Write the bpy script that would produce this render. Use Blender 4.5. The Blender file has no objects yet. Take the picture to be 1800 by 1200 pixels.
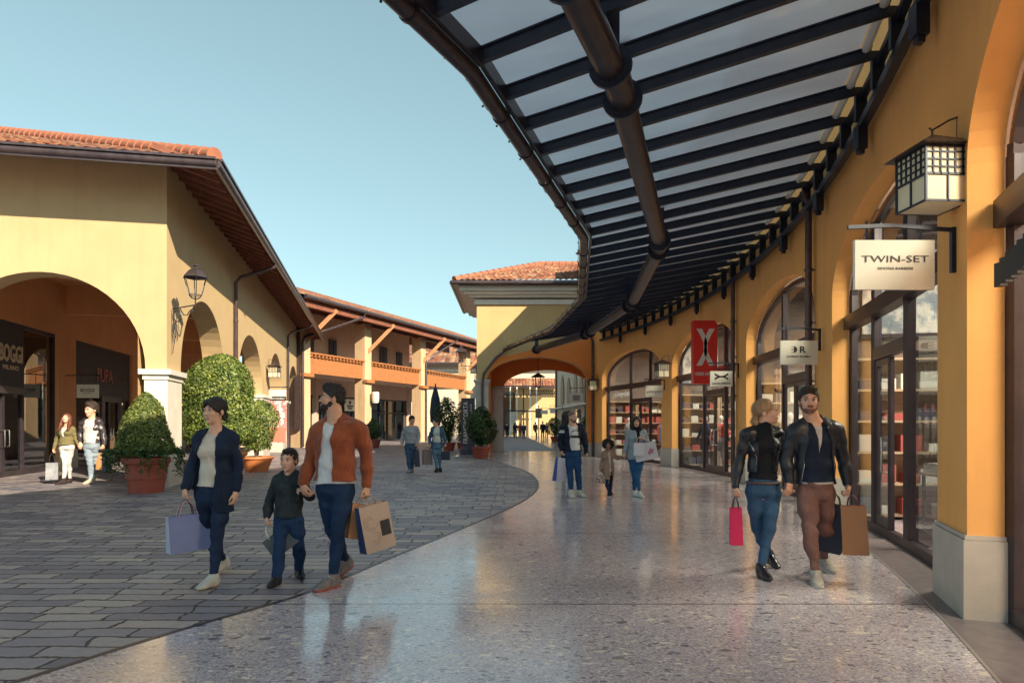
import bpy, math, random
import numpy as np
from mathutils import Vector, Matrix
random.seed(7); np.random.seed(7)
SC = bpy.context.scene
COL = SC.collection
R = math.radians
CZ = 1.47                                   # eye height of the photographer
# ---------------------------------------------------------------- camera
cam = bpy.data.objects.new('camera', bpy.data.cameras.new('camera')); COL.objects.link(cam)
cam.location = (0, 0, CZ); cam.rotation_euler = (R(90), 0, 0)
cam.data.sensor_width = 36; cam.data.lens = 24; cam.data.shift_y = 0.0806; cam.data.shift_x = 0.0
cam.data.clip_start = 0.05; cam.data.clip_end = 3000
SC.camera = cam
# ---------------------------------------------------------------- sky and sun
SUN_D = Vector((-1.73, 1.84, -1.34)).normalized()      # direction the light travels
SUN_EL = math.asin(-SUN_D.z)
world = bpy.data.worlds.new('World'); SC.world = world; world.use_nodes = True
wn = world.node_tree.nodes; wl = world.node_tree.links
bg = wn['Background']
sky = wn.new('ShaderNodeTexSky'); sky.sky_type = 'NISHITA'; sky.sun_disc = False
sky.sun_elevation = SUN_EL; sky.sun_rotation = math.atan2(-SUN_D.x, -SUN_D.y)
sky.air_density = 1.0; sky.dust_density = 0.8; sky.ozone_density = 1.2; sky.altitude = 100
hs = wn.new('ShaderNodeHueSaturation'); hs.inputs['Saturation'].default_value = 0.60; hs.inputs['Hue'].default_value = 0.478
tint = wn.new('ShaderNodeMix'); tint.data_type = 'RGBA'; tint.blend_type = 'MULTIPLY'; tint.inputs['Factor'].default_value = 1; tint.inputs['B'].default_value = (.76, .98, .97, 1)
gam = wn.new('ShaderNodeGamma'); gam.inputs[1].default_value = 0.72; wl.new(sky.outputs[0], gam.inputs[0]); wl.new(gam.outputs[0], hs.inputs['Color']); wl.new(hs.outputs[0], tint.inputs['A'])
wl.new(tint.outputs['Result'], bg.inputs[0]); bg.inputs[1].default_value = 0.074
sl = bpy.data.lights.new('sun', 'SUN'); sl.energy = 2.65; sl.angle = R(0.5); sl.color = (1.0, 0.85, 0.62)
so = bpy.data.objects.new('sun', sl); COL.objects.link(so)
so.rotation_euler = SUN_D.to_track_quat('-Z', 'Y').to_euler(); so.location = (30, -30, 40)
SC.view_settings.view_transform = 'Standard'; SC.view_settings.look = 'None'
SC.view_settings.gamma = 1.0; SC.view_settings.exposure = 1.88; SC.view_settings.use_curve_mapping = False
SC.cycles.max_bounces = 9; SC.cycles.transparent_max_bounces = 16
SC.cycles.use_denoising = True

def at(px, py, Y):                          # a point of the photograph (1800 wide) at depth Y, in metres
    return Vector(((px - 900) / 1200 * Y, Y, CZ - (py - 745) / 1200 * Y))

# ---------------------------------------------------------------- objects
BASE = {}
def link(o, name, parent=None, base=(0, 0, 0)):
    COL.objects.link(o)
    if parent is not None:
        o.parent = parent; BASE[o.name] = BASE[parent.name]
    else:
        o.location = base; BASE[o.name] = Vector(base)
    return o
def info(o, label=None, cat=None, group=None, kind=None):
    if label: o['label'] = label
    if cat: o['category'] = cat
    if group: o['group'] = group
    if kind: o['kind'] = kind
    return o
def thing(name, base, label=None, cat=None, group=None, kind=None):
    o = bpy.data.objects.new(name, None); o.empty_display_size = .2
    link(o, name, None, base); return info(o, label, cat, group, kind)
def kids(o): return [c for c in bpy.data.objects if c.parent == o]
def dup(src, loc, rz=None, label=None, scale=None):
    tree = {}
    for c in bpy.data.objects:
        if c.parent: tree.setdefault(c.parent.name, []).append(c)
    def rec(o, par):
        c = o.copy(); COL.objects.link(c); c.parent = par
        for ch in tree.get(o.name, []): rec(ch, c)
        return c
    r = rec(src, None); r.location = loc
    if rz is not None: r.rotation_euler = (0, 0, rz)
    if scale: r.scale = (scale,) * 3 if not hasattr(scale, '__len__') else scale
    if label: r['label'] = label
    return r

class MB:
    def __init__(s): s.v = []; s.f = []; s.m = []; s.uv = None
    def add(s, vs, fs, m=0):
        n = len(s.v); s.v += [tuple(v) for v in vs]
        for f in fs: s.f.append(tuple(i + n for i in f)); s.m.append(m)
        return s
    def quad(s, a, b, c, d, m=0): return s.add([a, b, c, d], [(0, 1, 2, 3)], m)
    def poly(s, pts, m=0): return s.add(pts, [tuple(range(len(pts)))], m)
    def box(s, c, d, rz=0, m=0, bev=0):
        cx, cy, cz = c; x, y, z = d[0] / 2, d[1] / 2, d[2] / 2
        ca, sa = math.cos(rz), math.sin(rz); vs = []
        for dz in (-z, z):
            for dx, dy in ((-x, -y), (x, -y), (x, y), (-x, y)):
                vs.append((cx + dx * ca - dy * sa, cy + dx * sa + dy * ca, cz + dz))
        return s.add(vs, [(3, 2, 1, 0), (4, 5, 6, 7), (0, 1, 5, 4), (1, 2, 6, 5), (2, 3, 7, 6), (3, 0, 4, 7)], m)
    def bar(s, a, b, w, h, m=0, up=(0, 0, 1)):
        a = Vector(a); b = Vector(b); d = (b - a).normalized(); up = Vector(up)
        if abs(d.dot(up)) > .95: up = Vector((1, 0, 0)) if abs(d.x) < .8 else Vector((0, 1, 0))
        x = d.cross(up).normalized() * (w / 2); y = x.cross(d).normalized() * (h / 2); vs = []
        for p in (a, b): vs += [p - x - y, p + x - y, p + x + y, p - x + y]
        return s.add(vs, [(0, 1, 2, 3), (7, 6, 5, 4), (4, 5, 1, 0), (5, 6, 2, 1), (6, 7, 3, 2), (7, 4, 0, 3)], m)
    def tube(s, pts, r, n=8, m=0, caps=True):
        pts = [Vector(p) for p in pts]; k = len(pts)
        rr = [r] * k if not hasattr(r, '__len__') else r
        up = None; vs = []
        for i, p in enumerate(pts):
            d = (pts[min(i + 1, k - 1)] - pts[max(i - 1, 0)]).normalized()
            if up is None: up = Vector((0, 0, 1)) if abs(d.z) < .9 else Vector((1, 0, 0))
            x = d.cross(up).normalized(); up = x.cross(d).normalized()
            for j in range(n):
                a = 2 * math.pi * j / n; vs.append(p + (x * math.cos(a) + up * math.sin(a)) * rr[i])
        fs = []
        for i in range(k - 1):
            for j in range(n):
                a, b = i * n + j, i * n + (j + 1) % n; fs.append((a, b, b + n, a + n))
        if caps: fs.append(tuple(range(n))[::-1]); fs.append(tuple(range((k - 1) * n, k * n)))
        return s.add(vs, fs, m)
    def lathe(s, prof, c=(0, 0, 0), n=24, m=0):
        vs = []; fs = []
        for r, z in prof:
            for j in range(n):
                a = 2 * math.pi * j / n; vs.append((c[0] + r * math.cos(a), c[1] + r * math.sin(a), c[2] + z))
        for i in range(len(prof) - 1):
            for j in range(n):
                a, b = i * n + j, i * n + (j + 1) % n; fs.append((a, b, b + n, a + n))
        return s.add(vs, fs, m)
    def ball(s, c, r, n=10, m=0):
        r = r if hasattr(r, '__len__') else (r, r, r); vs = []; fs = []; k = n // 2 + 1
        for i in range(k):
            t = math.pi * i / (k - 1)
            for j in range(n):
                a = 2 * math.pi * j / n
                vs.append((c[0] + r[0] * math.sin(t) * math.cos(a), c[1] + r[1] * math.sin(t) * math.sin(a), c[2] - r[2] * math.cos(t)))
        for i in range(k - 1):
            for j in range(n):
                a, b = i * n + j, i * n + (j + 1) % n; fs.append((a, b, b + n, a + n))
        return s.add(vs, fs, m)
    def prism(s, poly, z0, z1, m=0):
        n = len(poly); vs = [(x, y, z0) for x, y in poly] + [(x, y, z1) for x, y in poly]
        fs = [tuple(range(n))[::-1], tuple(range(n, 2 * n))] + [(i, (i + 1) % n, (i + 1) % n + n, i + n) for i in range(n)]
        return s.add(vs, fs, m)
    def plate(s, poly, o, u, w, t, m=0):     # 2-D outline in the plane o + a*u + b*w, thickness t along the normal
        o, u, w = Vector(o), Vector(u), Vector(w); nn = u.cross(w).normalized() * t; n = len(poly)
        a = [o + u * p + w * q for p, q in poly]; vs = a + [p + nn for p in a]
        fs = [tuple(range(n))[::-1], tuple(range(n, 2 * n))] + [(i, (i + 1) % n, (i + 1) % n + n, i + n) for i in range(n)]
        return s.add(vs, fs, m)
def make(name, mb, mats, parent=None, label=None, cat=None, group=None, kind=None, smooth=False, base=None, fix=False):
    me = bpy.data.meshes.new(name); v = np.array([tuple(p) for p in mb.v], dtype=np.float64)
    if parent is not None: b = np.array(BASE[parent.name])
    elif base is not None: b = np.array(base)
    else: b = np.array(((v[:, 0].min() + v[:, 0].max()) / 2, (v[:, 1].min() + v[:, 1].max()) / 2, v[:, 2].min()))
    v = v - b
    me.from_pydata(v.tolist(), [], mb.f); me.validate()
    for m in (mats if isinstance(mats, (list, tuple)) else [mats]): me.materials.append(m)
    if len(me.materials) > 1 and len(me.polygons) == len(mb.m): me.polygons.foreach_set('material_index', mb.m)
    if fix:
        import bmesh
        bm = bmesh.new(); bm.from_mesh(me); bmesh.ops.recalc_face_normals(bm, faces=bm.faces); bm.to_mesh(me); bm.free()
    if smooth:
        me.polygons.foreach_set('use_smooth', [True] * len(me.polygons))
        if smooth != 'all':
            try: me.set_sharp_from_angle(angle=R(40))
            except Exception: pass
    me.update(); o = bpy.data.objects.new(name, me); link(o, name, parent, b.tolist())
    return info(o, label, cat, group, kind)

def text(name, s, mat, parent, c, u, w, width, height, t=.006, bold=0.0):
    cu = bpy.data.curves.new('t', 'FONT'); cu.body = s; cu.size = 1; cu.resolution_u = 2; cu.offset = bold
    o = bpy.data.objects.new('t', cu); COL.objects.link(o)
    dg = bpy.context.evaluated_depsgraph_get(); dg.update()
    me = bpy.data.meshes.new_from_object(o.evaluated_get(dg))
    v = np.empty(len(me.vertices) * 3); me.vertices.foreach_get('co', v); v = v.reshape(-1, 3)
    fs = [tuple(p.vertices) for p in me.polygons]
    bpy.data.objects.remove(o); bpy.data.meshes.remove(me)
    x0, x1, y0, y1 = v[:, 0].min(), v[:, 0].max(), v[:, 1].min(), v[:, 1].max()
    c, u, w = Vector(c), Vector(u).normalized(), Vector(w).normalized(); nn = u.cross(w)
    mb = MB(); vs = []
    for k in (0, 1):
        for p in v:
            a = ((p[0] - x0) / (x1 - x0) - .5) * width; b = ((p[1] - y0) / (y1 - y0) - .5) * height
            vs.append(c + u * a + w * b + nn * t * k)
    n = len(v); ed = {}
    for f in fs:
        for i in range(len(f)): ed[(f[i], f[(i + 1) % len(f)])] = 1
    side = [(a, b, b + n, a + n) for a, b in ed if (b, a) not in ed]
    mb.add(vs, [tuple(i + n for i in f) for f in fs] + side)
    return make(name, mb, mat, parent)

# ---------------------------------------------------------------- materials
def rgb(c): return (*c, 1) if len(c) == 3 else c
MATS = {}
def mat(name, col, rough=.6, metal=0, col2=None, scale=6, detail=4, bump=0, bscale=None, spec=.5, emit=0, coat=0, stretch=None, lo=.35, hi=.65, bdist=.01, sheen=0):
    if name in MATS: return MATS[name]
    m = bpy.data.materials.new(name); m.use_nodes = True; N = m.node_tree.nodes; L = m.node_tree.links
    p = N['Principled BSDF']; p.inputs['Base Color'].default_value = rgb(col); p.inputs['Roughness'].default_value = rough
    p.inputs['Metallic'].default_value = metal; p.inputs['Specular IOR Level'].default_value = spec
    if coat: p.inputs['Coat Weight'].default_value = coat; p.inputs['Coat Roughness'].default_value = .15
    if sheen: p.inputs['Sheen Weight'].default_value = sheen
    if emit: p.inputs['Emission Color'].default_value = rgb(col); p.inputs['Emission Strength'].default_value = emit
    if col2 is not None or bump:
        tc = N.new('ShaderNodeTexCoord'); mp = N.new('ShaderNodeMapping'); L.new(tc.outputs['Object'], mp.inputs[0])
        if stretch: mp.inputs['Scale'].default_value = stretch
        no = N.new('ShaderNodeTexNoise'); no.inputs['Scale'].default_value = scale; no.inputs['Detail'].default_value = detail
        no.inputs['Roughness'].default_value = .62; L.new(mp.outputs[0], no.inputs['Vector'])
        if col2 is not None:
            cr = N.new('ShaderNodeValToRGB'); cr.color_ramp.elements[0].position = lo; cr.color_ramp.elements[1].position = hi
            cr.color_ramp.elements[0].color = rgb(col); cr.color_ramp.elements[1].color = rgb(col2)
            L.new(no.outputs[0], cr.inputs[0]); L.new(cr.outputs[0], p.inputs['Base Color'])
        if bump:
            nb = N.new('ShaderNodeTexNoise'); nb.inputs['Scale'].default_value = bscale or scale * 6; nb.inputs['Detail'].default_value = 5
            L.new(mp.outputs[0], nb.inputs['Vector']); bu = N.new('ShaderNodeBump'); bu.inputs['Strength'].default_value = bump
            bu.inputs['Distance'].default_value = bdist; L.new(nb.outputs[0], bu.inputs['Height']); L.new(bu.outputs[0], p.inputs['Normal'])
    MATS[name] = m; return m

def plaster(name, c):
    m = mat(name, c, .85, 0, tuple(x * .93 for x in c), 1.1, 6, .25, 60, spec=.25, lo=.4, hi=.62, bdist=.004)
    # rain streaks that stay where they are: thin vertical stains
    N = m.node_tree.nodes; L = m.node_tree.links; p = N['Principled BSDF']
    src = p.inputs['Base Color'].links[0].from_socket
    tc = N.new('ShaderNodeTexCoord'); mp = N.new('ShaderNodeMapping'); mp.inputs['Scale'].default_value = (5, 5, .35)
    L.new(tc.outputs['Object'], mp.inputs[0]); no = N.new('ShaderNodeTexNoise'); no.inputs['Scale'].default_value = 1.6; no.inputs['Detail'].default_value = 6
    L.new(mp.outputs[0], no.inputs['Vector']); cr = N.new('ShaderNodeValToRGB')
    cr.color_ramp.elements[0].position = .5; cr.color_ramp.elements[1].position = .75
    cr.color_ramp.elements[0].color = (1, 1, 1, 1); cr.color_ramp.elements[1].color = (.95, .94, .93, 1)
    L.new(no.outputs[0], cr.inputs[0]); mx = N.new('ShaderNodeMix'); mx.data_type = 'RGBA'; mx.blend_type = 'MULTIPLY'
    mx.inputs['Factor'].default_value = 1; L.new(src, mx.inputs['A']); L.new(cr.outputs[0], mx.inputs['B']); L.new(mx.outputs['Result'], p.inputs['Base Color'])
    return m
M_YEL = plaster('plaster_yellow', (.53, .385, .215))
M_ORA = plaster('plaster_orange', (.92, .46, .15))
M_TOW = plaster('plaster_tower', (.56, .40, .20))
M_DEEP = plaster('plaster_deep_orange', (.82, .27, .07))
M_CREAM = plaster('plaster_cream', (.58, .52, .42))
M_TERR = plaster('plaster_terracotta', (.68, .33, .15))
M_STONE = mat('stone_grey', (.52, .47, .42), .75, 0, (.43, .39, .35), 3, 8, .3, 40, bdist=.004)
M_STONEL = mat('stone_pale', (.66, .62, .55), .75, 0, (.58, .54, .48), 3, 8, .3, 40, bdist=.004)
M_DARK = mat('dark_steel', (.012, .018, .038), .36, .2, (.02, .028, .05), 5, 5)
M_BRZ = mat('bronze_frame', (.045, .036, .045), .38, .4, (.065, .05, .058), 4, 5)
M_GUT = mat('copper_brown_gutter', (.13, .095, .10), .33, .6, (.08, .06, .07), 5, 5)
M_PIPE = mat('dark_brown_pipe', (.055, .042, .05), .32, .5, (.035, .028, .036), 5, 5)
M_WOOD = mat('larch_timber', (.44, .18, .065), .6, 0, (.30, .11, .04), 3, 8, .4, 30, stretch=(1, 1, 6), lo=.3, hi=.7)
M_WOODD = mat('dark_timber', (.26, .09, .05), .7, 0, (.16, .055, .035), 4, 8, .3, 30)
M_WHITE = mat('white_paint', (.72, .70, .64), .55, 0, (.66, .64, .59), 3, 4)
M_SIGN = mat('cream_signboard', (.84, .80, .68), .5)
M_BLACK = mat('black_lettering', (.02, .02, .025), .5)
M_CHROME = mat('brushed_steel', (.6, .58, .56), .25, 1)
M_LAMPG = mat('opal_lamp_glass', (.84, .74, .52), .35, 0, (.78, .68, .47), 8, 3)
M_POT = mat('terracotta_pot', (.33, .075, .045), .75, 0, (.27, .06, .04), 5, 6, .2, 50)
M_POTO = mat('orange_terracotta_pot', (.62, .22, .08), .7, 0, (.55, .18, .06), 5, 6, .2, 50)
M_SOIL = mat('soil', (.05, .035, .025), .95)
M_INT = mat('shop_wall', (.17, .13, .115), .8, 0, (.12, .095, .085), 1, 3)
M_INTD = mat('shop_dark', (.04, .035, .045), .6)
M_SHELF = mat('shelf_wood', (.45, .34, .24), .5, 0, (.38, .28, .19), 5, 5, stretch=(1, 1, 5))
M_SPOT = mat('lit_spotlight', (1, .86, .62), .5, emit=60)
M_PALEG = mat('champagne_letters', (.62, .50, .38), .45, .2)
M_GOLD = mat('brass_letters', (.70, .50, .20), .35, .8)
M_FLOOR = mat('shop_floor', (.32, .28, .25), .35, 0, (.26, .23, .21), 2, 4)

def glass_mat(name, tint=(.72, .78, .78), boost=1.0, rough=0.0):
    m = bpy.data.materials.new(name); m.use_nodes = True; N = m.node_tree.nodes; L = m.node_tree.links
    N.remove(N['Principled BSDF']); out = N['Material Output']
    tr = N.new('ShaderNodeBsdfTransparent'); tr.inputs[0].default_value = rgb(tint)
    gl = N.new('ShaderNodeBsdfGlossy'); gl.inputs['Roughness'].default_value = rough; gl.inputs[0].default_value = (.95, .97, 1, 1)
    ge = N.new('ShaderNodeNewGeometry'); dt = N.new('ShaderNodeVectorMath'); dt.operation = 'DOT_PRODUCT'; L.new(ge.outputs['Incoming'], dt.inputs[0]); L.new(ge.outputs['Normal'], dt.inputs[1])
    ab = N.new('ShaderNodeMath'); ab.operation = 'ABSOLUTE'; L.new(dt.outputs['Value'], ab.inputs[0]); om = N.new('ShaderNodeMath'); om.operation = 'SUBTRACT'; om.inputs[0].default_value = 1; L.new(ab.outputs[0], om.inputs[1])
    pw = N.new('ShaderNodeMath'); pw.operation = 'POWER'; pw.inputs[1].default_value = 4.2; L.new(om.outputs[0], pw.inputs[0])      # both sides of a thin pane alike
    mu = N.new('ShaderNodeMath'); mu.operation = 'MULTIPLY_ADD'; mu.inputs[1].default_value = .92; mu.inputs[2].default_value = .09 * boost; mu.use_clamp = True
    L.new(pw.outputs[0], mu.inputs[0]); mx = N.new('ShaderNodeMixShader'); L.new(mu.outputs[0], mx.inputs[0])
    L.new(tr.outputs[0], mx.inputs[1]); L.new(gl.outputs[0], mx.inputs[2]); L.new(mx.outputs[0], out.inputs[0])
    return m
M_GLASS = glass_mat('shop_glass')
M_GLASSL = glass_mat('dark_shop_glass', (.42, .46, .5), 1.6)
def canopy_glass():
    m = bpy.data.materials.new('frosted_canopy_glass'); m.use_nodes = True; N = m.node_tree.nodes; L = m.node_tree.links
    N.remove(N['Principled BSDF']); out = N['Material Output']
    tc = N.new('ShaderNodeTexCoord'); no = N.new('ShaderNodeTexNoise'); no.inputs['Scale'].default_value = .9; no.inputs['Detail'].default_value = 5
    mp = N.new('ShaderNodeMapping'); mp.inputs['Scale'].default_value = (.7, 2.4, 1); L.new(tc.outputs['Object'], mp.inputs[0]); L.new(mp.outputs[0], no.inputs['Vector'])
    cr = N.new('ShaderNodeValToRGB'); cr.color_ramp.elements[0].position = .3; cr.color_ramp.elements[1].position = .7
    cr.color_ramp.elements[0].color = (.86, .80, .82, 1); cr.color_ramp.elements[1].color = (.97, .94, .95, 1); L.new(no.outputs[0], cr.inputs[0])
    a = N.new('ShaderNodeBsdfTranslucent'); L.new(cr.outputs[0], a.inputs[0])
    d = N.new('ShaderNodeBsdfDiffuse'); L.new(cr.outputs[0], d.inputs[0])
    g = N.new('ShaderNodeBsdfGlossy'); g.inputs['Roughness'].default_value = .12
    t = N.new('ShaderNodeBsdfTransparent'); t.inputs[0].default_value = (.8, .8, .84, 1)
    m1 = N.new('ShaderNodeMixShader'); m1.inputs[0].default_value = .04; L.new(a.outputs[0], m1.inputs[1]); L.new(d.outputs[0], m1.inputs[2])
    m2 = N.new('ShaderNodeMixShader'); m2.inputs[0].default_value = .30; L.new(m1.outputs[0], m2.inputs[1]); L.new(t.outputs[0], m2.inputs[2])
    ge = N.new('ShaderNodeNewGeometry'); dt = N.new('ShaderNodeVectorMath'); dt.operation = 'DOT_PRODUCT'; L.new(ge.outputs['Incoming'], dt.inputs[0]); L.new(ge.outputs['Normal'], dt.inputs[1])
    fr = N.new('ShaderNodeMath'); fr.operation = 'ABSOLUTE'; L.new(dt.outputs['Value'], fr.inputs[0]); f2 = N.new('ShaderNodeMath'); f2.operation = 'SUBTRACT'; f2.inputs[0].default_value = 1; L.new(fr.outputs[0], f2.inputs[1])
    f3 = N.new('ShaderNodeMath'); f3.operation = 'POWER'; f3.inputs[1].default_value = 4.5; L.new(f2.outputs[0], f3.inputs[0]); fr = N.new('ShaderNodeMath'); fr.operation = 'MULTIPLY_ADD'; fr.inputs[1].default_value = .9; fr.inputs[2].default_value = .05; L.new(f3.outputs[0], fr.inputs[0])
    m3 = N.new('ShaderNodeMixShader'); L.new(fr.outputs[0], m3.inputs[0]); L.new(m2.outputs[0], m3.inputs[1]); L.new(g.outputs[0], m3.inputs[2])
    L.new(m3.outputs[0], out.inputs[0]); return m
M_CAN = canopy_glass()

def nodes_of(name):
    m = bpy.data.materials.new(name); m.use_nodes = True
    return m, m.node_tree.nodes, m.node_tree.links, m.node_tree.nodes['Principled BSDF']
def ramp(N, L, src, stops, interp='LINEAR'):
    cr = N.new('ShaderNodeValToRGB'); e = cr.color_ramp.elements; cr.color_ramp.interpolation = interp
    while len(e) > 1: e.remove(e[-1])
    e[0].position = stops[0][0]; e[0].color = rgb(stops[0][1])
    for p, c in stops[1:]: x = e.new(p); x.color = rgb(c)
    L.new(src, cr.inputs[0]); return cr.outputs[0]
def mixc(N, L, f, a, b, mode='MIX'):
    mx = N.new('ShaderNodeMix'); mx.data_type = 'RGBA'; mx.blend_type = mode
    if hasattr(f, 'is_linked'): L.new(f, mx.inputs['Factor'])
    else: mx.inputs['Factor'].default_value = f
    for k, s in (('A', a), ('B', b)):
        if hasattr(s, 'is_linked'): L.new(s, mx.inputs[k])
        else: mx.inputs[k].default_value = rgb(s)
    return mx.outputs['Result']
def mth(N, L, op, a, b=None, c=None):
    n = N.new('ShaderNodeMath'); n.operation = op
    for i, s in enumerate((a, b, c)):
        if s is None: continue
        if hasattr(s, 'is_linked'): L.new(s, n.inputs[i])
        else: n.inputs[i].default_value = s
    return n.outputs[0]
def noise(N, L, vec, sc, det=4, rough=.6):
    n = N.new('ShaderNodeTexNoise'); n.inputs['Scale'].default_value = sc; n.inputs['Detail'].default_value = det
    n.inputs['Roughness'].default_value = rough; L.new(vec, n.inputs['Vector']); return n

def pavers():
    m, N, L, p = nodes_of('slate_pavers')
    tc = N.new('ShaderNodeTexCoord'); P = tc.outputs['Object']
    wob = noise(N, L, P, 1.3, 4); v = N.new('ShaderNodeVectorMath'); v.operation = 'MULTIPLY_ADD'
    L.new(wob.outputs['Color'], v.inputs[0]); v.inputs[1].default_value = (.30, .13, 0); L.new(P, v.inputs[2])
    wob2 = noise(N, L, P, 9, 3); v2 = N.new('ShaderNodeVectorMath'); v2.operation = 'MULTIPLY_ADD'
    L.new(wob2.outputs['Color'], v2.inputs[0]); v2.inputs[1].default_value = (.055, .05, 0); L.new(v.outputs[0], v2.inputs[2])
    b = N.new('ShaderNodeTexBrick'); L.new(v2.outputs[0], b.inputs[0]); b.inputs['Scale'].default_value = 1
    b.inputs['Brick Width'].default_value = .54; b.inputs['Row Height'].default_value = .20; b.inputs['Mortar Size'].default_value = .013
    b.inputs['Mortar Smooth'].default_value = .35; b.inputs['Bias'].default_value = -.1; b.offset = .37; b.squash = .72; b.squash_frequency = 3
    b.inputs['Color1'].default_value = (.0, .0, .0, 1); b.inputs['Color2'].default_value = (1, 1, 1, 1); b.inputs['Mortar'].default_value = (.5, .5, .5, 1)
    sepv = N.new('ShaderNodeSeparateColor'); L.new(b.outputs['Color'], sepv.inputs[0])
    stone = ramp(N, L, sepv.outputs[0], [(0, (.19, .18, .225)), (.35, (.28, .26, .30)), (.7, (.37, .335, .345)), (1, (.50, .42, .37))])
    mot = noise(N, L, P, 14, 6, .7); stone = mixc(N, L, .7, stone, ramp(N, L, mot.outputs[0], [(.3, (.55, .55, .6)), (.7, (1.15, 1.1, 1.05))]), 'MULTIPLY')
    big = noise(N, L, P, .35, 3); stone = mixc(N, L, .6, stone, ramp(N, L, big.outputs[0], [(.35, (.72, .72, .78)), (.65, (1.15, 1.1, 1.0))]), 'MULTIPLY')
    col = mixc(N, L, b.outputs['Fac'], stone, (.025, .022, .028)); L.new(col, p.inputs['Base Color'])
    rg = ramp(N, L, mot.outputs[0], [(.3, (.42,) * 3), (.7, (.65,) * 3)]); L.new(rg, p.inputs['Roughness']); p.inputs['Specular IOR Level'].default_value = .45
    h = mth(N, L, 'MULTIPLY', mot.outputs[0], .35); h = mth(N, L, 'ADD', h, mth(N, L, 'MULTIPLY', sepv.outputs[0], .5))
    sm = noise(N, L, P, 3.5, 3); h = mth(N, L, 'ADD', h, mth(N, L, 'MULTIPLY', sm.outputs[0], .5))
    inv = mth(N, L, 'SUBTRACT', 1, b.outputs['Fac']); h = mth(N, L, 'MULTIPLY', mth(N, L, 'ADD', h, 1), inv)
    bu = N.new('ShaderNodeBump'); bu.inputs['Strength'].default_value = .85; bu.inputs['Distance'].default_value = .022
    L.new(h, bu.inputs['Height']); L.new(bu.outputs[0], p.inputs['Normal']); return m
def terrazzo(name='ceppo_stone', joints=True):
    m, N, L, p = nodes_of(name); tc = N.new('ShaderNodeTexCoord'); P = tc.outputs['Object']
    d = noise(N, L, P, 5, 4); v = N.new('ShaderNodeVectorMath'); v.operation = 'MULTIPLY_ADD'
    L.new(d.outputs['Color'], v.inputs[0]); v.inputs[1].default_value = (.09, .09, 0); L.new(P, v.inputs[2]); Q = v.outputs[0]
    mp0 = N.new('ShaderNodeMapping'); mp0.inputs['Scale'].default_value = (1, 1.5, 1); L.new(Q, mp0.inputs[0]); Q = mp0.outputs[0]
    base = ramp(N, L, noise(N, L, P, 2.2, 6).outputs[0], [(.3, (.40, .37, .445)), (.7, (.50, .465, .53))])
    fine = noise(N, L, P, 55, 4); base = mixc(N, L, .8, base, ramp(N, L, fine.outputs[0], [(.35, (.6, .6, .64)), (.65, (1.25, 1.22, 1.15))]), 'MULTIPLY')
    col = base; hs_ = None
    for sc, dens, edge, lo, hi in ((44, .80, .42, (.14, .13, .16), (.78, .72, .64)), (20, .55, .38, (.10, .09, .13), (.80, .73, .63)), (8.5, .22, .30, (.09, .085, .12), (.74, .67, .58))):
        vo = N.new('ShaderNodeTexVoronoi'); vo.inputs['Scale'].default_value = sc; L.new(Q, vo.inputs['Vector'])
        vo.inputs['Randomness'].default_value = 1
        s = N.new('ShaderNodeSeparateColor'); L.new(vo.outputs['Color'], s.inputs[0])
        pick = mth(N, L, 'LESS_THAN', s.outputs[0], dens)
        size = mth(N, L, 'MULTIPLY_ADD', s.outputs[2], .28, edge - .14)
        ins = mth(N, L, 'LESS_THAN', vo.outputs['Distance'], size); f = mth(N, L, 'MULTIPLY', pick, ins)
        f = mth(N, L, 'MULTIPLY', f, .88)
        chip = ramp(N, L, s.outputs[1], [(0, lo), (.32, (.22, .20, .22)), (.6, (.46, .41, .38)), (1, hi)])
        col = mixc(N, L, f, col, chip)
    pit = noise(N, L, P, 30, 5, .75); pf = ramp(N, L, pit.outputs[0], [(.66, (0, 0, 0)), (.70, (1, 1, 1))]); pf2 = mth(N, L, 'MULTIPLY', pf, .6)
    col = mixc(N, L, pf2, col, (.07, .06, .08))
    if joints:
        sp = N.new('ShaderNodeSeparateXYZ'); L.new(P, sp.inputs[0])
        fy = mth(N, L, 'FRACT', mth(N, L, 'DIVIDE', mth(N, L, 'SUBTRACT', sp.outputs[1], 5.56), 3.6))
        jy = mth(N, L, 'LESS_THAN', fy, .0065)
        col = mixc(N, L, jy, col, (.05, .045, .05))
    L.new(col, p.inputs['Base Color'])
    rr = ramp(N, L, noise(N, L, P, 1.6, 5).outputs[0], [(.3, (.09,) * 3), (.7, (.22,) * 3)]); r2 = mixc(N, L, pf, rr, (.7, .7, .7)); L.new(r2, p.inputs['Roughness'])
    p.inputs['Specular IOR Level'].default_value = .9
    hb = mth(N, L, 'SUBTRACT', mth(N, L, 'MULTIPLY', noise(N, L, P, 6, 4).outputs[0], .6), mth(N, L, 'MULTIPLY', pf, .5))
    bu = N.new('ShaderNodeBump'); bu.inputs['Strength'].default_value = .22; bu.inputs['Distance'].default_value = .01
    L.new(hb, bu.inputs['Height']); L.new(bu.outputs[0], p.inputs['Normal']); return m
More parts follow.
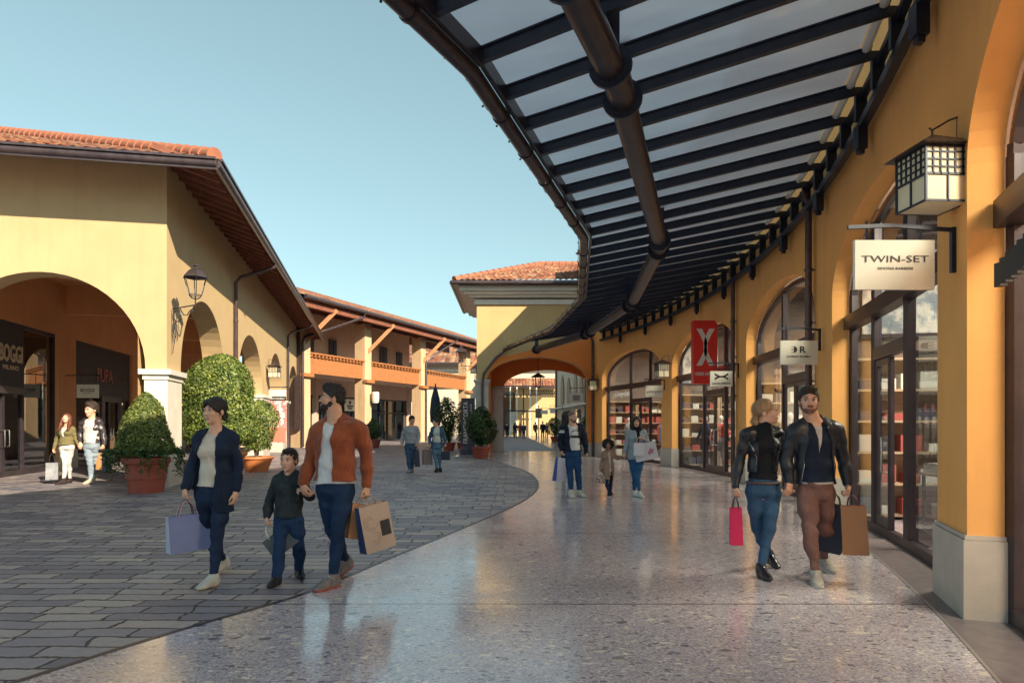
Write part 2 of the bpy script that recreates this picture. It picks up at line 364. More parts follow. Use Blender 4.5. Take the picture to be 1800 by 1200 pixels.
def tiles_mat():
    m, N, L, p = nodes_of('clay_roof_tiles'); uv = N.new('ShaderNodeUVMap'); uv.uv_map = 'UVMap'
    fl = N.new('ShaderNodeVectorMath'); fl.operation = 'FLOOR'; L.new(uv.outputs[0], fl.inputs[0])
    wn_ = N.new('ShaderNodeTexWhiteNoise'); wn_.noise_dimensions = '2D'; L.new(fl.outputs[0], wn_.inputs['Vector'])
    c = ramp(N, L, wn_.outputs[0], [(0, (.15, .06, .04)), (.3, (.26, .10, .06)), (.65, (.33, .15, .085)), (.9, (.42, .26, .16)), (1, (.18, .11, .09))])
    tc = N.new('ShaderNodeTexCoord'); no = noise(N, L, tc.outputs['Object'], 9, 6, .7)
    c = mixc(N, L, .75, c, ramp(N, L, no.outputs[0], [(.3, (.55, .5, .5)), (.7, (1.2, 1.15, 1.1))]), 'MULTIPLY')
    L.new(c, p.inputs['Base Color']); p.inputs['Roughness'].default_value = .85
    bu = N.new('ShaderNodeBump'); bu.inputs['Strength'].default_value = .3; bu.inputs['Distance'].default_value = .01
    L.new(no.outputs[0], bu.inputs['Height']); L.new(bu.outputs[0], p.inputs['Normal']); return m
M_PAV = pavers(); M_TER = terrazzo(); M_TILE = tiles_mat()

def roof(name, eA, eB, rB, rA, parent, pitch=.24, row=.36, sub=6, cut=None):
    eA, eB, rA, rB = map(Vector, (eA, eB, rA, rB)); Lg = max((eB - eA).length, (rB - rA).length); S = (rA - eA).length
    nu = max(2, int(Lg / pitch)); nr = max(2, int(S / row)); nrm = (eB - eA).cross(rA - eA).normalized()
    if nrm.z < 0: nrm = -nrm
    us = np.arange(nu * sub + 1) / (nu * sub); vs = []; uvs = []
    for r in range(nr):
        for e in (0, .999):
            t = (r + e) / nr
            for i, u in enumerate(us):
                ph = (i % sub) / sub; w = abs(math.sin(math.pi * ph)) * .055
                p = (eA.lerp(eB, u)).lerp(rA.lerp(rB, u), t) + nrm * (w + (.03 * (1 - e)))
                vs.append(p); uvs.append((u * nu + .001, r + e * .99))
    n = len(us); fs = []
    for j in range(2 * nr - 1):
        for i in range(n - 1): fs.append((j * n + i, j * n + i + 1, (j + 1) * n + i + 1, (j + 1) * n + i))
    mb = MB(); mb.add(vs, fs); o = make(name, mb, M_TILE, parent)
    uvl = o.data.uv_layers.new(name='UVMap'); li = np.empty(len(o.data.loops), int); o.data.loops.foreach_get('vertex_index', li)
    # tile ids from the lower left corner of each quad
    uva = np.array(uvs); pid = np.repeat(np.arange(len(fs)), 4); base = np.array([f[0] for f in fs]); c = uva[base][pid]
    cc = np.floor(c + 1e-6) + .5; uvl.data.foreach_set('uv', cc.astype(np.float32).ravel()); return o
def ridge_caps(parent, a, b, n, r=.13):
    a, b = Vector(a), Vector(b); mb = MB()
    for i in range(n):
        p = a.lerp(b, i / n); q = a.lerp(b, (i + 1.15) / n); mb.tube([p, q], [r * 1.12, r * .88], 10)
    o = make('ridge_tiles', mb, mat('ridge_clay', (.40, .15, .08), .85, 0, (.30, .11, .07), 6, 5), parent, smooth=True); return o
# ================================================================= walls with arched openings
def arch_wall(mb, path, nrm, u0, u1, opens, ztop, thick, m=0, du=.6, z0=0, mrev=None, caps=(1, 1)):
    """path(u)->(x,y); nrm(u)->inward unit normal (x,y). opens: (ua, ub, spring, crown)."""
    mrev = m if mrev is None else mrev; zt_ = ztop
    def F(u, z, d=0):
        x, y = path(u); a, b = nrm(u); return (x + a * d, y + b * d, z)
    def solid(a, b):
        n = max(1, int(abs(b - a) / du)); us = [a + (b - a) * i / n for i in range(n + 1)]
        for p, q in zip(us, us[1:]):
            if callable(zt_): mb.quad(F(p, z0), F(q, z0), F(q, zt_(q)), F(p, zt_(p)), m); continue
            mb.quad(F(p, z0), F(q, z0), F(q, ztop), F(p, ztop), m)
            mb.quad(F(q, z0, thick), F(p, z0, thick), F(p, ztop, thick), F(q, ztop, thick), m)
            mb.quad(F(p, ztop), F(q, ztop), F(q, ztop, thick), F(p, ztop, thick), m)
    cur = u0
    for ua, ub, zs, zc in opens:
        if ua > cur: solid(cur, ua)
        c, h = (ua + ub) / 2, (ub - ua) / 2; n = 28
        pts = [(c - h * math.cos(math.pi * i / n), zs + (zc - zs) * math.sin(math.pi * i / n)) for i in range(n + 1)]
        for (p, zp), (q, zq) in zip(pts, pts[1:]):
            if callable(zt_): mb.quad(F(p, zp), F(q, zq), F(q, zt_(q)), F(p, zt_(p)), m); continue
            mb.quad(F(p, zp), F(q, zq), F(q, ztop), F(p, ztop), m)
            mb.quad(F(q, zq, thick), F(p, zp, thick), F(p, ztop, thick), F(q, ztop, thick), m)
            mb.quad(F(p, zp, thick), F(q, zq, thick), F(q, zq), F(p, zp), mrev)
            mb.quad(F(p, ztop), F(q, ztop), F(q, ztop, thick), F(p, ztop, thick), m)
        for u in (() if callable(zt_) else (ua, ub)): mb.quad(F(u, z0), F(u, z0, thick), F(u, zs, thick), F(u, zs), mrev)
        cur = ub
    if u1 > cur: solid(cur, u1)
    for u in (() if callable(zt_) else [w_ for w_, c_ in zip((u0, u1), caps) if c_]): mb.quad(F(u, z0), F(u, z0, thick), F(u, ztop, thick), F(u, ztop), m)
def pier_trim(mb, path, nrm, a, b, thick, z0, z1, out, m=0):
    """a band of stone round a pier from u=a to u=b"""
    n = max(1, int(abs(b - a) / .5)); us = [a + (b - a) * i / n for i in range(n + 1)]
    def pt(u, d):
        x, y = path(u); p, q = nrm(u); return (x + p * d, y + q * d)
    (x0, y0), (x1, y1) = path(us[0]), path(us[-1]); L = math.hypot(x1 - x0, y1 - y0); tx, ty = (x1 - x0) / L * out, (y1 - y0) / L * out
    f = [pt(u, -out) for u in us]; g = [pt(u, thick + out) for u in us][::-1]
    f[0] = (f[0][0] - tx, f[0][1] - ty); f[-1] = (f[-1][0] + tx, f[-1][1] + ty)
    g[0] = (g[0][0] + tx, g[0][1] + ty); g[-1] = (g[-1][0] - tx, g[-1][1] - ty)
    mb.prism(f + g, z0, z1, m)

# ================================================================= ground
g = MB(); n = 24
for i in range(n):
    for j in range(n):
        x0, x1 = -600 + 1200 * i / n, -600 + 1200 * (i + 1) / n; y0, y1 = -300 + 1500 * j / n, -300 + 1500 * (j + 1) / n
        g.quad((x0, y0, 0), (x1, y0, 0), (x1, y1, 0), (x0, y1, 0))
make('ground', g, M_PAV, kind='structure', label='dark slate paving of the plaza', base=(0, 0, 0))
EDGE = [(-9.0, -14), (-5.2, -2), (-3.75, 1.8), (-2.82, 3.89), (-2.51, 4.58), (-2.2, 5.16), (-1.77, 5.98), (-1.31, 7.57), (-.56, 10.08), (.12, 12.6), (.5, 14.8), (.64, 16.8), (.62, 19), (.41, 21.5), (-.05, 24), (-.43, 25.9), (-1.1, 28.6), (-2.6, 31.2), (-2.6, 36.8), (2.45, 37.0), (1.7, 80)]
def smooth_edge(pts, k=6):
    out = []
    for i in range(len(pts) - 1):
        p0, p1, p2, p3 = (Vector(pts[max(0, i - 1)]), Vector(pts[i]), Vector(pts[i + 1]), Vector(pts[min(len(pts) - 1, i + 2)]))
        if i >= len(pts) - 5: out.append(p1); continue
        for j in range(k):
            t = j / k; out.append(.5 * ((2 * p1) + (p2 - p0) * t + (2 * p0 - 5 * p1 + 4 * p2 - p3) * t * t + (3 * p1 - p0 - 3 * p2 + p3) * t ** 3))
    out.append(Vector(pts[-1])); return out
ES = smooth_edge(EDGE); w = MB()
for a, b in zip(ES, ES[1:]):
    w.quad((a.x, a.y, .004), (22, a.y, .004), (22, b.y, .004), (b.x, b.y, .004))
make('walkway', w, M_TER, kind='structure', label='polished conglomerate stone walkway', base=(0, 0, 0))
k = MB(); pts = [Vector((p.x, p.y, .008)) for p in ES[:-3]]
for a, b in zip(pts, pts[1:]):
    d = (b - a).normalized(); s = Vector((-d.y, d.x, 0)) * .022; k.quad(a - s, b - s, b + s, a + s)
make('kerb_strip', k, M_DARK, kind='structure', label='thin dark metal strip between the two pavings', base=(0, 0, 0))

# ================================================================= curved building on the right
def WX(y):
    if y >= 4: return 5.8 - .0133 * (18.5 - y) ** 2
    return WX(4) + .386 * (y - 4)
def wslope(y): return .0266 * (18.5 - y) if y >= 4 else .386
def wpath(u): return (WX(u), u)
def wn(u):
    s = wslope(u); L = math.hypot(1, s); return (1 / L, -s / L)
OPEN = [(1.2, 5.14), (5.94, 10.6), (11.7, 16.8), (17.7, 23.4), (24.4, 30.2)]
ZS, ZC = 3.42, 4.40
rb = thing('arcade_building', (4, 4, 0), 'long curved orange shop building with arched shopfronts along the right side', 'building')
mb = MB(); arch_wall(mb, wpath, wn, 0.6, 31.0, [(a, b, ZS, ZC + (.03 if b < 12 else .04)) for a, b in OPEN], 9.1, .24, du=.5)
make('wall', mb, M_ORA, rb)
mb = MB(); mb.box((6.4, -1.0, 4.55), (9.4, 3.2, 9.1)); make('unseen_end_block', mb, M_ORA, rb)  # unseen end of the building, added and sized to keep sun off the walkway
mb = MB(); mb.box((13.2, 14.5, 5), (.3, 34, 10)); make('rear_wall', mb, M_ORA, rb)
for a, b in [(5.14, 5.94), (10.6, 11.7), (16.8, 17.7), (23.4, 24.4), (30.2, 31.0)]:
    mb = MB(); pier_trim(mb, wpath, wn, a, b, .24, 0, .60, .03)
    pier_trim(mb, wpath, wn, a, b, .24, .603, .635, .018); make('stone_plinth', mb, M_STONE, rb)
mb = MB(); st = MB(); u_ = 1.0
while u_ < 30.6:
    def q(y, d, z): x, yy = wpath(y); a, b = wn(y); return (x + a * d, yy + b * d, z)
    v_ = min(u_ + .5, 30.6); mb.quad(q(u_, -.16, .007), q(v_, -.16, .007), q(v_, .34, .007), q(u_, .34, .007)); st.quad(q(u_, -.185, .009), q(v_, -.185, .009), q(v_, -.163, .009), q(u_, -.163, .009)); u_ = v_
make('threshold', mb, mat('threshold_stone', (.20, .17, .18), .35, 0, (.14, .12, .13), 9, 6, .2, 40, spec=.6, bdist=.003), rb); make('threshold_strip', st, mat('pale_strip', (.45, .43, .42), .35, .6), rb)
# roof and eaves above the canopy
mb = MB()
for i in range(31):
    y0, y1 = i + .0, i + 1.0
    def q(y, d, z): x, yy = wpath(y); a, b = wn(y); return (x + a * d, yy + b * d, z)
    mb.quad(q(y0, -.9, 9.15), q(y1, -.9, 9.15), q(y1, 6, 11.2), q(y0, 6, 11.2)); mb.quad(q(y0, -.9, 9.1), q(y0, .3, 9.1), q(y1, .3, 9.1), q(y1, -.9, 9.1))
    mb.quad(q(y0, -.9, 9.1), q(y1, -.9, 9.1), q(y1, -.9, 9.17), q(y0, -.9, 9.17))
mb.box((4.3, -1.0, 9.2), (7.0, 3.4, .12))  # unseen slab over the sun-blocking end block
make('roof', mb, mat('plain_clay', (.4, .2, .12), .85, 0, (.3, .13, .08), 5, 5), rb)
# shop rooms
def back(y, d): x, yy = wpath(y); a, b = wn(y); return Vector((x + a * d, yy + b * d, 0))
mb = MB()
ys = [1 + i * 1.0 for i in range(31)]
for y0, y1 in zip(ys, ys[1:]):
    for d0, d1, z0, z1, m in ((5.5, 5.5, 0, 4.9, 0), (.3, 5.5, 4.9, 4.9, 1)):
        a, b = back(y0, d0), back(y1, d0); c, d = back(y1, d1), back(y0, d1)
        if z0 == z1: mb.quad((a.x, a.y, z0), (b.x, b.y, z0), (c.x, c.y, z0), (d.x, d.y, z0), m)
        else: mb.quad((a.x, a.y, z0), (b.x, b.y, z0), (b.x, b.y, z1), (a.x, a.y, z1), m)
for y in (5.5, 11.15, 17.25, 23.9, 30.6):
    a, b = back(y, .3), back(y, 5.5); mb.bar((a.x, a.y, 2.45), (b.x, b.y, 2.45), .2, 4.9, 0)
make('interior_wall', mb, [M_INT, M_WHITE], rb)
mb = MB(); spots = MB()
for (a, b) in OPEN:
    for f in (.25, .5, .75):
        for d in (1.3, 2.9):
            p = back(a + (b - a) * f, d); mb.tube([(p.x, p.y, 4.88), (p.x, p.y, 4.62)], .06, 10); spots.tube([(p.x, p.y, 4.617), (p.x, p.y, 4.60)], .05, 10)
o = make('spotlight', mb, M_DARK, rb); make('lamp_lens', spots, M_SPOT, o)

for (a, b) in OPEN:                                           # area lamps added to boost the light of the ceiling spots
    c_ = (a + b) / 2; p = back(c_, 2.3); al = bpy.data.lights.new('shop_fill_light', 'AREA'); al.shape = 'SQUARE'; al.size = 1.6; al.energy = 150; al.color = (1, .86, .66)
    ao = bpy.data.objects.new('shop_fill_light', al); COL.objects.link(ao); ao.location = (p.x, p.y, 4.55)
def shopfront(parent, path, nrm, a, b, d, zs, zc, door=(.36, .66), glass=M_GLASS, opened=False, plain_top=False):
    """bronze framed glazing inside an arch: parts frame, glass, door > handle, glass"""
    def F(u, z, dd=0): x, y = path(u); p, q = nrm(u); return Vector((x + p * (d + dd), y + q * (d + dd), z))
    c, h = (a + b) / 2, (b - a) / 2
    ztop = lambda u: zs + (zc - zs) * math.sqrt(max(0, 1 - ((u - c) / h) ** 2))
    L = (F(b, 0) - F(a, 0)).length; k = (b - a) / L            # u per metre
    fr = MB(); n = 28
    prev = None
    for i in range(n + 1):
        u = c - (h - .03) * math.cos(math.pi * i / n); p = F(u, zs + (zc - .03 - zs) * math.sin(math.pi * i / n))
        if prev is not None: fr.bar(prev, p, .07, .09)
        prev = p
    for u in (a + .03, b - .03): fr.bar(F(u, 0), F(u, zs + .02), .09, .09)
    u1, u2 = a + (b - a) * door[0], a + (b - a) * door[1]
    nseg = 6; us = [a + .02 + (b - a - .04) * i / nseg for i in range(nseg + 1)]
    for p, q in zip(us, us[1:]):
        fr.bar(F(p, 3.02, -.05), F(q, 3.02, -.05), .18, .2)     # transom beam, stands proud
        fr.bar(F(p, .06), F(q, .06), .08, .12)
    for u in (u1, u2):
        fr.bar(F(u, .12), F(u, ztop(u) - .03), .09, .10)
    fr.bar(F(u1, 2.42), F(u2, 2.42), .1, .16)
    make('shopfront_frame', fr, M_BRZ, parent)
    gl = MB(); N_ = 20; us = [a + (b - a) * i / N_ for i in range(N_ + 1)]
    for p, q in zip(us, us[1:]):
        z1, z2 = ztop(p), ztop(q)
        if q <= u1 or p >= u2: gl.quad(F(p, .1, .02), F(q, .1, .02), F(q, z2, .02), F(p, z1, .02))
        else: gl.quad(F(p, 2.48, .02), F(q, 2.48, .02), F(q, z2, .02), F(p, z1, .02))
    make('shop_window', gl, glass, parent)
    um = (u1 + u2) / 2
    for j, (p, q) in enumerate(((u1 + .05 * k, um - .008), (um + .008, u2 - .05 * k))):
        P0, P1 = F(p, 0), F(q, 0)
        if opened and j == 0:                                   # this leaf stands open, into the shop
            hinge = P0; v = (P1 - P0); ang = R(-80); P1 = hinge + Vector((v.x * math.cos(ang) - v.y * math.sin(ang), v.x * math.sin(ang) + v.y * math.cos(ang), 0))
        e = (P1 - P0).normalized(); dm = MB()
        for x in (P0 + e * .035, P1 - e * .035): dm.bar(x + Vector((0, 0, .03)), x + Vector((0, 0, 2.33)), .07, .05)
        dm.bar(P0 + Vector((0, 0, .14)), P1 + Vector((0, 0, .14)), .05, .22); dm.bar(P0 + Vector((0, 0, 2.29)), P1 + Vector((0, 0, 2.29)), .05, .08)
        do = make('door', dm, M_BRZ, parent)
        gm = MB(); z = Vector((0, 0, 1)); gm.quad(P0 + e * .06 + z * .24, P1 - e * .06 + z * .24, P1 - e * .06 + z * 2.26, P0 + e * .06 + z * 2.26); make('door_glass', gm, glass, do)
        hx = (P1 - e * .12) if j == 0 else (P0 + e * .12); nn = Vector((e.y, -e.x, 0)); nx, ny = nrm(um); out = Vector((-nx, -ny, 0))
        hm = MB(); hm.tube([hx + z * .85, hx + out * .09 + z * .85, hx + out * .09 + z * 1.3, hx + z * 1.3], .016, 8); make('door_handle', hm, M_CHROME, do, smooth=True)
for i, (a, b) in enumerate(OPEN):
    shopfront(rb, wpath, wn, a, b, .30, ZS, ZC, opened=(i == 1), door=((.45, .75) if i == 1 else (.3, .62)))

# downpipes and clips
for i, y in enumerate((11.75 - .1, 17.55, 30.9)):
    x, yy = wpath(y); a, b = wn(y); p = Vector((x - a * .11, yy - b * .11, 0)); mb = MB()
    mb.tube([p + Vector((0, 0, .02)), p + Vector((0, 0, 5.2)), p + Vector((-.1, 0, 5.45))], .055, 12)
    for z in (.5, 2.2, 3.2, 4.1): mb.tube([p + Vector((0, 0, z - .02)), p + Vector((0, 0, z + .02))], .07, 12); mb.bar(p + Vector((0, 0, z)), (x, yy, z), .02, .02)
    make('downpipe', mb, M_GUT, rb, smooth=True)
# relief letters seen edge-on at the right edge of the photo
x, y = 2.9, 3.95
lm = MB()
for i in range(7):
    yy = 4.62 - i * .105; xx = WX(yy) + .07; lm.bar((xx, yy, 2.40 + .005 * i), (xx, yy, 2.56 + .012 * i), .06, .05)
make('relief_lettering', lm, M_BLACK, rb)

# ================================================================= glass canopy
KN = [1.0, 6.45, 12.3, 18.3, 24.3, 30.9]
OUTX = [-3.0, -.40, 1.30, 1.85, 1.42, -.35]           # outer edge of the canopy at each bend
def poly_at(y, off):
    for a, b in zip(KN, KN[1:]):
        if y <= b or b == KN[-1]:
            t = (y - a) / (b - a); i = KN.index(a); f = off / 3.95
            return (WX(a) * (1 - f) + OUTX[i] * f) * (1 - t) + (WX(b) * (1 - f) + OUTX[i + 1] * f) * t
can = thing('glass_canopy', (2, 8, 4.6), 'dark steel canopy with frosted glass panels curving over the walkway', 'canopy')
raf = []; y = .2
while y < 30.2:
    s = wslope(y); xi = WX(y) - .22; yo = y + s * 3.7; yo = min(max(yo, .8), 30.85)
    raf.append((Vector((xi, y, 5.58)), Vector((poly_at(yo, 3.95) + .1, yo, 4.93)))); y += .82
for p, q in raf:
    mb = MB(); mb.bar(p, q, .04, .11); mb.bar(p + Vector((0, 0, .062)), q + Vector((0, 0, .062)), .09, .016); mb.bar(p - Vector((0, 0, .06)), q - Vector((0, 0, .06)), .07, .012)
    make('rafter', mb, M_DARK, can)
for (p, q), (r, s) in zip(raf, raf[1:]):
    z = Vector((0, 0, .095)); a, b, c, d = p + z, q + z, s + z, r + z
    e = .02; mb = MB(); mb.quad(a.lerp(b, .03), b, c, d.lerp(c, .03)); z2 = Vector((0, 0, .012)); mb.quad(a.lerp(b, .03) + z2, d.lerp(c, .03) + z2, c + z2, b + z2)
    make('glass_panel', mb, M_CAN, can)
gm = MB(); G = [Vector((poly_at(k_, 3.95), k_, 4.82)) for k_ in KN]
gm.tube(G, .085, 14); 
for a, b in zip(G, G[1:]):
    gm.bar(a + Vector((.12, 0, .1)), b + Vector((.12, 0, .1)), .05, .16)
    nb = int((b - a).length / .9)
    for i in range(1, nb): p = a.lerp(b, i / nb); d = (b - a).normalized() * .02; gm.tube([p - d, p + d], .098, 14)
make('canopy_gutter', gm, M_PIPE, can, smooth=True)
tm = MB(); T = [Vector((x_, k_, 4.70)) for x_, k_ in zip((-1.15, 1.0, 2.68, 3.22, 2.72, 1.0), KN)]
T[-1] = Vector((1.0, 30.6, 4.78)); tm.tube(T, .135, 18); make('support_tube', tm, M_PIPE, can, smooth=True)
for i, (a, b) in enumerate(zip(T, T[1:])):
    d = (b - a).normalized(); L = (b - a).length
    for t in ((.35, L - .35) if i else (L * .72, L - .3)):
        p = a + d * t; fm = MB(); fm.tube([p - d * .018, p + d * .018], .20, 20)
        for j in range(6):
            an = j * math.pi / 3; s1 = d.cross(Vector((0, 0, 1))).normalized(); s2 = s1.cross(d); c = p + (s1 * math.cos(an) + s2 * math.sin(an)) * .17
            fm.tube([c - d * .03, c + d * .03], .014, 6)
        make('pipe_flange', fm, M_DARK, can, smooth=True)
        hm = MB(); hm.bar(p + Vector((0, 0, .15)), p + Vector((0, 0, .62)), .04, .16); make('hanger_plate', hm, M_DARK, can)
ls = MB(); P0 = []
for a, b in zip(G, G[1:]):
    n_ = int((b - a).length / .12)
    for i in range(n_): P0.append(a.lerp(b, i / n_) + Vector((-.10, 0, .03 + .035 * math.sin(i * 1.7) + .02 * math.sin(i * .61))))
ls.tube(P0, .006, 4)
for i, p in enumerate(P0):
    if i % 4 == 0: ls.ball(p + Vector((-.01, 0, -.02)), .014, 6)
make('light_string', ls, M_DARK, can)
wm = MB(); ys = [.4 + i * .9 for i in range(34)]
for p, q in zip(ys, ys[1:]):
    a, b = back(p, -.12), back(q, -.12)
    wm.bar((a.x, a.y, 5.16), (b.x, b.y, 5.16), .1, .10); wm.bar((a.x, a.y, 5.50), (b.x, b.y, 5.50), .08, .08)
make('wall_beam', wm, M_DARK, can)
for i, (p, q) in enumerate(raf):
    c = back(p.y, -.14); bm_ = MB(); bm_.bar((c.x, c.y, 5.2), (c.x, c.y, 5.62), .05, .14)
    if i % 3 == 1: bm_.bar((c.x, c.y, 4.86), (c.x, c.y, 5.14), .12, .12); bm_.bar((c.x, c.y, 4.80), (c.x, c.y, 4.86), .07, .07)
    make('bracket', bm_, M_DARK, can)
wc = MB()
for p, q in zip(ys, ys[1:]):
    a, b = back(p, -.27), back(q, -.27); wc.tube([(a.x, a.y, 5.63), (b.x, b.y, 5.63)], .05, 8)
make('white_tube', wc, M_WHITE, can, smooth=True)  # plain white tube along the wall edge of the canopy

# ================================================================= tower with the arched passage
tw = thing('gate_tower', (2, 33, 0), 'square ochre gate tower with an arched passage and tiled roof', 'building')
TY = 31.0
fp = lambda u: (u, TY); fn = lambda u: (0, 1)
mb = MB(); arch_wall(mb, fp, fn, -1.6, 4.1, [(-1.13, 3.40, 3.5, 4.5)], 6.95, .5); mb.box((6.6, 31.25, 6.1), (5, .5, 1.7)); make('wall', mb, M_TOW, tw)
mb = MB(); arch_wall(mb, lambda u: (u, TY - .012), fn, -1.13, 4.05, [(-1.129, 3.40, 3.5, 4.5)], lambda u: 4.55 + max(0, u + .2) * .26 if u > -.66 else 3.75 + (u + 1.13) * 1.7, .01); make('arch_panel', mb, M_DEEP, tw)
mb = MB(); sp = lambda u: (-1.6, u); sn = lambda u: (1, 0); arch_wall(mb, sp, sn, 31.5, 36.6, [(31.95, 35.55, 3.4, 4.35)], 6.95, .5); make('wall', mb, M_DEEP, tw)
mb = MB(); arch_wall(mb, lambda u: (u, 36.1), fn, -1.1, 4.6, [(-.45, 4.2, 3.4, 4.35)], 6.95, .5); make('wall', mb, M_DEEP, tw)
mb = MB(); mb.box((3.9 + .25, 33.8, 3.475), (.5, 4.6, 6.95)); mb.box((1.3, 33.8, 4.95), (4.8, 4.6, .1)); make('passage_ceiling', mb, M_DEEP, tw)
for (cx, cy, sx, sy) in ((-1.36, 31.22, .56, .56), (-.80 + .0, 36.35, .62, .6)):
    mb = MB(); mb.box((cx, cy, .3), (sx + .06, sy + .06, .6)); mb.box((cx, cy, 1.95), (sx + .02, sy + .02, 2.7)); make('stone_pier', mb, M_STONEL if cx > -1 else M_STONE, tw)
    mb = MB(); mb.box((cx, cy, 3.34), (sx + .1, sy + .1, .1)); mb.box((cx, cy, 3.43), (sx + .2, sy + .2, .08)); make('capital', mb, M_STONE, tw)
mb = MB(); mb.box((3.66, 30.98, .3), (.5, .1, .6)); make('stone_plinth', mb, M_STONE, tw)
mb = MB()
for z, o_, h_ in ((7.0, .10, .22), (7.24, .32, .12), (7.34, .55, .1), (7.5, .75, .2)):
    mb.box((3.7, 33.9, z), (10.6 + 2 * o_, 5.8 + 2 * o_, h_))
make('cornice', mb, M_WHITE, tw)
mb = MB(); mb.box((3.7, 33.9, 7.66), (12.6, 7.8, .1)); 
mb.tube([(-2.65, 29.95, 7.68), (10, 29.95, 7.68)], .1, 10); mb.tube([(-2.65, 29.95, 7.68), (-2.65, 37.9, 7.68)], .1, 10)
make('gutter', mb, M_GUT, tw, smooth=True)
roof('roof', (-2.6, 30.0, 7.76), (10, 30.0, 7.76), (6, 33.95, 9.35), (1.35, 33.95, 9.35), tw, pitch=.26)
roof('roof', (-2.6, 37.9, 7.76), (-2.6, 30.0, 7.76), (1.35, 33.95, 9.35), (1.34, 33.96, 9.35), tw, pitch=.26)
ridge_caps(tw, (-2.55, 30.05, 7.84), (1.35, 33.95, 9.42), 14); ridge_caps(tw, (1.35, 33.95, 9.42), (6, 33.95, 9.42), 14)
mb = MB(); g0 = Vector((poly_at(30.9, 3.95), 30.75, 4.75))
mb.tube([g0, (-.75, 30.82, 4.45), (-1.28, 30.86, 3.75), (-1.34, 30.86, 3.3), (-1.34, 30.86, .05)], .06, 12); make('downpipe', mb, M_GUT, tw, smooth=True)
# ================================================================= arcaded building on the left
LC = Vector((-8.04, 15.9)); D2 = Vector((-.1977, .9803)); D1 = Vector((-.9803, -.1977))   # along face two, along face one (to the left)
lp2 = lambda s: tuple(LC + D2 * s); ln2 = lambda s: (-.9803, -.1977)
lp1 = lambda s: tuple(LC + D1 * s); ln1 = lambda s: (-.1977, .9803)
lb = thing('arcade_house', (-8, 16, 0), 'yellow arcaded building with clay tile roof and lantern at its corner', 'building')
AR2 = [(1.16, 6.24), (8.4, 13.8), (15.7, 20.4), (22.9, 27.9)]
mb = MB(); arch_wall(mb, lp2, ln2, 0, 29.6, [(a, b, 2.75, 4.93) for a, b in AR2], 7.62, .62, caps=(0, 1)); make('wall', mb, M_YEL, lb)
AR1 = [(.46, 4.75), (5.9, 10.2), (11.3, 15.6)]
mb = MB(); arch_wall(mb, lp1, ln1, 0, 16.5, [(a, b, 2.75, 4.9) for a, b in AR1], 7.62, .62, caps=(0, 1))
make('wall', mb, M_YEL, lb)
def lpier(path, nrm, a, b):
    mb = MB(); pier_trim(mb, path, nrm, a, b, .62, 0, .62, .05); make('stone_plinth', mb, M_STONE, lb)
    mb = MB(); pier_trim(mb, path, nrm, a, b, .62, .62, 2.50, .02); make('pier_cladding', mb, M_STONEL, lb)
    mb = MB(); pier_trim(mb, path, nrm, a, b, .62, 2.502, 2.62, .05); pier_trim(mb, path, nrm, a, b, .62, 2.62, 2.74, .12); make('capital', mb, M_STONEL, lb)
for a, b in [(6.24, 8.4), (13.8, 15.7), (20.4, 22.9), (27.9, 29.6)]: lpier(lp2, ln2, a, b)
for a, b in [(4.75, 5.9), (10.2, 11.3)]: lpier(lp1, ln1, a, b)
def cornerpier(z0, z1, o):                   # L-shaped corner pier
    P = lambda s, d, s2=0: LC + D2 * s + D1 * d
    return [tuple(LC + D2 * a + D1 * d) for a, d in ((-o, -o), (1.16 + o, -o), (1.16 + o, .62 + o), (.62 + o, .62 + o), (.62 + o, .46 + o), (-o, .46 + o))]
mb = MB(); mb.prism(cornerpier(0, 0, .05), 0, .62); make('stone_plinth', mb, M_STONE, lb, fix=True)
mb = MB(); mb.prism(cornerpier(0, 0, .02), .62, 2.5); make('pier_cladding', mb, M_STONEL, lb, fix=True)
mb = MB(); mb.prism(cornerpier(0, 0, .05), 2.502, 2.62); mb.prism(cornerpier(0, 0, .12), 2.62, 2.74); make('capital', mb, M_STONEL, lb, fix=True)
# gallery behind: shop wall parallel to face two, 5.2 m in
def LG(s, d, z=0): p = LC + D2 * s + D1 * d; return Vector((p.x, p.y, z))
gp = lambda s: tuple(LC + D2 * s + D1 * 5.2)
SHOPS = [(.9, 7.2), (8.5, 14.0), (15.3, 20.6), (22, 27)]
mb = MB(); arch = []
cur = .64
for a, b in SHOPS:
    for s0, s1, z0 in ((cur, a, 0), (a, b, 4.35)):
        if s1 > s0: mb.quad(LG(s0, 5.2, z0), LG(s1, 5.2, z0), LG(s1, 5.2, 7), LG(s0, 5.2, 7))
    for s in (a, b): mb.quad(LG(s, 5.2, 0), LG(s, 5.45, 0), LG(s, 5.45, 4.35), LG(s, 5.2, 4.35))
    mb.quad(LG(a, 5.2, 4.35), LG(b, 5.2, 4.35), LG(b, 5.45, 4.35), LG(a, 5.45, 4.35)); cur = b
mb.quad(LG(cur, 5.2, 0), LG(30, 5.2, 0), LG(30, 5.2, 7), LG(cur, 5.2, 7))
mb.quad(LG(.64, .3, 6.0), LG(30, .3, 6.0), LG(30, 5.3, 6.0), LG(.64, 5.3, 6.0))
for s in (7.9, 14.7, 21.3): a, b = LG(s, .5, 5.55), LG(s, 5.2, 5.55); mb.bar(a, b, .35, .9)
make('gallery_wall', mb, M_TERR, lb)
for a, b in ((7.2, 8.5), (14, 15.3), (20.6, 22)): mb = MB(); mb.bar(LG(a, 5.18, .32), LG(b, 5.18, .32), .08, .64); make('stone_plinth', mb, M_STONE, lb)
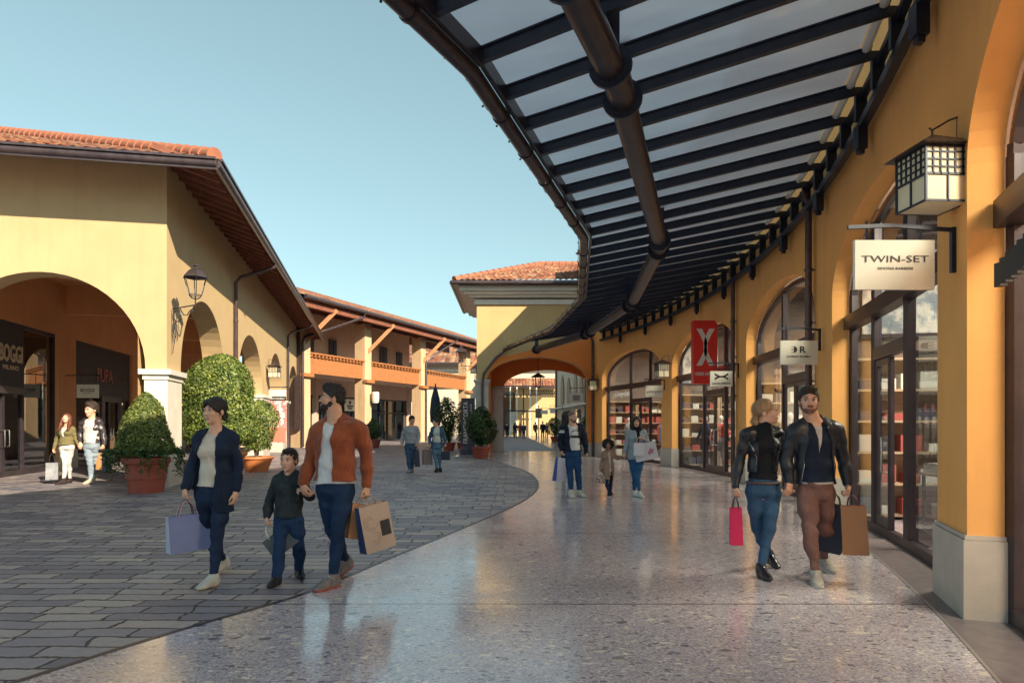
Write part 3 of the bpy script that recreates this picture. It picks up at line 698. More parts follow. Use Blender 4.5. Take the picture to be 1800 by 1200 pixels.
for a, b in SHOPS:
    fm = MB(); L = b - a
    dd = a + L * .42; de = a + L * .78
    if a < 1: dd, de = 3.0, 5.2
    for s in (a + .04, dd, de, b - .04): fm.bar(LG(s, 5.36, 0), LG(s, 5.36, 4.33), .09, .09)
    fm.bar(LG(a, 5.36, .08), LG(b, 5.36, .08), .1, .16); fm.bar(LG(a, 5.36, 4.3), LG(b, 5.36, 4.3), .1, .1)
    fm.bar(LG(dd, 5.3, 2.42), LG(de, 5.3, 2.42), .16, .2); fm.bar(LG((dd + de) / 2, 5.36, 0), LG((dd + de) / 2, 5.36, 2.35), .1, .1)
    make('shopfront_frame', fm, M_BRZ, lb)
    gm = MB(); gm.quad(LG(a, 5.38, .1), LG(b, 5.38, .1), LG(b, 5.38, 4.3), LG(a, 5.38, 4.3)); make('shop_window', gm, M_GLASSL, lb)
    hm = MB()
    for e in (-.12, .12):
        s = (dd + de) / 2 + e; hm.tube([LG(s, 5.32, .85), LG(s, 5.22, .85), LG(s, 5.22, 1.3), LG(s, 5.32, 1.3)], .018, 8)
    make('door_handle', hm, M_CHROME, lb, smooth=True)
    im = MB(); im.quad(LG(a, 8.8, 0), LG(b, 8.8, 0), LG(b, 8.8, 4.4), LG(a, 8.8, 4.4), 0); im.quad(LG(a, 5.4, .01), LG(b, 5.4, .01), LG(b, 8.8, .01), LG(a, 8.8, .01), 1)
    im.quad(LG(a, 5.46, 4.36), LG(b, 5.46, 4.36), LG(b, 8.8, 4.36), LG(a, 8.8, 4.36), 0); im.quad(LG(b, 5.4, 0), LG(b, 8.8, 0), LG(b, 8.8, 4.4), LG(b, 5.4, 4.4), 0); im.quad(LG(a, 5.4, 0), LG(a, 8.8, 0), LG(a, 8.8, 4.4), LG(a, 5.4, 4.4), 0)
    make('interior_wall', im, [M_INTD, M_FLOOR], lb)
fm = MB(); fm.bar(LG(.95, 5.33, 3.4), LG(5.2, 5.33, 3.4), .05, 1.85); make('shop_fascia', fm, M_INTD, lb)
text('lettering', 'BOGGI', M_PALEG, lb, LG(4.45, 5.29, 3.46), D2.to_3d(), (0, 0, 1), 1.25, .50, .02, .02)
text('lettering', 'MILANO', M_PALEG, lb, LG(4.45, 5.29, 3.06), D2.to_3d(), (0, 0, 1), .85, .13, .01)
fm = MB(); fm.bar(LG(8.55, 5.33, 3.35), LG(13.95, 5.33, 3.35), .05, 1.85); make('shop_fascia', fm, M_INTD, lb)
M_PINK = mat('pink_lettering', (.45, .12, .11), .4)
text('lettering', 'PUPA', M_PINK, lb, LG(11.3, 5.29, 3.3), D2.to_3d(), (0, 0, 1), 1.5, .5, .02)
for s in (9.3, 13.1): text('lettering', 'OUTLET', mat('dim_pink', (.16, .07, .08), .5), lb, LG(s, 5.29, 3.3), D2.to_3d(), (0, 0, 1), .85, .2, .01)
# roof
EZ = 7.12; O_ = 1.33
def LE(s, d, z): p = LC + D2 * s + D1 * d; return Vector((p.x, p.y, z))   # s along face two, d inwards from face two
c0 = LE(-O_, -O_, EZ + .1)
n_ = 9.0
top = LE(-O_ + n_, -O_ + n_, EZ + .1 + .40 * n_)
roof('roof', c0, LE(30.2, -O_, EZ + .1), LE(30.2, -O_ + n_, EZ + .1 + .4 * n_), top, lb)
roof('roof', LE(-O_, 17, EZ + .1), c0, top, LE(-O_ + n_, 17, EZ + .1 + .4 * n_), lb)
ridge_caps(lb, c0 + Vector((0, 0, .07)), top + Vector((0, 0, .07)), 38, .17)
gm = MB()
gp_ = [LE(-O_ - .05, 17, EZ), LE(-O_ - .05, -O_ - .05, EZ), LE(30.3, -O_ - .05, EZ)]
for a, b in zip(gp_, gp_[1:]):
    gm.tube([a, b], .10, 12); gm.bar(a + Vector((0, 0, .08)), b + Vector((0, 0, .08)), .26, .05); gm.bar(a + Vector((0, 0, -.01)), b + Vector((0, 0, -.01)), .05, .24)
make('gutter', gm, M_GUT, lb, smooth=True)
sm = MB(); sm.quad(LE(-O_, -O_, EZ + .06), LE(30.2, -O_, EZ + .06), LE(30.2, .3, EZ + .55), LE(.3, .3, EZ + .55)); sm.quad(LE(-O_, -O_, EZ + .06), LE(-O_, 17, EZ + .06), LE(.3, 17, EZ + .55), LE(.3, .3, EZ + .55))
sm.quad(LE(30.2, -O_, EZ), LE(30.2, 6, EZ), LE(30.2, 5, EZ + 2.4), LE(30.2, 4.9, EZ + 2.4))
make('soffit', sm, M_WOODD, lb)
for i in range(48):
    s = -.9 + i * .645; rm = MB(); rm.bar(LE(s, -O_ + .08, EZ + .0), LE(s, .05, EZ + .47), .10, .13); make('eave_rafter', rm, M_WOODD, lb)
for i in range(14):
    d = -.3 + i * .95; rm = MB(); rm.bar(LE(-O_ + .08, d, EZ + .0), LE(.05, d, EZ + .47), .10, .13); make('eave_rafter', rm, M_WOODD, lb)
rm = MB(); rm.bar(LE(-O_ + .1, -O_ + .1, EZ), LE(.05, .05, EZ + .47), .12, .15); make('eave_rafter', rm, M_WOODD, lb)
for s in (7.6, 22.0):
    w_ = LE(s, -.1, 0); q = LE(s, -O_ - .02, EZ - .1); mb = MB()
    mb.tube([q, q + Vector((0, 0, -.12)), LE(s, -.85, EZ - .42), LE(s, -.25, EZ - .62), LE(s, -.1, EZ - .8), LE(s, -.1, .02)], .06, 12)
    for z in (1, 3, 5): mb.tube([LE(s, -.1, z - .03), LE(s, -.1, z + .03)], .075, 12)
    make('downpipe', mb, M_GUT, lb, smooth=True)
lw = MB(); lw.tube([LE(-O_ - .3, 3.4, 5.15), LE(-O_ - .3, 8, 5.2)], .09, 10); lw.bar(LE(-O_ - .3, 3.4, 5.24), LE(-O_ - .3, 8, 5.29), .22, .04)
for d in (4.5, 7.5): lw.bar(LE(-O_ - .3, d, 5.17), LE(0.02, d, 5.25), .04, .05)
make('lower_gutter', lw, M_GUT, lb, smooth=True)

# ================================================================= loggia building in the middle
MA = Vector((-13.0, 44.0)); DM = Vector((.3634, .9316)); NM = Vector((-.9316, .3634))      # along, inwards
def ME(t, d, z): p = MA + DM * t + NM * d; return Vector((p.x, p.y, z))
mbd = thing('loggia_building', (-8, 56, 0), 'two storey building with timber balcony loggia, terracotta tiles and tall piers', 'building')
TT = 1.0733
cols_ = [-.9 * TT, 5.6 * TT, 13.3 * TT, 21.6 * TT]
for t in cols_:
    mb = MB(); q = ME(t, 0, 0); ang = math.atan2(DM.y, DM.x); mb.box((q.x, q.y, 4.35), (.85, .85, 8.7), rz=ang); make('pier', mb, plaster('plaster_apricot', (.60, .42, .26)), mbd)
    mb = MB(); mb.bar(ME(t, -.3, 6.6), ME(t + 1.3, -1.8, 8.75), .2, .26); make('timber_strut', mb, M_WOOD, mbd)
    mb = MB(); mb.bar(ME(t - .5, -.52, 4.55), ME(t + .5, -.52, 4.55), .3, .22); make('corbel', mb, M_WOOD, mbd)
for a, b in zip(cols_, cols_[1:]):
    mb = MB(); mb.bar(ME(a + .45, -.1, 5.22), ME(b - .45, -.1, 5.22), .3, 1.0); make('balcony_beam', mb, M_WOOD, mbd)
    mb = MB(); mb.bar(ME(a + .45, -.22, 5.99), ME(b - .45, -.22, 5.99), .5, .1)
    n = 16
    for i in range(n): t = a + .6 + (b - a - 1.2) * i / (n - 1); mb.bar(ME(t, -.42, 5.85), ME(t, .1, 5.85), .14, .16)
    make('balcony_rail', mb, M_WOOD, mbd)
mb = MB(); mb.quad(ME(-1.5, 4.2, 4.8), ME(20, 4.2, 4.8), ME(20, 4.2, 10.3), ME(-1.5, 4.2, 10.3)); mb.bar(ME(-1.5, 2, 4.95), ME(23.5, 2, 4.95), 4.2, .18); mb.quad(ME(-1.5, 4, 3.55), ME(23, 4, 3.55), ME(23, 4, 4.9), ME(-1.5, 4, 4.9))
mb.quad(ME(20, 0, 0), ME(20, 9, 0), ME(20, 9, 9), ME(20, 0, 9)) if False else None
for t in (-1.5, 5.8, 12.5, 19.6): mb.bar(ME(t, 4.05, 0), ME(t, 4.05, 4.9), .7, .3)
mb.quad(ME(20, 4.2, 4.8), ME(20, 10, 4.8), ME(20, 10, 9.8), ME(20, 4.2, 9.8))
make('wall', mb, mat('loggia_wall', (.62, .46, .36), .85, 0, (.55, .40, .32), 1, 4), mbd)
for t, w_, z0, z1 in ((1.2, .9, 6.3, 8.0), (4.6, 1.1, 5.0, 8.2), (7.6, .9, 6.3, 8.0), (11.6, 1.0, 6.3, 8.0), (14.8, 1.1, 5.0, 8.2), (17.6, .9, 6.3, 8.0)):
    mb = MB(); mb.bar(ME(t, 4.12, (z0 + z1) / 2), ME(t + w_, 4.12, (z0 + z1) / 2), .12, z1 - z0); mb.bar(ME(t + w_ / 2 - .02, 4.04, (z0 + z1) / 2), ME(t + w_ / 2 + .02, 4.04, (z0 + z1) / 2), .04, z1 - z0 - .2)
    make('window', mb, mat('blue_grey_shutter', (.05, .05, .075), .5), mbd)
gm = MB(); gm.quad(ME(-1.5, 4.1, 0), ME(20, 4.1, 0), ME(20, 4.1, 3.6), ME(-1.5, 4.1, 3.6)); make('shop_window', gm, M_GLASSL, mbd)
fm = MB()
for i in range(17): t = -1.5 + i * 1.34; fm.bar(ME(t, 4.04, 0), ME(t, 4.04, 3.6), .09, .09)
for z in (.06, 2.45, 3.55): fm.bar(ME(-1.5, 4.04, z), ME(20, 4.04, z), .09, .12)
make('shopfront_frame', fm, M_DARK, mbd)
im = MB(); im.quad(ME(-1.5, 7.5, 0), ME(20, 7.5, 0), ME(20, 7.5, 3.6), ME(-1.5, 7.5, 3.6)); im.quad(ME(-1.5, 4.1, 3.58), ME(20, 4.1, 3.58), ME(20, 7.5, 3.58), ME(-1.5, 7.5, 3.58)); im.quad(ME(20, 4, 0), ME(20, 7.5, 0), ME(20, 7.5, 3.6), ME(20, 4, 3.6)); make('interior_wall', im, M_INT, mbd)
for t in (9.35,):
    sm = MB(); sm.bar(ME(t, 3.95, 3.0), ME(t + 1.35, 3.95, 3.0), .05, .95); so_ = make('shop_sign', sm, M_SIGN, mbd)
    u = DM.to_3d(); c = ME(t + .67, 3.90, 3.0); em = MB()
    em.plate([(-.12, .3), (.12, .3), (.14, .2), (.08, .1), (0, .05), (-.08, .1), (-.14, .2)], c, u, (0, 0, 1), .02)
    for z, w_ in ((-.1, .42), (-.28, .25)): em.plate([(-w_, z - .05), (w_, z - .05), (w_, z + .05), (-w_, z + .05)], c, u, (0, 0, 1), .02)
    make('crest', em, M_BLACK, so_)
roof('roof', ME(-3, -1.9, 9.15), ME(29, -1.9, 9.15), ME(29, 4.5, 11.35), ME(-3, 4.5, 11.35), mbd, pitch=.27)
gm = MB(); gm.tube([ME(-3, -2.0, 9.05), ME(29, -2.0, 9.05)], .13, 10); gm.bar(ME(-3, -1.92, 9.1), ME(29, -1.92, 9.1), .1, .16); make('gutter', gm, M_GUT, mbd, smooth=True)
sm = MB(); sm.quad(ME(-3, -1.85, 9.02), ME(29, -1.85, 9.02), ME(29, 4.5, 10.3), ME(-3, 4.5, 10.3)); sm.quad(ME(-3, 4.5, 9), ME(29, 4.5, 9), ME(29, 4.5, 11.3), ME(-3, 4.5, 11.3)); make('soffit', sm, M_WOODD, mbd)
for i in range(36): t = -2.6 + i * .88; rm = MB(); rm.bar(ME(t, -1.8, 8.98), ME(t, 4.4, 10.2), .12, .16); make('eave_rafter', rm, M_WOODD, mbd)
for z, d in ((8.78, 0), (8.7, -1.6)):
    tm_ = MB(); tm_.bar(ME(-3, d, z), ME(27, d, z), .28, .34); make('timber_beam', tm_, M_WOODD, mbd)
for t0, t1 in ((3.2, -1.7), (17.5, 13.3 * TT)):
    mb = MB(); mb.tube([ME(t0, -2.0, 8.95), ME(t0, -1.95, 8.7), ME((t0 + t1) / 2, -1.2, 7.7), ME(t1 + .4, -.6, 6.9), ME(t1 + .3, -.52, 6.6), ME(t1 + .3, -.52, .05)], .085, 10); make('downpipe', mb, M_GUT, mbd, smooth=True)
mb = MB(); mb.bar(ME(-1.5, -.2, 1.1), ME(-1.5, -.2, 7.6), .3, .3); make('corner_post', mb, M_GUT, mbd)

# ---- houses farther back
hb = thing('rear_house', (-5, 86, 0), 'low cream house with tiled roof seen behind the loggia', 'building')
mb = MB(); mb.box((-6, 90, 4.5), (34, 10, 9)); make('wall', mb, M_CREAM, hb)
roof('roof', (-24, 83.8, 9.0), (8, 83.8, 9.0), (8, 91, 12.2), (-24, 91, 12.2), hb, pitch=.6, row=.8, sub=4)
gm = MB(); gm.tube([(-24, 83.7, 8.9), (8, 83.7, 8.9)], .16, 8); make('gutter', gm, M_GUT, hb)
fh = thing('steel_front_shop', (2, 84, 0), 'bright yellow shop with white steel columns and tiled roof beyond the passage', 'building')
mb = MB(); mb.box((1.5, 87.5, 3.0), (10, 6, 6.0)); make('wall', mb, M_TOW, fh)
roof('roof', (-4, 83.2, 6.1), (6.0, 83.2, 6.1), (6.0, 90, 9.9), (-4, 90, 9.9), fh, pitch=.4, row=.6, sub=4)
gm = MB(); gm.box((1, 83.4, 6.0), (10.4, .2, .2)); make('gutter', gm, M_GUT, fh)
for i in range(9):
    x = -3.4 + i * .8; pm = MB(); pm.box((x, 83.3, 3), (.14, .2, 6)); make('steel_column', pm, M_WHITE if i % 3 else M_DARK, fh)
pm = MB(); pm.bar((-3.6, 83.2, 3.2), (3.6, 83.2, 3.0), .1, .16); pm.bar((-3.6, 83.2, 5.0), (3.6, 83.2, 5.0), .06, .08); make('steel_beam', pm, M_DARK, fh)
gm = MB(); gm.quad((-3.6, 84.45, .1), (.4, 84.45, .1), (.4, 84.45, 5.4), (-3.6, 84.45, 5.4)); make('shop_window', gm, M_GLASSL, fh)
lm = MB()
for i in range(12):
    for j in range(3): lm.box((2.4 + i * .3 - (j % 2) * .15, 84.4, 5.55 - j * .3), (.16, .12, .16))
make('brick_lattice', lm, M_INTD, fh)
rw = thing('white_shop_wall', (6, 60, 0), 'tall off-white shop wall with pointed painted arches beyond the passage', 'building')
mb = MB()
wp = [(4.1, 37), (6.4, 45), (6.9, 54), (6.2, 66), (4.9, 78)]
for a, b in zip(wp, wp[1:]): mb.quad((a[0], a[1], 0), (b[0], b[1], 0), (b[0], b[1], 9.5), (a[0], a[1], 9.5))
for a, b in zip(wp, wp[1:]): mb.quad((a[0], a[1], 9.5), (b[0], b[1], 9.5), (b[0] + 5, b[1], 9.5), (a[0] + 5, a[1], 9.5))
make('wall', mb, M_CREAM, rw)
def wpt(y):
    for a, b in zip(wp, wp[1:]):
        if y <= b[1]: t = (y - a[1]) / (b[1] - a[1]); return a[0] * (1 - t) + b[0] * t
    return wp[-1][0]
for i, y in enumerate((55.5, 59, 62.5, 66, 69.5, 73)):
    pm = MB(); x = wpt(y) - .06; h = 2.6 + (i % 2) * .5; u = Vector((wpt(y + 1) - wpt(y - 1), 2, 0)).normalized()
    pm.plate([(-.85, 0), (.85, 0), (.85, h * .6), (.5, h * .85), (0, h), (-.5, h * .85), (-.85, h * .6)], (x, y, 3.6), u, (0, 0, 1), -.05); make('painted_arch', pm, mat('taupe_paint', (.33, .24, .17), .8), rw)
for y in (40.5, 50, 60, 76.5): pm = MB(); x = wpt(y) - .12; pm.tube([(x, y, 0), (x, y, 9.4)], .09, 8); make('downpipe', pm, M_GUT, rw)
pm = MB()
for y0, y1 in ((46, 54), (54, 66), (66, 77)): pm.bar((wpt(y0) - .5, y0, 3.15), (wpt(y1) - .5, y1, 3.15), .9, .1)
make('awning_ledge', pm, M_WHITE, rw)
for y in (48, 52, 57, 63, 69): gm = MB(); gm.bar((wpt(y) - .04, y, 1.5), (wpt(y + 3) - .04, y + 3, 1.5), .05, 2.7); make('shop_window', gm, M_GLASSL, rw)

# ================================================================= hanging signs
def hang_sign(c, w, h, wallx, label, z_bar, drop=.22, mt=None):
    """board hung from an iron bracket fixed to the wall at x = wallx, board across the walkway"""
    o = thing('hanging_sign', (c[0], c[1], c[2] - h / 2), label, 'sign', 'projecting shop signs on iron brackets')
    mb = MB(); mb.box(c, (w, .035, h)); make('board', mb, mt or M_SIGN, o)
    s = 1 if wallx > c[0] else -1; x0 = c[0] - s * w * .58; y = c[1]; mb = MB()
    mb.bar((x0, y, z_bar), (c[0], y, z_bar + .015), .025, .03); mb.bar((c[0], y, z_bar + .015), (wallx - s * .04, y, z_bar - .02), .025, .03)
    mb.bar((wallx - s * .02, y, z_bar), (wallx - s * .02, y, z_bar - .36), .035, .035)
    for f in (-.34, .34): mb.tube([(c[0] + f * w, y, c[2] + h / 2), (c[0] + f * w, y, z_bar + .05)], .010, 6)
    make('bracket', mb, M_DARK, o); return o
F = (1, 0, 0); U = (0, 0, 1)
s = hang_sign((3.03, 5.42, 2.73), .63, .39, 3.52, 'large cream TWIN-SET board hanging from the nearest stone-based pillar', 3.03)
text('lettering', 'TWIN-SET', M_BLACK, s, (3.03, 5.398, 2.775), F, U, .53, .052, .002, -.002); text('lettering', 'SIMONA BARBIERI', M_BLACK, s, (3.03, 5.398, 2.70), F, U, .28, .020, .002)
s = hang_sign((4.66, 11.1, 2.63), .60, .39, 5.02, 'white CORSO ROMA board on the second pillar behind the leather-jacket couple', 3.02)
text('lettering', 'R', M_BLACK, s, (4.72, 11.078, 2.68), F, U, .10, .105, .002, .03)
em = MB(); n = 10; arc = [(.055 * math.cos(a), .0525 * math.sin(a)) for a in [(-math.pi / 2 + math.pi * i / n) for i in range(n + 1)]]
em.plate(arc, (4.575, 11.078, 2.68), F, U, -.002); em.plate([(-.045, -.006), (0, -.006), (0, .006), (-.045, .006)], (4.575, 11.078, 2.68), F, U, -.002)
for z in (-.046, .046): em.plate([(-.04, z - .004), (.0, z - .004), (0, z + .004), (-.04, z + .004)], (4.575, 11.078, 2.68), F, U, -.002)
make('emblem', em, M_BLACK, s); text('lettering', 'CORSO ROMA', M_BLACK, s, (4.65, 11.078, 2.565), F, U, .39, .034, .002, .012)
def ua_logo(mb, c, w, h, u=(1, 0, 0), v=(0, 0, 1), t=-.004):
    """two stacked opposed arcs crossing at the centre"""
    for sy in (1, -1):
        out = []; inn = []
        n = 14
        for i in range(n + 1):
            x = -1 + 2 * i / n; yc = -.06 + .80 * abs(x) ** 1.7; ht = .17 + .15 * abs(x)
            out.append((x * w / 2 * (.86 + .14 * abs(x)), sy * (yc + ht) * h / 2)); inn.append((x * w / 2, sy * (yc - ht) * h / 2))
        for i in range(n):
            mb.plate([out[i], out[i + 1], inn[i + 1], inn[i]], c, u, v, t if sy > 0 else t * 1.6)
s = hang_sign((5.27, 17.2, 2.61), .56, .385, 5.72, 'white UNDER ARMOUR board beside the tall red banner', 3.0)
em = MB(); ua_logo(em, (5.27, 17.178, 2.665), .34, .17); make('emblem', em, M_BLACK, s); text('lettering', 'UNDER ARMOUR', M_BLACK, s, (5.27, 17.178, 2.495), F, U, .46, .038, .002, .01)
s = hang_sign((4.98, 23.9, 2.62), .60, .40, 5.35, 'white goldenpoint board hanging by the second farthest arch', 3.03)
text('lettering', 'goldenpoint', M_BLACK, s, (4.98, 23.878, 2.60), F, U, .52, .11, .002)
q = LG(7.8, 5.2); s = hang_sign((q.x + .75, q.y - .1, 2.55), .72, .44, q.x - .02, 'pale BOGGI board projecting from the gallery wall above the strolling couple', 3.08)
text('lettering', 'BOGGI', M_BLACK, s, (q.x + .75, q.y - .122, 2.58), F, U, .45, .11, .002, .02); text('lettering', 'MILANO', M_BLACK, s, (q.x + .75, q.y - .122, 2.48), F, U, .28, .035, .002)
# tall red banner box in the arch
rd = thing('red_banner', (5.55, 19.3, 2.6), 'tall red light box with white UNDER ARMOUR emblem filling the arch', 'sign')
M_RED = mat('red_acrylic', (.72, .035, .03), .35)
yb, zb0, zb1 = 19.6, 2.62, 4.42; xa, xb = 5.18, 5.85
mb = MB(); mb.box(((xa + xb) / 2, yb, (zb0 + zb1) / 2), (xb - xa, .30, zb1 - zb0)); make('box', mb, M_RED, rd)
em = MB(); ua_logo(em, ((xa + xb) / 2, yb - .152, 3.66), 1.05, .50, (0, 0, 1), (1, 0, 0), .004); make('emblem', em, M_WHITE, rd); text('lettering', 'UNDER ARMOUR', M_WHITE, rd, ((xa + xb) / 2, yb - .152, 2.90), F, U, .60, .10, .004, .02)
# window lettering; the gold RA is a reflection built as letters
for t_, a_, z_, w_, h_, mt_ in (('goldenpoint', 28.9, 2.72, 1.7, .30, M_WHITE), ('RA', 18.45, 2.56, .75, .42, M_GOLD)):
    b_ = back(a_, .25); u_ = (wpath(a_ - .5)[0] - wpath(a_ + .5)[0], -1, 0); o = text('window_lettering', t_, mt_, None if 0 else rb, (b_.x, b_.y, z_), u_, U, w_, h_, .01, .01)
b_ = back(26.0, .9); o = text('window_lettering', "C'E", M_GOLD, rb, (b_.x - .0, b_.y, 2.15), F, U, .75, .36, .03, .02)

# ================================================================= lanterns
def box_lantern(k=1.0):
    o = thing('wall_lantern', (0, 0, 0), None, 'lantern', 'square lattice wall lanterns'); s = .205 * k; H = .50 * k
    mb = MB()
    for z in (.02, .035):
        pass
    e = s + .085 * k; zt = H
    mb.add([(-e, -e, zt), (e, -e, zt), (e, e, zt), (-e, e, zt), (-.01, -.01, zt + .17 * k), (.01, -.01, zt + .17 * k), (.01, .01, zt + .17 * k), (-.01, .01, zt + .17 * k)],
           [(0, 1, 5, 4), (1, 2, 6, 5), (2, 3, 7, 6), (3, 0, 4, 7), (4, 5, 6, 7), (3, 2, 1, 0)]); make('hood', mb, M_GUT, o)
    mb = MB(); b = .014 * k
    for sx in (-1, 1):
        for sy in (-1, 1): mb.box((sx * s, sy * s, H / 2), (b * 1.3, b * 1.3, H))
    for ax in (0, 1):
        for sg in (-1, 1):
            def P(a, z0, z1, wd):
                c = (a, sg * s, (z0 + z1) / 2); d = (wd, b, z1 - z0)
                if ax: c = (c[1], c[0], c[2]); d = (d[1], d[0], d[2])
                mb.box(c, d)
            P(0, 0, b * 1.3, 2 * s); P(0, H * .47, H * .47 + b * 1.4, 2 * s); P(0, H - b * 1.3, H, 2 * s); P(0, 0, H * .47, b)
            for i in range(1, 6): P(-s + 2 * s * i / 6, H * .47, H, b * .9)
            for i in range(1, 4): P(0, H * (.47 + .53 * i / 4), H * (.47 + .53 * i / 4) + b * .9, 2 * s)
    make('lattice', mb, M_DARK, o)
    mb = MB(); mb.box((0, 0, H / 2), (2 * s - .012, 2 * s - .012, H - .01)); make('lamp_glass', mb, M_LAMPG, o)
    mb = MB(); mb.tube([(0, 0, zt + .17 * k), (0, 0, zt + .22 * k)], .008, 6); 
    mb.tube([(-.03 * k, 0, zt + .235 * k), (0, 0, zt + .215 * k), (.06 * k, 0, zt + .25 * k), (.16 * k, 0, zt + .31 * k), (.24 * k, 0, zt + .34 * k), (.25 * k, 0, zt + .33 * k)], .010 * k, 6)
    mb.bar((.25 * k, 0, zt + .34 * k), (.25 * k, 0, zt + .02), .03, .012); make('bracket', mb, M_GUT, o)
    return o
ln = box_lantern(.86); ln.location = (3.30, 5.36, 3.16); ln['label'] = 'nearest lattice lantern above the TWIN-SET board'; ln.rotation_euler = (0, 0, R(4))
dup(ln, (5.10, 23.2, 3.05), R(8), 'lattice lantern between the red banner arch and the goldenpoint arch', scale=1.08)
dup(ln, (3.62, 30.6, 2.98), R(8), 'lattice lantern on the corner pillar next to the tower passage')
w1 = LE(14.9, -.35, 3.55); dup(ln, w1, R(180), 'square lantern on the yellow arcade above the red poster', scale=1.15)
w2 = LE(28.8, -.35, 3.55); dup(ln, w2, R(180), 'small square lantern at the far end of the yellow arcade', scale=1.1)
def street_lantern(c, wall, label, k=1.0):
    """six sided lantern on a scrolled iron arm; c = foot of the lantern, wall = fixing point"""
    o = thing('scroll_lantern', c, label, 'lantern', 'iron lanterns on scrolled arms'); c = Vector(c); wv = Vector(wall)
    mb = MB(); prof = [(.30, .50), (.285, .53), (.16, .67), (.06, .72), (.05, .76), (.085, .78), (.07, .82), (0, .84)]
    mb.lathe([(r * k, z * k) for r, z in prof], c, 6); make('hood', mb, M_GUT, o)
    mb = MB()
    for j in range(6):
        a = math.pi / 3 * j; p = Vector((math.cos(a), math.sin(a), 0)); mb.tube([c + p * .15 * k + Vector((0, 0, .09 * k)), c + p * .265 * k + Vector((0, 0, .5 * k))], .010 * k, 6)
        mb.tube([c + p * .15 * k + Vector((0, 0, .09 * k)), c + p * .10 * k + Vector((0, 0, .03 * k)), c + Vector((0, 0, -.01))], .009 * k, 6)
        q = Vector((math.cos(a + math.pi / 3), math.sin(a + math.pi / 3), 0)); mb.tube([c + p * .15 * k + Vector((0, 0, .09 * k)), c + q * .15 * k + Vector((0, 0, .09 * k))], .010 * k, 6)
    make('lantern_frame', mb, M_DARK, o)
    mb = MB(); d = (wv - c); d.z = 0; L = d.length; d.normalize(); z = Vector((0, 0, 1)); arm = -.14 * k
    mb.tube([c + z * .02, c + z * (arm - .03)], .016, 8); mb.tube([c + z * arm, c + d * L + z * (arm - .03)], .016, 8)
    sc = [];
    for i in range(20): t = i / 19; a = math.pi * (1.1 - 1.9 * t); r = (.10 + .06 * t) * k; sc.append(c + d * (L * .80 + r * math.cos(a)) + z * (arm - .2 * k + r * math.sin(a)))
    mb.tube(sc, .012, 6)
    mb.tube([c + d * L * .1 + z * (arm - .16), c + d * L * .14 + z * (arm - .09), c + d * L * .24 + z * (arm - .12), c + d * L * .36 + z * (arm - .22), c + d * L * .52 + z * (arm - .2), c + d * L * .66 + z * (arm - .05)], .012, 6)
    mb.tube([c + d * (L - .03) + z * (arm + .02), c + d * (L - .03) + z * (arm - .62 * k)], .016, 8)
    for i in range(4): p = c + d * (L * (.82 + .04 * i)) + z * (arm - .22 - .1 * i); mb.tube([p, p - z * .14 + d * .03, p - z * .34, p - z * (.42 + .05 * i) + d * .05], .008, 5)
    make('scroll_arm', mb, M_DARK, o, smooth=True); return o
street_lantern((-7.35, 15.85, 4.37), (-8.05, 16.2, 4.2), 'large iron lantern on the near corner of the yellow arcade building', .98)
street_lantern((-2.3, 31.0, 4.25), (-1.6, 31.2, 4.2), 'iron lantern on the left edge of the tower under the roof of the loggia', .95)
cl = thing('cylinder_lamp', (0, 0, 0), 'white perforated cylinder lamp on the second pier of the loggia building', 'lamp')
p = ME(5.6 * TT + .3, -.85, 3.0); mb = MB(); mb.lathe([(.0, 0), (.2, 0), (.26, .15), (.27, .75), (.22, .8), (0, .8)], p, 16); make('shade', mb, M_WHITE, cl, smooth=True)
mb = MB(); mb.tube([p + Vector((0, 0, .1)), p + NM.to_3d() * .45 + Vector((0, 0, .1))], .04, 8)
make('bracket', mb, M_DARK, cl)
# passage pendant
pl = thing('pendant_lantern', (1.2, 33.5, 3.4), 'bell shaped pendant lantern hanging in the tower passage', 'lantern')
mb = MB(); mb.tube([(1.28, 33.5, 4.9), (1.28, 33.5, 3.95)], .02, 6); mb.lathe([(.05, .55), (.12, .5), (.34, .38), (.36, .35)], (1.28, 33.5, 3.42), 16); make('shade', mb, M_GUT, pl, smooth=True)
mb = MB()
for j in range(6): a = math.pi / 3 * j; mb.tube([(1.28 + .26 * math.cos(a), 33.5 + .26 * math.sin(a), 3.77), (1.28 + .2 * math.cos(a), 33.5 + .2 * math.sin(a), 3.35), (1.28, 33.5, 3.22)], .015, 5)
make('cage', mb, M_DARK, pl)

# ================================================================= banners and umbrella
bn = thing('poster_banner', (-11, 32, .5), 'red and pink fashion poster hanging from an iron bar between the far arches', 'poster')
x0, x1, z0, z1, y = -11.48, -10.58, .58, 3.08, 32.0
mb = MB(); mb.box(((x0 + x1) / 2, y, (z0 + z1) / 2), (x1 - x0, .04, z1 - z0))
m, N, L, p = nodes_of('poster_print'); tc = N.new('ShaderNodeTexCoord'); nn = noise(N, L, tc.outputs['Object'], 3.2, 2)
c_ = ramp(N, L, nn.outputs[0], [(0, (.8, .75, .72)), (.48, (.75, .70, .68)), (.5, (.65, .10, .08)), (.58, (.75, .3, .3)), (.62, (.55, .06, .06)), (.66, (.8, .72, .66))]); L.new(c_, p.inputs['Base Color'])
make('poster', mb, m, bn)
mb = MB(); mb.box(((x0 + x1) / 2, y - .025, .98), (x1 - x0 - .02, .01, .72)); make('lower_panel', mb, mat('coral_print', (.72, .18, .13), .6), bn)
mb = MB(); mb.box(((x0 + x1) / 2, y - .025, 2.92), (x1 - x0, .01, .3)); make('top_panel', mb, M_WHITE, bn)
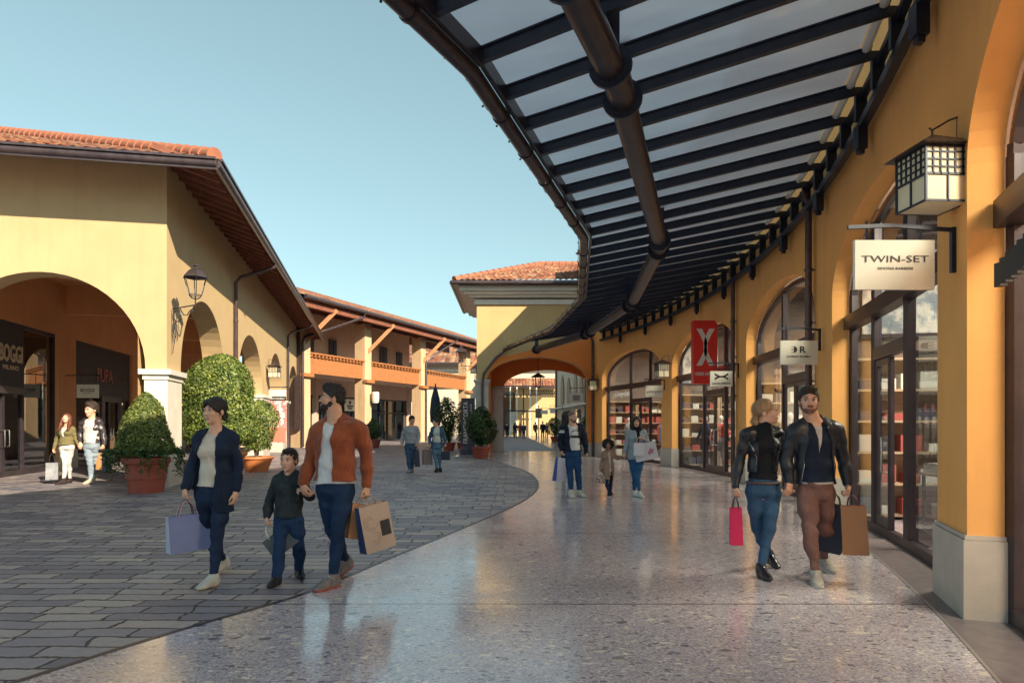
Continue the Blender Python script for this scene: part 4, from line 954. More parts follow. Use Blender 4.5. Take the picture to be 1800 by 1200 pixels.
mb = MB(); mb.box(((x0 + x1) / 2, y - .03, 2.66), (x1 - x0, .012, .2)); make('name_strip', mb, M_BLACK, bn); text('lettering', 'LANDWEHREN', M_WHITE, bn, ((x0 + x1) / 2, y - .037, 2.66), F, U, .72, .09, .002)
mb = MB(); mb.bar((x0 - .1, y, 3.2), (x1 + .1, y, 3.2), .04, .04); mb.bar((x0 - .05, y, 0), (x0 - .05, y, 3.3), .05, .05); make('bracket', mb, M_DARK, bn)
fb = thing('vertical_sign', (-2.1, 33, .1), 'dark navy upright FRANCIACORTA sign standing left of the tower', 'sign')
mb = MB(); mb.box((-2.12, 33, 1.55), (.66, .14, 2.35)); mb.lathe([(0, 0), (.42, 0), (.42, .22), (.3, .38), (0, .4)], (-2.12, 33, .02), 16); make('panel', mb, mat('navy_panel', (.035, .04, .07), .45), fb)
text('lettering', 'FRANCIACORTA', M_WHITE, fb, (-2.24, 32.925, 1.55), U, (-1, 0, 0), 2.0, .22, .004); text('lettering', 'OUTLET VILLAGE', M_WHITE, fb, (-1.98, 32.925, 1.7), U, (-1, 0, 0), 1.5, .07, .004)
um = thing('closed_umbrella', (-4.6, 41, 0), 'closed dark blue parasol standing behind the strolling couple', 'umbrella')
mb = MB(); mb.tube([(-4.6, 41, 0), (-4.6, 41, 3.9)], .04, 8); mb.lathe([(0, 0), (.35, 0), (.35, .1), (0, .14)], (-4.6, 41, 0), 12); make('pole', mb, M_DARK, um)
mb = MB(); mb.lathe([(.05, 1.5), (.30, 1.6), (.34, 2.2), (.26, 3.0), (.1, 3.6), (.02, 3.75)], (-4.6, 41, 0), 14); make('canvas', mb, mat('navy_canvas', (.02, .03, .06), .8), um, smooth=True)
sg = thing('brown_sign_post', (0, 0, 0), 'square brown sign on a post in the middle of the far lane', 'sign')
mb = MB(); mb.tube([(3.05, 78, 0), (3.05, 78, 3.6)], .05, 8); make('post', mb, M_DARK, sg); mb = MB(); mb.box((3.05, 77.9, 2.7), (.75, .06, 1.1)); make('board', mb, mat('brown_board', (.20, .15, .13), .6), sg)
for (px, py, w_, h_, yy) in ((957, 724, 12, 7, 66), (971, 722, 9, 8, 52)):
    c = at(px, py, yy); s = hang_sign((c.x, c.y, c.z), w_ / 1200 * yy, h_ / 1200 * yy, c.x + .8, ('small pale sign nearest the brown sign post' if yy == 66 else 'small white sign on the off-white wall left of the bald man'), c.z + .4)
c = at(1013, 699, 43); s = hang_sign((c.x, c.y, c.z), .82, .62, c.x + .9, 'white framed sign hanging above the bald man', c.z + .62); mb = MB(); mb.box((c.x, c.y - .03, c.z), (.45, .02, .34)); make('picture', mb, mat('grey_print', (.3, .29, .3), .6), s)

# ================================================================= plants
def leaf_mat(name, c1, c2, tr=.35):
    m, N, L, p = nodes_of(name); gi = N.new('ShaderNodeNewGeometry'); c = ramp(N, L, gi.outputs['Random Per Island'], [(0, c1), (.6, c2), (1, tuple(min(1, x * 1.7) for x in c2))]); tc = N.new('ShaderNodeTexCoord'); cl_ = noise(N, L, tc.outputs['Object'], 3.6, 3); c = mixc(N, L, .9, c, ramp(N, L, cl_.outputs[0], [(.36, (.55, .66, .55)), (.64, (1.35, 1.22, 1.0))]), 'MULTIPLY'); L.new(c, p.inputs['Base Color'])
    p.inputs['Roughness'].default_value = .45; t = N.new('ShaderNodeBsdfTranslucent'); L.new(c, t.inputs[0]); mx = N.new('ShaderNodeMixShader'); mx.inputs[0].default_value = tr
    L.new(p.outputs[0], mx.inputs[1]); L.new(t.outputs[0], mx.inputs[2]); L.new(mx.outputs[0], N['Material Output'].inputs[0]); return m
M_LEAF = leaf_mat('box_leaves', (.06, .085, .022), (.20, .24, .075)); M_LEAFD = leaf_mat('dark_leaves', (.02, .045, .022), (.06, .11, .04)); M_VINE = leaf_mat('vine_leaves', (.02, .05, .015), (.05, .10, .03))
M_LEAFY = leaf_mat('laurel_leaves', (.055, .09, .02), (.19, .25, .07))
M_BARK = mat('bark', (.16, .12, .09), .9, 0, (.10, .075, .055), 8, 6, .5, 40)
def leaves(name, parent, pts, nrm, size, mt, seed=1):
    rng = np.random.default_rng(seed); n = len(pts); pts = np.asarray(pts, float)
    d = nrm + rng.normal(0, .55, (n, 3)); d /= np.linalg.norm(d, axis=1)[:, None] + 1e-9
    a = np.cross(d, rng.normal(size=(n, 3))); a /= np.linalg.norm(a, axis=1)[:, None] + 1e-9; b = np.cross(d, a); s = (size * rng.uniform(.6, 1.35, n))[:, None]
    v = np.stack([pts - a * s, pts - b * s * .42 + d * s * .12, pts + a * s, pts + b * s * .42 + d * s * .12], 1).reshape(-1, 3)
    me = bpy.data.meshes.new(name); bb = np.array(BASE[parent.name]); v = v - bb
    me.vertices.add(4 * n); me.vertices.foreach_set('co', v.astype(np.float32).ravel()); me.loops.add(4 * n); me.loops.foreach_set('vertex_index', np.arange(4 * n, dtype=np.int32))
    me.polygons.add(n); me.polygons.foreach_set('loop_start', np.arange(n, dtype=np.int32) * 4); me.materials.append(mt); me.update(calc_edges=True); me.validate()
    o = bpy.data.objects.new(name, me); return link(o, name, parent)
def lump(dirs, seed, amp):
    rng = np.random.default_rng(seed); out = np.zeros(len(dirs))
    for _ in range(14): k = rng.normal(0, 2.6, 3); out += np.sin(dirs @ k + rng.uniform(0, 6)) * amp / 4
    return out
def topiary(parent, c, rad, z0, z1, prof, n, size, mt, seed, amp=.10, shell=.75):
    """prof(t)->relative radius at height fraction t; clumpy shell of leaves with depth"""
    rng = np.random.default_rng(seed); t = rng.uniform(0, 1, n); a = rng.uniform(0, 2 * math.pi, n); pr = np.array([prof(x) for x in t])
    keep = rng.uniform(0, 1, n) < (pr * .8 + .25); t, a, pr = t[keep], a[keep], pr[keep]
    dirs = np.stack([np.cos(a), np.sin(a), (t - .5) * 2.2], 1); q = rng.uniform(0, 1, len(t)) ** .45; q = shell + (1 - shell) * q
    q = np.where(rng.uniform(0, 1, len(t)) < .2, rng.uniform(.3, 1.0, len(t)), q); r = rad * pr * q * (1 + lump(dirs, seed, amp)) + rng.normal(0, .015, len(t))
    p = np.stack([c[0] + r * np.cos(a), c[1] + r * np.sin(a), z0 + (z1 - z0) * t + lump(dirs, seed + 5, amp * .25)], 1); nr = np.stack([np.cos(a), np.sin(a), (t - .35) * 1.6], 1)
    return leaves('foliage', parent, p, nr, size, mt, seed)
def pot(parent, c, r, h, mt, bowl=False, bottom=.72):
    mb = MB(); b = bottom * r
    mb.lathe([(0, 0), (b, 0), (b + (r - b) * .35, h * .38), (b + (r - b) * .37, h * .38), (b + (r - b) * .37 + .012, h * .41), (b + (r - b) * .4, h * .43), (r * .93, h * .80), (r * 1.0, h * .83), (r * 1.03, h * .9), (r, h * .99), (r * .93, h), (r * .87, h * .99), (r * .85, h * .9), (0, h * .9)], c, 36)
    o = make('pot', mb, mt, parent, smooth=True); mb = MB(); mb.lathe([(r * .86, h * .92), (0, h * .93)], c, 24); make('soil', mb, M_SOIL, parent); return o
def trunk(parent, c, z0, z1, r=.03, n=4, spread=.2, seed=1):
    rng = random.Random(seed); mb = MB()
    for i in range(n):
        a = rng.uniform(0, 6.28); e = (c[0] + math.cos(a) * spread, c[1] + math.sin(a) * spread, z1); m_ = (c[0] + math.cos(a) * spread * .3, c[1] + math.sin(a) * spread * .35, (z0 + z1) / 2)
        mb.tube([(c[0] + math.cos(a) * .03, c[1] + math.sin(a) * .03, z0), m_, e], [r, r * .8, r * .4], 7)
    return make('trunk', mb, M_BARK, parent, smooth=True)
def planter(c, label, kind='potted_shrub'): return thing(kind, (c[0], c[1], 0), label, 'potted plant', 'potted shrubs around the plaza')
c = (-7.9, 14.75, 0); o = planter(c, 'rounded cone box shrub with trailing ivy in a red terracotta pot, foreground left'); pot(o, c, .47, .76, M_POT); trunk(o, c, .7, 1.3, .04, 5, .15, 3)
topiary(o, c, .60, .80, 2.14, lambda t: (1.0 - .40 * t) * max(0, 1 - max(0, (t - .3) / .7) ** 2.6) ** .62 if t > .08 else .86, 15000, .034, M_LEAF, 11, .11)
rng = np.random.default_rng(5); P = []
for i in range(34):
    a = rng.uniform(0, 6.28); r0 = .48; L_ = rng.uniform(.25, .6); side = 1.25 if math.cos(a) < -.2 else 1.0
    for j in range(60): t = rng.uniform(0, 1); rr = r0 + .22 * side * math.sin(t * 2.4) + rng.normal(0, .04); P.append((c[0] + rr * math.cos(a + rng.normal(0, .05)), c[1] + rr * math.sin(a + rng.normal(0, .05)), .86 + .1 * math.sin(t * 3) - L_ * t * t + rng.normal(0, .025)))
P = np.array(P); leaves('trailing_ivy', o, P, np.tile([0, -.4, .8], (len(P), 1)), .038, M_VINE, 4)
c = (-8.1, 18.9, 0); o = planter(c, 'tallest clipped round-topped shrub beside the first side arch, behind the woman'); pot(o, c, .72, .72, M_POTO, bottom=.68); trunk(o, c, .6, 1.3, .04, 7, .4, 4)
topiary(o, (c[0] + .04, c[1]), 1.0, .92, 3.40, lambda t: (1.0 - .10 * t) * max(0, 1 - max(0, (t - .45) / .55) ** 3.0) ** .55 if t > .06 else .8, 27000, .042, M_LEAFY, 21, .15, .62)
c = (-8.0, 21.4, 0); o = planter(c, 'medium shrub with pale stems in a bright orange bowl pot'); pot(o, c, .50, .46, M_POTO, bottom=.66); trunk(o, c, .4, 1.1, .03, 6, .28, 5)
topiary(o, c, .66, .66, 2.18, lambda t: (.55 + .55 * t if t < .6 else 1.0) * math.sqrt(max(0, 1 - max(0, (t - .55) / .45) ** 2.2)), 8500, .042, M_LEAFY, 31, .22, .5)
def bush(px, potpx, potw, yb, ytop, ybot, label, seed, mt=M_LEAFD, w=None, n=2600, lean=.45, sz=.075, potm=M_POT):
    D = 1764 / (yb - 745); X = (potpx - 900) / 1200 * D; c = (X, D, 0); o = planter(c, label); r = potw / 2400 * D; ph = .62 * r * 2; pot(o, c, r, ph, potm)
    z1 = CZ + (745 - ytop) / 1200 * D; z0 = CZ + (745 - ybot) / 1200 * D; W = (w or 40) / 2400 * D; trunk(o, c, ph * .8, (z0 + z1) / 2, .035, 5, W * .5, seed)
    topiary(o, ((px - 900) / 1200 * D, D), W, z0, z1, lambda t: math.sin(math.pi * min(1, max(.04, t * .92 + .06))) ** .6, n, sz, mt, seed, .35, lean); return o
bush(845, 845, 33, 805, 716, 780, 'loose dark shrub in a red pot standing left of the tower pier', 41, w=42, n=3600)
bush(785, 789, 24, 792, 700, 775, 'tall loose shrub in a red pot right of the woman in the denim jacket', 42, w=40, n=3000)
bush(812, 812, 18, 789, 706, 775, 'slim shrub in a red pot between its neighbour and the FRANCIACORTA sign', 43, w=24, n=1800)
bush(656, 657, 25, 787, 736, 771, 'small dark shrub in a low red planter at the loggia shop window', 44, w=30, n=2200)
bush(974, 975, 15, 776, 734, 763, 'potted shrub in the far lane seen through the tower passage', 45, w=24, n=1600)
bush(1026, 1026, 13, 775, 735, 763, 'potted shrub beyond the passage half hidden behind the bald man', 46, w=14, n=700)

# ================================================================= shop contents
def clothes_rack(label, c, rz, seed, L=1.6):
    rng = random.Random(seed); o = thing('clothes_rack', (0, 0, 0), label, 'clothes rack', 'clothes rails inside the shops'); mb = MB()
    mb.tube([(-L / 2, 0, 1.5), (L / 2, 0, 1.5)], .015, 6)
    for x in (-L / 2, L / 2): mb.tube([(x, 0, 0), (x, 0, 1.5)], .015, 6); mb.bar((x, -.25, .02), (x, .25, .02), .03, .03)
    make('rail', mb, M_CHROME, o); n = int(L / .085)
    cols = [(.5, .48, .45), (.05, .05, .08), (.35, .08, .07), (.12, .16, .28), (.45, .36, .26), (.6, .58, .52), (.15, .12, .1)]
    for i in range(n):
        x = -L / 2 + .08 + i * .085; h = rng.uniform(.65, 1.0); ci = rng.randrange(len(cols)); mb = MB(); w_ = rng.uniform(.2, .25)
        mb.add([(x - .02, -w_, 1.35), (x - .02, -.03, 1.47), (x - .02, .03, 1.47), (x - .02, w_, 1.35), (x - .03, w_ * .9, 1.4 - h), (x - .03, -w_ * .9, 1.4 - h),
                (x + .02, -w_, 1.35), (x + .02, -.03, 1.47), (x + .02, .03, 1.47), (x + .02, w_, 1.35), (x + .03, w_ * .9, 1.4 - h), (x + .03, -w_ * .9, 1.4 - h)],
               [(0, 1, 2, 3, 4, 5), (11, 10, 9, 8, 7, 6), (0, 6, 7, 1), (1, 7, 8, 2), (2, 8, 9, 3), (3, 9, 10, 4), (4, 10, 11, 5), (5, 11, 6, 0)])
        make('garment', mb, mat('garment_%d' % ci, cols[ci], .85), o)
    o.location = c; o.rotation_euler = (0, 0, rz); return o
def shelf_unit(label, c, rz, seed, W=1.8, H=2.2):
    rng = random.Random(seed); o = thing('shelf_unit', (0, 0, 0), label, 'shelf', 'shelves inside the shops'); mb = MB()
    for x in (-W / 2, W / 2): mb.box((x, 0, H / 2), (.04, .4, H))
    mb.box((0, .19, H / 2), (W, .02, H))
    for k_ in range(6): mb.box((0, 0, .06 + k_ * (H - .1) / 5), (W - .04, .38, .035))
    make('carcass', mb, M_SHELF, o); st = MB()
    for k_ in range(5):
        x = -W / 2 + .12
        while x < W / 2 - .25:
            w_ = rng.uniform(.16, .3); h = rng.uniform(.08, .28); st.box((x + w_ / 2, -.03, .08 + k_ * (H - .1) / 5 + h / 2), (w_, .26, h), m=rng.randrange(4)); x += w_ + rng.uniform(.02, .15)
    q = make('stock', st, [mat('garment_0', (.5, .48, .45)), mat('garment_1', (.05, .05, .08)), mat('garment_2', (.35, .08, .07)), mat('garment_5', (.6, .58, .52))], o); q['kind'] = 'stuff'
    o.location = c; o.rotation_euler = (0, 0, rz); return o
seed = 0
for si, (a, b) in enumerate(OPEN):
    c = (a + b) / 2; nm = ('nearest', 'second', 'third', 'fourth', 'farthest')[si]
    for j, f in enumerate((.2, .8)):
        seed += 1; p = back(a + (b - a) * f, 2.4 + .5 * j); s_ = wslope(c); clothes_rack('clothes rail inside the %s arched shop, %s half' % (nm, ('near', 'far')[j]), (p.x, p.y, .01), R(90) - math.atan(s_) + j * .5, seed)
    for q_, f in enumerate((.14, .5, .86)):
        p = back(b + .22, 1.0 + 1.5 * q_); n2 = wn(b + .22); shelf_unit('tall shelves of folded clothes on the end wall of the %s arched shop, %s bay' % (nm, ('window', 'middle', 'rear')[q_]), (p.x, p.y, .01), math.atan2(n2[1], n2[0]), seed + 20 + q_, W=1.42, H=2.5)
    for q_, f in enumerate((.10, .90)):
        p = back(a + (b - a) * f, 1.5); e = .62; o = thing('display_table', (p.x, p.y, .01), 'low table of folded goods inside the %s arched shop window, %s end' % (nm, ('near', 'far')[q_]), 'table', 'display tables inside the shop windows')
        mb = MB(); mb.box((p.x, p.y, .74), (e, e, .04)); make('table_top', mb, M_SHELF, o)
        for sx in (-1, 1):
            for sy in (-1, 1): mb = MB(); mb.box((p.x + sx * e * .42, p.y + sy * e * .42, .37), (.035, .035, .70)); make('leg', mb, M_DARK, o)
        rr_ = random.Random(seed + q_)
        for k_ in range(4): mb = MB(); mb.box((p.x + (k_ % 2 - .5) * .3, p.y + (k_ // 2 - .5) * .3, .765 + .06), (.2, .24, .11 + .05 * rr_.random()), rz=rr_.uniform(-.2, .2)); g_ = make('folded_stack', mb, mat('garment_%d' % rr_.choice((0, 1, 2, 5)), (.5, .5, .5)), None, label='folded stack of clothes on the %s table of the %s arched shop' % (('near', 'far')[q_], nm), cat='clothes', group='folded clothes on the %s %s table' % (nm, ('near', 'far')[q_]))
    for q_, f in enumerate((.33, .68)):
        p = back(b + .42, 1.2 + 1.9 * q_); ps = thing('wall_poster', (p.x, p.y, 2.9), 'fashion picture high on the end wall of the %s arched shop, %s of two' % (nm, ('nearer', 'farther')[q_]), 'poster', 'pictures on the shop back walls')
        t_ = Vector((*wn(b + .42), 0)); m_ = MB(); m_.bar(Vector((p.x, p.y, 3.55)) - t_ * .65, Vector((p.x, p.y, 3.55)) + t_ * .65, .05, 1.3); make('picture', m_, mat(('print_warm', 'print_cool')[(si + q_) % 2], ((.5, .25, .2), (.2, .25, .32))[(si + q_) % 2], .5, 0, ((.7, .6, .5), (.6, .6, .58))[(si + q_) % 2], 3, 3, lo=.45, hi=.55), ps)
        m_ = MB(); m_.bar(Vector((p.x, p.y, 2.86)) - t_ * .68, Vector((p.x, p.y, 2.86)) + t_ * .68, .09, .05); make('picture_frame', m_, M_DARK, ps)
# ================================================================= people: smooth implicit surfaces turned into one mesh each
def ident(): return np.eye(3)
def prim(a, b, ra, rb=None, Rm=None, k=.03, op='+'):
    ra = np.array(ra if hasattr(ra, '__len__') else (ra,) * 3, float); rb = ra if rb is None else np.array(rb if hasattr(rb, '__len__') else (rb,) * 3, float)
    return (op, np.array(a, float), np.array(b, float), ra, rb, Rm, k)
class Field:
    def __init__(s, ops, res):
        lo = np.full(3, 1e9); hi = -lo
        for o in ops:
            if o[0] == '+':
                m = max(o[3].max(), o[4].max()) + .03; lo = np.minimum(lo, np.minimum(o[1], o[2]) - m); hi = np.maximum(hi, np.maximum(o[1], o[2]) + m)
        s.lo = lo; s.res = res; s.n = np.ceil((hi - lo) / res).astype(int) + 1; s.D = np.full(s.n, .5, np.float32)
        s.ax = [(lo[i] + res * np.arange(s.n[i])).astype(np.float32) for i in range(3)]
        for o in ops:
            if o[0] == 'cut': f = o[1](s.ax[0][:, None, None], s.ax[1][None, :, None], s.ax[2][None, None, :]); np.maximum(s.D, f, out=s.D)
            elif o[0] == 'warp': s.D += o[1](s.ax[0][:, None, None], s.ax[1][None, :, None], s.ax[2][None, None, :]).astype(np.float32)
            else: s.apply(o)
    def apply(s, o):
        op, a, b, ra, rb, Rm, k = o; m = max(ra.max(), rb.max()) + k + s.res * 2
        i0 = np.clip(((np.minimum(a, b) - m - s.lo) / s.res).astype(int), 0, s.n); i1 = np.clip(((np.maximum(a, b) + m - s.lo) / s.res).astype(int) + 2, 0, s.n)
        if (i1 <= i0).any(): return
        sl = tuple(slice(p, q) for p, q in zip(i0, i1))
        x = s.ax[0][sl[0]][:, None, None]; y = s.ax[1][sl[1]][None, :, None]; z = s.ax[2][sl[2]][None, None, :]
        d = b - a; L2 = float(d @ d)
        if L2 > 1e-10: t = np.clip(((x - a[0]) * d[0] + (y - a[1]) * d[1] + (z - a[2]) * d[2]) / L2, 0, 1)
        else: t = np.float32(0)
        px, py, pz = x - (a[0] + d[0] * t), y - (a[1] + d[1] * t), z - (a[2] + d[2] * t)
        r = [ra[i] + (rb[i] - ra[i]) * t for i in range(3)]
        if Rm is not None: px, py, pz = [Rm[0, i] * px + Rm[1, i] * py + Rm[2, i] * pz for i in range(3)]
        if ra.max() - ra.min() < 1e-6 and rb.max() - rb.min() < 1e-6: v = np.sqrt(px * px + py * py + pz * pz) - r[0]
        else:
            q = np.sqrt((px / r[0]) ** 2 + (py / r[1]) ** 2 + (pz / r[2]) ** 2); q2 = np.sqrt((px / r[0] ** 2) ** 2 + (py / r[1] ** 2) ** 2 + (pz / r[2] ** 2) ** 2) + 1e-6
            v = q * (q - 1) / q2
        v = v.astype(np.float32); D = s.D[sl]
        if op == '+': h = np.clip(k - np.abs(D - v), 0, None) / k; s.D[sl] = np.minimum(D, v) - h * h * k * .25
        else: v = -v; h = np.clip(k - np.abs(D - v), 0, None) / k; s.D[sl] = np.maximum(D, v) + h * h * k * .25
    def mesh(s):
        D = s.D; S = D < 0; n = D.shape
        c = np.zeros((n[0] - 1, n[1] - 1, n[2] - 1), np.uint8)
        for i in (0, 1):
            for j in (0, 1):
                for k in (0, 1): c += S[i:n[0] - 1 + i, j:n[1] - 1 + j, k:n[2] - 1 + k]
        act = (c > 0) & (c < 8); I = np.argwhere(act)
        if len(I) == 0: return None
        idm = np.full(act.shape, -1, np.int32); idm[act] = np.arange(len(I))
        cor = {}
        for i in (0, 1):
            for j in (0, 1):
                for k in (0, 1): cor[(i, j, k)] = D[I[:, 0] + i, I[:, 1] + j, I[:, 2] + k]
        acc = np.zeros((len(I), 3)); cnt = np.zeros(len(I))
        for p in cor:
            for ax in range(3):
                if p[ax] == 0:
                    q = list(p); q[ax] = 1; q = tuple(q); a, b = cor[p], cor[q]; m = (a < 0) != (b < 0); t = np.where(m, a / np.where(m, a - b, 1), 0)
                    for d in range(3): acc[:, d] += np.where(m, p[d] + (t if d == ax else 0), 0)
                    cnt += m
        V = s.lo + (I + acc / cnt[:, None]) * s.res; F_ = []
        for ax in range(3):
            sa = [slice(None)] * 3; sb = [slice(None)] * 3; sa[ax] = slice(0, -1); sb[ax] = slice(1, None)
            A, B = S[tuple(sa)], S[tuple(sb)]; E = np.argwhere(A != B); o1, o2 = [d for d in range(3) if d != ax]
            ok = (E[:, o1] > 0) & (E[:, o2] > 0) & (E[:, o1] < n[o1] - 1) & (E[:, o2] < n[o2] - 1); E = E[ok]; inside = A[E[:, 0], E[:, 1], E[:, 2]]
            def g(a, b): q = E.copy(); q[:, o1] += a; q[:, o2] += b; return idm[q[:, 0], q[:, 1], q[:, 2]]
            Q = np.stack([g(-1, -1), g(0, -1), g(0, 0), g(-1, 0)], 1); flip = inside if ax != 1 else ~inside
            Q[~flip] = Q[~flip][:, ::-1]; F_.append(Q)
        return V, np.concatenate(F_)
def fmesh(name, ops, res, mats, parent=None, slot=None, base=None, **kw):
    r = Field(ops, res).mesh()
    if r is None: return None
    V, F_ = r; mats = mats if isinstance(mats, (list, tuple)) else [mats]
    b = np.array(BASE[parent.name]) if parent is not None else np.array(base)
    me = bpy.data.meshes.new(name); me.vertices.add(len(V)); me.vertices.foreach_set('co', (V - b).astype(np.float32).ravel()); n = len(F_)
    me.loops.add(4 * n); me.loops.foreach_set('vertex_index', F_.astype(np.int32).ravel()); me.polygons.add(n); me.polygons.foreach_set('loop_start', np.arange(n, dtype=np.int32) * 4)
    for m in mats: me.materials.append(m)
    if slot is not None: me.polygons.foreach_set('material_index', slot(V[F_].mean(1)).astype(np.int32))
    me.polygons.foreach_set('use_smooth', np.ones(n, bool)); me.update(calc_edges=True); me.validate()
    o = bpy.data.objects.new(name, me); link(o, name, parent, None if parent else b.tolist()); return info(o, **kw)

SKIN = {}
def skin(t):
    c = {'fair': (.70, .42, .30), 'tan': (.60, .34, .23), 'brown': (.32, .16, .10)}[t]
    m = mat('skin_' + t, c, .5, 0, (c[0] * .9, c[1] * .78, c[2] * .75), 14, 3, spec=.4); p = m.node_tree.nodes['Principled BSDF']; p.inputs['Subsurface Weight'].default_value = 0; return m
def folds(m, sc=12, st=.7, dist=.028, aniso=(1, 1, .45)):
    N = m.node_tree.nodes; L = m.node_tree.links; p = N['Principled BSDF']; tc = N.new('ShaderNodeTexCoord'); mp = N.new('ShaderNodeMapping'); mp.inputs['Scale'].default_value = aniso; mp.inputs['Rotation'].default_value = (.35, .5, .2); L.new(tc.outputs['Object'], mp.inputs[0])
    no = N.new('ShaderNodeTexNoise'); no.inputs['Scale'].default_value = sc; no.inputs['Detail'].default_value = 3; no.inputs['Distortion'].default_value = 1.3; L.new(mp.outputs[0], no.inputs['Vector'])
    bu = N.new('ShaderNodeBump'); bu.inputs['Strength'].default_value = st; bu.inputs['Distance'].default_value = dist; L.new(no.outputs[0], bu.inputs['Height'])
    if p.inputs['Normal'].is_linked: L.new(p.inputs['Normal'].links[0].from_socket, bu.inputs['Normal'])
    L.new(bu.outputs[0], p.inputs['Normal']); return m
def cloth(name, c, c2=None, rough=.85, bump=.3, bs=300, spec=.3, sc=7, sheen=0, coat=0):
    return MATS[name] if name in MATS else folds(mat(name, c, rough, 0, c2 or tuple(x * .75 for x in c), sc, 4, bump, bs, spec=spec, sheen=sheen, coat=coat, bdist=.002))
M_EYEW = mat('eye_white', (.55, .52, .50), .3); M_IRIS = mat('iris', (.05, .03, .02), .2); M_LIP = mat('lips', (.42, .13, .11), .45); M_TEETH = mat('teeth', (.72, .68, .62), .4)
M_HAIRB = mat('hair_dark', (.012, .008, .008), .65, 0, (.022, .014, .012), 60, 3, .6, 180, stretch=(1, 1, .25), bdist=.004)
M_HAIRR = mat('hair_auburn', (.10, .03, .02), .45, 0, (.17, .055, .03), 60, 3, .6, 180, stretch=(1, 1, .25), bdist=.004)
M_HAIRF = mat('hair_fair', (.30, .17, .085), .45, 0, (.42, .26, .14), 60, 3, .6, 180, stretch=(1, 1, .25), bdist=.004)
M_HAIRN = mat('hair_brown', (.022, .012, .009), .65, 0, (.04, .022, .015), 60, 3, .6, 180, stretch=(1, 1, .25), bdist=.004)

def rotm(yaw, pitch=0, roll=0): return np.array(Matrix.Rotation(R(yaw), 3, 'Z') @ Matrix.Rotation(R(-pitch), 3, 'X') @ Matrix.Rotation(R(roll), 3, 'Y'))
def wrinkle(amp, seed, f=1.0):
    rr = np.random.default_rng(seed); K = [(rr.normal(0, 9 * f, 3) * (1, 1, 1.9), rr.uniform(0, 6.3)) for _ in range(5)]
    def g(x, y, z):
        w = np.float32(0)
        for k, ph in K: w = w + np.sin(x * k[0] + y * k[1] + z * k[2] + ph + 1.3 * np.sin(z * 17 * f + x * 9 + ph))
        return amp / 2.2 * w
    return g
def hand_ops(wr, tip, palm, sgn, g, curl, up=None, spread=1.0):
    """wr wrist, tip rough direction of the hand, palm = direction the palm faces; sgn puts the thumb; curl in degrees"""
    wr, tip = np.array(wr), np.array(tip); d = tip - wr; d /= np.linalg.norm(d); n = np.array(palm, float); n -= d * (n @ d); n /= np.linalg.norm(n); s = np.cross(d, n) * sgn
    ops = []; Rm = np.stack([s, d, n], 1)
    ops.append(prim(wr + d * .02 * g, wr + d * .065 * g, np.array((.030, .03, .016)) * g, np.array((.040, .03, .015)) * g, Rm, .02))
    def rot(v, a): c_, s_ = math.cos(a), math.sin(a); return v * c_ + n * s_
    for i, (off, ln_) in enumerate(((.030, .92), (.010, 1.0), (-.011, .93), (-.030, .76))):
        p = wr + d * (.088 - .004 * abs(i - 1)) * g + s * off * g; a = 0
        for seg_, (L_, r0, r1) in enumerate(((.042, .0098, .009), (.027, .009, .0083), (.021, .0083, .0072))):
            a += R(curl * (1, 1.15, .8)[seg_]) * (1 + .06 * i); q = p + rot(d, a) * L_ * ln_ * g + s * off * .12 * g * spread; ops.append(prim(p, q, r0 * g, r1 * g, None, .005)); p = q
    a0 = wr + d * .03 * g + s * .028 * g; a1 = a0 + (d * .028 + s * .022 + n * .012) * g; a2 = a1 + (d * .028 + s * .002 + n * .016) * g; a3 = a2 + (d * .02 - s * .008 + n * .012) * g
    ops += [prim(a0, a1, .014 * g, .0115 * g, None, .012), prim(a1, a2, .0112 * g, .0098 * g, None, .004), prim(a2, a3, .0098 * g, .008 * g, None, .004)]
    return ops

